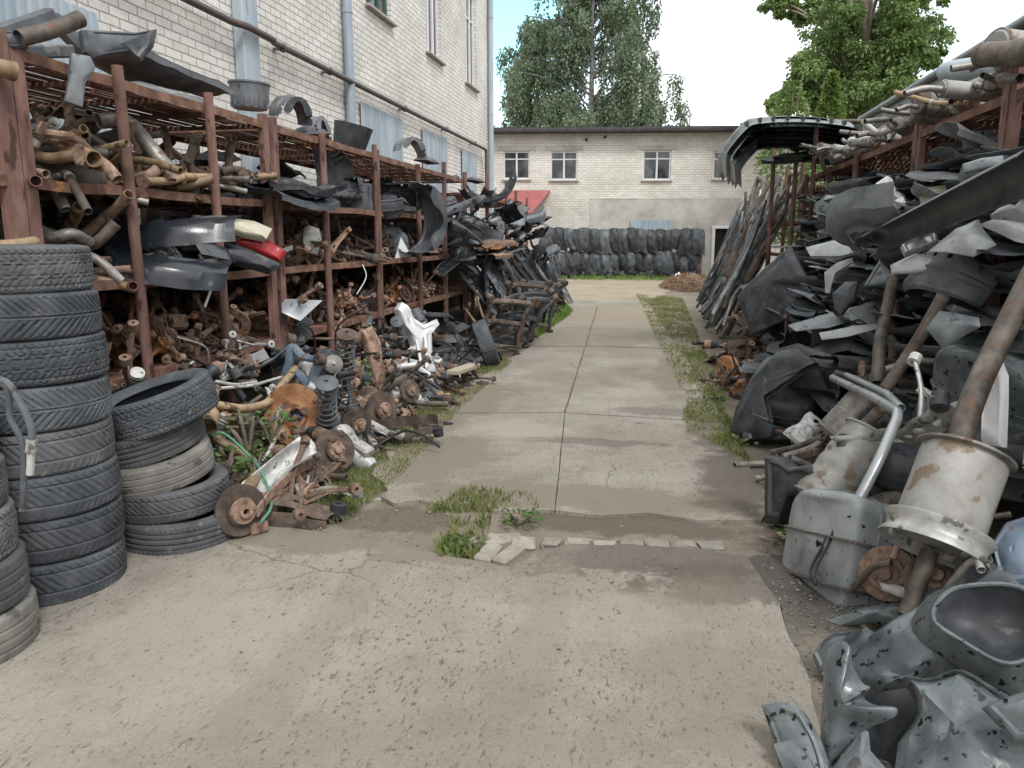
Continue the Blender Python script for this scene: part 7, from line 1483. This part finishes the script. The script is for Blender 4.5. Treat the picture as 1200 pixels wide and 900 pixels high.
for i in range(74):
    y = 12.3 + 5.2 * ((i * 7) % 74) / 74; m = ('pipe_brown', 'pipe_grey', 'rust_dark', 'pipe_brown', 'pipe_grey', 'plastic_dark')[i % 6]
    a = Vector((.72 + U(0, .35) + .03 * (i % 4), y - U(-.1, .5), U(.02, .35))); d = Vector((1.75 + U(-.15, .2), y + U(.2, 1.0), 2.2 + U(-.25, .3)))
    if i % 3 == 0:
        m = ('plastic_dark', 'sheet_grey', 'plastic_grey', 'alu')[i // 3 % 4]; spawn(proto('slim', m), '%s bumper beam leaning among the exhausts on the far right' % MA[m], 'bumper beam', (a + d) / 2 - Vector((.06, .1, 0)), aim(a, d, U(60, 140)), (1.45, 1, 1), '%s bumper beams leaning among the exhausts' % MA[m]); continue
    spawn(K(('exh', m, i % 2), lambda: p_exhaust(i % 2 + hash_name(m) % 5, m)), '%s exhaust system leaning in the dense row on the far right' % MA[m], 'exhaust', a, aim(a, d, U(0, 360)), U(.95, 1.12), '%s exhaust systems leaning in the dense row' % MA[m])
wpipe('dark gooseneck pipe hooked over the top of the leaning exhausts', [AX(880, 255, 1.55), AX(884, 222, 1.7), AX(889, 208, 1.8), AX(896, 212, 1.8), AX(893, 225, 1.75)], .05, 'pipe_brown', bend=.12)
# silencers along the top beam
for i in range(26):
    y = 6.0 + 5.6 * i / 26; m = ('silencer', 'silencer', 'pipe_grey', 'alu')[(i * 3) % 4]
    put('muffler', m, (2.25 + U(-.12, .2), y, 2.70 + U(-.02, .05) + (.1 if i % 4 == 0 else 0)), 'lying along the top deck of the right rack', rot=deg(U(-30, 30), U(-8, 8), U(60, 125) if i % 3 else U(0, 40)), sc=U(.75, 1.0))
for i in range(12):
    y = 6.2 + 5.8 * i / 12; m = ('pipe_grey', 'alu', 'pipe_tan', 'silencer')[i % 4]
    put('pipe', m, (2.15 + U(-.1, .15), y, 2.70 + U(0, .12)), 'among the silencers on the right top deck', rot=deg(U(-180, 180), U(-10, 10), U(40, 140)), sc=U(.9, 1.2))
wpipe('thick brown pipe end jutting over the tall right post', [AX(1240, 52, 2.2), AX(1196, 62, 2.12), AX(1150, 64, 2.0)], [.085, .085, .075], 'pipe_brown', bend=.1)
spawn(p_muffler(9, 'silencer', .5, .13, .9, False), 'pale barrel silencer lying on top of the tall right post', 'silencer', AX(1205, 60, 2.35), deg(0, 4, 20))
wpipe('long pale grey tube lying behind the tall right post', [AX(1110, 84, 2.6), AX(1180, 76, 2.5), AX(1240, 70, 2.4)], .095, 'galv')
wpipe('brown rail clamped across the tall right post', [AX(1172, 92, 2.12), AX(1196, 92, 2.12)], .03, 'pipe_brown')
for i in range(3): wpipe(['pale tube lying under the top deck behind the wide post', 'grey tube just below the pale tube under the top deck', 'long brown tube lowest of three under the top deck'][i], [AX(1075 - 4 * i, 166 + 8 * i, 2.7), AX(1130, 167 + 7 * i, 2.7), AX(1180, 170 + 5 * i, 2.7)], .05 - .01 * i, ('silencer', 'pipe_grey', 'pipe_brown')[i])

# nested bumpers hung on top
T0 = AY(938, 138, 11.2)
def p_arch(seed, m):
    def fn(u, v):
        s = 2 * u - 1; t = abs(s); x = .98 * math.copysign(min(1, t * 1.18) ** .92 - .12 * max(0, t - .8) * 2, s); z = -.16 * t ** 2 - .95 * max(0, t - .55) ** 1.35 * 1.75
        return (x, (v - .5) * .42 + .05 * t, z - .07 * (2 * v - 1) ** 2 - .02 * sin(v * 9))
    b = MB().sheet(fn, 60, 14, .004, lambda u, v: (.36 < u < .64 and .25 < v < .42) or (v > .9 and (u * 14) % 1 < .3))
    r = MB()
    for k in range(9): u = .2 + .6 * k / 8; p = Vector(fn(u, .5)); r.box(p - Vector((0, 0, .035)), (.03, .3, .05), None, .004)
    return bp('bumper', ('skin', b.mesh('skin', m)), ('inner_brackets', r.mesh('inner_brackets', 'plastic_black')))
for i in range(7):
    m = ('plastic_wet', 'plastic_dark', 'plastic_black', 'paint_dark', 'plastic_grey', 'plastic_dark', 'plastic_black')[i]
    spawn(K(('arch', m), lambda: p_arch(i, m)), '%s bumper, %s of the nested bumpers hung over the far right posts' % (MA[m], ('outermost', 'second', 'third', 'fourth', 'fifth', 'sixth', 'innermost')[i]), 'bumper', T0 + Vector((.02 * i, .16 * i, -.035 * i)), deg(2 + U(-3, 3), 3 + U(-2, 2), 11 + U(-3, 3)), 1.02 - .03 * i)
for i, (px, y0) in enumerate(((957, 11.3), (935, 12.2), (908, 12.6))):
    t_ = AY(px, 150 + 8 * i, y0); b = MB().tube([(t_.x, t_.y, .2), (t_.x, t_.y, 1.4), (t_.x, t_.y, t_.z)], .032, 10); wone('support_post', ['rusty upright post carrying the nested bumpers', 'thin dark upright behind the bumper carrying post', 'leftmost thin upright under the nested bumpers'][i], 'post', b, 'post', (t_.x, t_.y, .2))
wpipe('thin horizontal bar passing under the nested bumpers', [AY(912, 142, 11.25), AY(1022, 142, 11.6)], .028, 'pipe_brown')
for i in range(10):
    put(RND.choice(('panel', 'cover')), RND.choice(('plastic_dark', 'plastic_black')), (T0.x + U(-.2, .8), 11.6 + U(0, 1.6), 2.68 + U(0, .25)), 'piled under the nested bumpers', sc=.8)

# far row of draped liners before the far building
def drape(seed, m):
    R = random.Random(seed); w, h = R.uniform(.27, .37), R.uniform(.8, .95)
    b = MB().sheet(lambda u, v: ((u - .5) * w * 2 * (1 - .12 * v) + .05 * noise.noise(Vector((u * 3, v * 3, seed))), -.28 * sin(pi * u) ** .8 * (.4 + .6 * sin(pi * min(1, v * .9 + .1))) + .06 * noise.noise(Vector((u * 5, v * 4, seed + 3))), -h * v + .12 * (sin(pi * u)) - .05 * noise.noise(Vector((u * 6, 0, seed)))), 18, 12, .006)
    r = MB().tube([((u / 8 - .5) * w * 2, -.28 * sin(pi * u / 8) ** .8 * .45, .12 * sin(pi * u / 8)) for u in range(9)], .018, 6, False)
    return bp('wheel_arch_liner', ('shell', b.mesh('shell', m)), ('rolled_edge', r.mesh('rolled_edge', m)))
fy = 33.0; L0, L1 = AY(640, 300, 32.6), AY(818, 300, 33.6)
frk = link('steel_rack', None); frk.location = (L0.x, L0.y, 0); tag(frk, 'low rack of posts and rails hung with black liners at the far end', 'rack')
for px in (637, 702, 762, 821):
    p_ = AY(px, 300, 32.75 + .9 * (px - 640) / 180); b = MB().box((0, 0, .95), (.1, .1, 2.0), None, .01); o = link('post', b.mesh('post', 'post'), frk); o.location = (p_.x - L0.x, p_.y - L0.y - .28, 0)
for zz in (.95, 1.85):
    b = MB().bar((0, 0, zz), (L1.x - L0.x, L1.y - L0.y, zz), .05, .05); link('rail', b.mesh('rail', 'post'), frk)
for r_ in range(2):
    for i in range(17):
        p_ = L0.lerp(L1, (i + .5) / 17); m = ('plastic_black', 'plastic_dark', 'plastic_black', 'plastic_dark', 'plastic_grey')[(i * 3 + r_) % 5 if i % 6 == 0 else (i + r_) % 4]
        spawn(K(('drape', m, i % 3), lambda: drape(i % 3 + hash_name(m) % 9, m)), '%s liner hung in the %s row of the far rack' % (MA[m], ('lower', 'upper')[r_]), 'liner', (p_.x + U(-.06, .06), p_.y - .15 - .12 * r_, (1.0, 1.92)[r_] + U(-.06, .05)), deg(U(-8, 8), U(-9, 9), U(-16, 22)), U(.95, 1.15), '%s liners in the %s row of the far rack' % (MA[m], ('lower', 'upper')[r_]))
for i in range(9):
    p_ = L0.lerp(L1, (i + .4) / 9); spawn(K(('drape', 'plastic_dark', 7), lambda: drape(7, 'plastic_dark')), 'dark liner dropped on the grass before the far rack', 'liner', (p_.x + U(-.2, .2), p_.y - .6 + U(-.15, .15), .3), deg(U(40, 80), U(-20, 20), U(-40, 40)), U(.5, .75), 'dark liners dropped before the far rack')
for i, px in enumerate((795, 812)):
    p_ = AY(px, 318, 31.5); b = MB().sheet(lambda u, v: (.5 * (u - .5), .4 * (v - .5), .25 * sin(pi * u) * sin(pi * v) + .08 * noise.noise(Vector((u * 6, v * 6, px)))), 16, 14, .01); wone('plastic_bag', ['white plastic bag lying beside the brown litter', 'second white plastic bag nearer the dark doorway'][i], 'bag', MB().add([tuple(Vector(v) + Vector((p_.x, p_.y, .03))) for v in b.v], b.f), 'white', (p_.x, p_.y, .03))

# ------------------------------------------------------------------ trees and plants
def leaf(b, p, d, s, R):
    d = d.normalized(); w = d.cross(Vector((R.uniform(-1, 1), R.uniform(-1, 1), R.uniform(-1, 1))))
    if w.length < 1e-4: w = d.orthogonal()
    w = w.normalized() * s * .34; k = len(b.v); m_ = p + d * s * .5
    b.v += [tuple(p), tuple(m_ + w), tuple(p + d * s), tuple(m_ - w)]; b.f.append((k, k + 1, k + 2, k + 3))
def limbs(tr, base, top, r, R, bend=.25, n=8):
    base, top = Vector(base), Vector(top); pts = []
    for i in range(n + 1): f = i / n; pts.append(base.lerp(top, f) + Vector((noise.noise(Vector((f * 3, base.x, 1))), noise.noise(Vector((f * 3, base.x, 9))), 0)) * bend * f)
    tr.tube(pts, [r * (1 - .85 * i / n) + .01 for i in range(n + 1)], 8, False); return pts
def birch(label, px, y, ztop, halfw, nl, leaves, seed, z0=3.5, lean=0.0):
    R = random.Random(seed); base = AY(px, 279, y); base.z = 0; top = base + Vector((lean, 0, ztop)); tr = MB(); cr_ = MB()
    trunk = limbs(tr, base, top, .24, R, .4, 10)
    for i in range(nl):
        f = R.uniform(.0, 1) ** .85; z = z0 + (ztop - z0) * f; k = int(min(9, z / ztop * 10)); p = trunk[k].lerp(trunk[k + 1], z / ztop * 10 - k); a = R.uniform(0, 2 * pi)
        ln = halfw * (1.08 - .75 * f ** 1.3) * R.uniform(.35, 1.05); up = R.uniform(.3, .9) * ln * .9
        tip = p + Vector((cos(a) * ln, sin(a) * ln * .8, up)); lp = cat([p, p.lerp(tip, .5) + Vector((0, 0, up * .25)), tip, tip + Vector((cos(a) * .35, sin(a) * .35, -.3))], 4); tr.tube(lp, [.05 * (1 - i2 / len(lp)) + .008 for i2 in range(len(lp))], 5, False)
        for s_ in range(int(leaves / nl / 34)):
            q = lp[R.randrange(3, len(lp))] + Vector((R.uniform(-.35, .35), R.uniform(-.35, .35), R.uniform(-.15, .2))); L_ = R.uniform(.8, 2.9) * (1 - .35 * f); sw = Vector((R.uniform(-.12, .12), R.uniform(-.12, .12), -1))
            for j in range(34):
                t = j / 34 * R.uniform(.9, 1.1); pp_ = q + sw * L_ * t + Vector((R.gauss(0, .09), R.gauss(0, .09), 0)); leaf(cr_, pp_, Vector((R.uniform(-.7, .7), R.uniform(-.7, .7), -.8)), R.uniform(.12, .22), R)
    t = link('birch_tree', None); t.location = base; tag(t, label, 'tree'); 
    for b, nm, m in ((tr, 'trunk', 'bark_birch'), (cr_, 'crown', 'leaf_birch')):
        b.v = [tuple(Vector(v) - base) for v in b.v]; link(nm, b.mesh(nm, m, 0 if nm == 'crown' else 40), t)
    return t
birch('tall weeping birch rising behind the middle of the far building', 690, 47, 19.5, 5.2, 92, 70000, 2, 4.0)
birch('shorter birch at the left behind the far building', 626, 50, 14.5, 3.6, 46, 30000, 5, 3.5, .4)
birch('small weeping birch right of the tall birch', 752, 48, 10.0, 1.7, 12, 7500, 8, 5.0)
def broadtree(label, px, y, ztrunk, clumps, leaves, seed, size=(.16, .3)):
    R = random.Random(seed); base = AY(px, 279, y); base.z = 0; tr = MB(); cr_ = MB(); trunk = limbs(tr, base, base + Vector((.15, 0, ztrunk)), .26, R, .25, 10)
    for (cx, cy, r) in clumps:
        for rep in range(2):
            c = AY(cx + R.uniform(-6, 6), cy + R.uniform(-5, 5), y + R.uniform(-1.9, 2.1)); s_ = trunk[max(2, min(9, int((c.z - 1.6) / ztrunk * 10)))]
            lp = cat([s_, s_.lerp(c, .5) + Vector((0, 0, .4)), c], 4); tr.tube(lp, [.06 * (1 - k / len(lp)) + .012 for k in range(len(lp))], 5, False); rr = r / 900 * y
            for sub in range(7):
                cc_ = c + Vector((R.gauss(0, .5), R.gauss(0, .5), R.gauss(0, .42))) * rr; s2 = rr * R.uniform(.2, .42)
                for j in range(int(leaves / len(clumps) / 14)):
                    d = Vector((R.gauss(0, 1), R.gauss(0, 1), R.gauss(0, .6))); p = cc_ + d.normalized() * s2 * R.uniform(.35, 1.25)
                    if abs(p.x - trunk[6].x) < .28 and p.y < trunk[6].y and p.z > 8.4: continue
                    leaf(cr_, p, d.normalized() + Vector((0, 0, -.9)), R.uniform(*size), R)
    t = link('broadleaf_tree', None); t.location = base; tag(t, label, 'tree')
    for b, nm, m in ((tr, 'trunk', 'bark'), (cr_, 'crown', 'leaf_maple')):
        b.v = [tuple(Vector(v) - base) for v in b.v]; link(nm, b.mesh(nm, m, 0 if nm == 'crown' else 40), t)
RT = random.Random(21); cl = []
for (x, y, r) in ((1000, 40, 30), (965, 60, 26), (1035, 30, 28), (1065, 15, 26), (1085, 35, 20), (1045, 70, 28), (1010, 90, 28), (975, 95, 28), (1050, 105, 24), (1020, 120, 26), (940, 80, 20), (945, 110, 20), (985, 10, 24), (1030, -10, 30), (960, 20, 18), (930, 15, 14), (918, 2, 12), (1075, -15, 26), (1000, -40, 36), (1060, -55, 34), (955, -30, 28), (925, 115, 16), (1070, 60, 20), (1005, 125, 22), (965, 125, 24), (1090, -5, 20), (1055, 45, 22), (985, 75, 26), (912, 112, 12), (1085, 70, 10), (990, 108, 24), (1003, 72, 24), (1032, 98, 24), (972, 72, 22), (1060, 85, 20), (1040, 50, 20)): cl.append((x, y, r))
broadtree('big leafy tree with a tall trunk rising behind the right shed', 993, 30, 14.5, cl, 110000, 31, (.08, .155))
def shrub(kind, label, p, h, r, n, m, seed, conic=False, c_='shrub', size=(.05, .12)):
    R = random.Random(seed); st = MB(); lv = MB()
    for k in range(6):
        a = R.uniform(0, 2 * pi); e = p + Vector((cos(a) * r * .6, sin(a) * r * .6, h * R.uniform(.6, 1))) if not conic else p + Vector((cos(a) * .05, sin(a) * .05, h)); st.tube(cat([p, p.lerp(e, .5) + Vector((0, 0, h * .08)), e], 3), [.012] * 6 + [.004], 5, False)
    for j in range(n):
        t = R.random(); rr = r * ((1 - t) ** .8 if conic else (sin(pi * (.15 + .8 * t)))) * sqrt(R.random()); a = R.uniform(0, 2 * pi); q = p + Vector((cos(a) * rr, sin(a) * rr, h * t)); leaf(lv, q, Vector((cos(a), sin(a), R.uniform(-.6, .5))), R.uniform(*size), R)
    t = link(kind, None); t.location = p; tag(t, label, c_)
    for b, nm, mm in ((st, 'stems', 'bark'), (lv, 'leaves', m)): b.v = [tuple(Vector(v) - p) for v in b.v]; link(nm, b.mesh(nm, mm, 0 if nm == 'leaves' else 40), t)
pt = AY(972, 140, 24); shrub('young_tree', 'slim yellow green young tree top before the big leafy tree', Vector((pt.x, pt.y, 1.5)), AY(972, 84, 24).z - 1.5, 1.0, 5200, 'leaf_young', 3, True, 'tree', (.09, .18))
pt = AY(925, 150, 22); shrub('young_tree', 'low dull green young tree left of the slim yellow one', Vector((pt.x, pt.y, 1.5)), AY(928, 96, 22).z - 1.5, .8, 3000, 'leaf_maple', 5, False, 'tree', (.09, .17))
pt = AX(912, 235, 2.7); shrub('bush', 'green bush growing behind the top of the leaning exhausts', Vector((pt.x, pt.y, 1.7)), 1.3, .6, 1500, 'leaf_weed', 6, size=(.06, .13))
pt = AX(560, 340, -3.1); shrub('weed', 'leafy green weed growing out of the rack by the flat rusty sheets', Vector(pt), .55, .22, 160, 'leaf_weed', 7, c_='weed', size=(.07, .13))
pt = SL(643, 345); shrub('bush', 'low green bush at the far end of the left bumpers', Vector((-3.3, 20.5, 0)), 1.0, .6, 1400, 'leaf_weed', 8, size=(.06, .13))
for i, (px, py, h) in enumerate(((290, 510, .3), (318, 500, .28), (262, 545, .22), (300, 545, .2), (395, 425, .2), (420, 435, .22))):
    pt = SL(px, py, -.05); pt.z -= h * .5; shrub('weed', ['tall weed growing by the orange backing plate', 'leafy weed between the tan pipe and the plate', 'small weed behind the green brake hose', 'low weed beside the short dull tube', 'small weed near the coil springs', 'weed growing before the tall brown bracket'][i], Vector(pt), h, h * .55, 70, 'leaf_weed', 20 + i, c_='weed', size=(.025, .06))
for i, (px, py) in enumerate(((868, 520), (840, 470), (925, 636), (610, 612), (545, 645))):
    pt = G(px, py); shrub('weed', ['small weed tuft by the black vent corner', 'weed tuft before the rusty channel beam', 'tiny weed at the foot of the fuel tank', 'flat weed in the crack near the kerb stones', 'tuft of weed left of the askew kerb stones'][i], Vector(pt), .07, .12, 70, 'leaf_weed', 40 + i, c_='weed', size=(.025, .05))
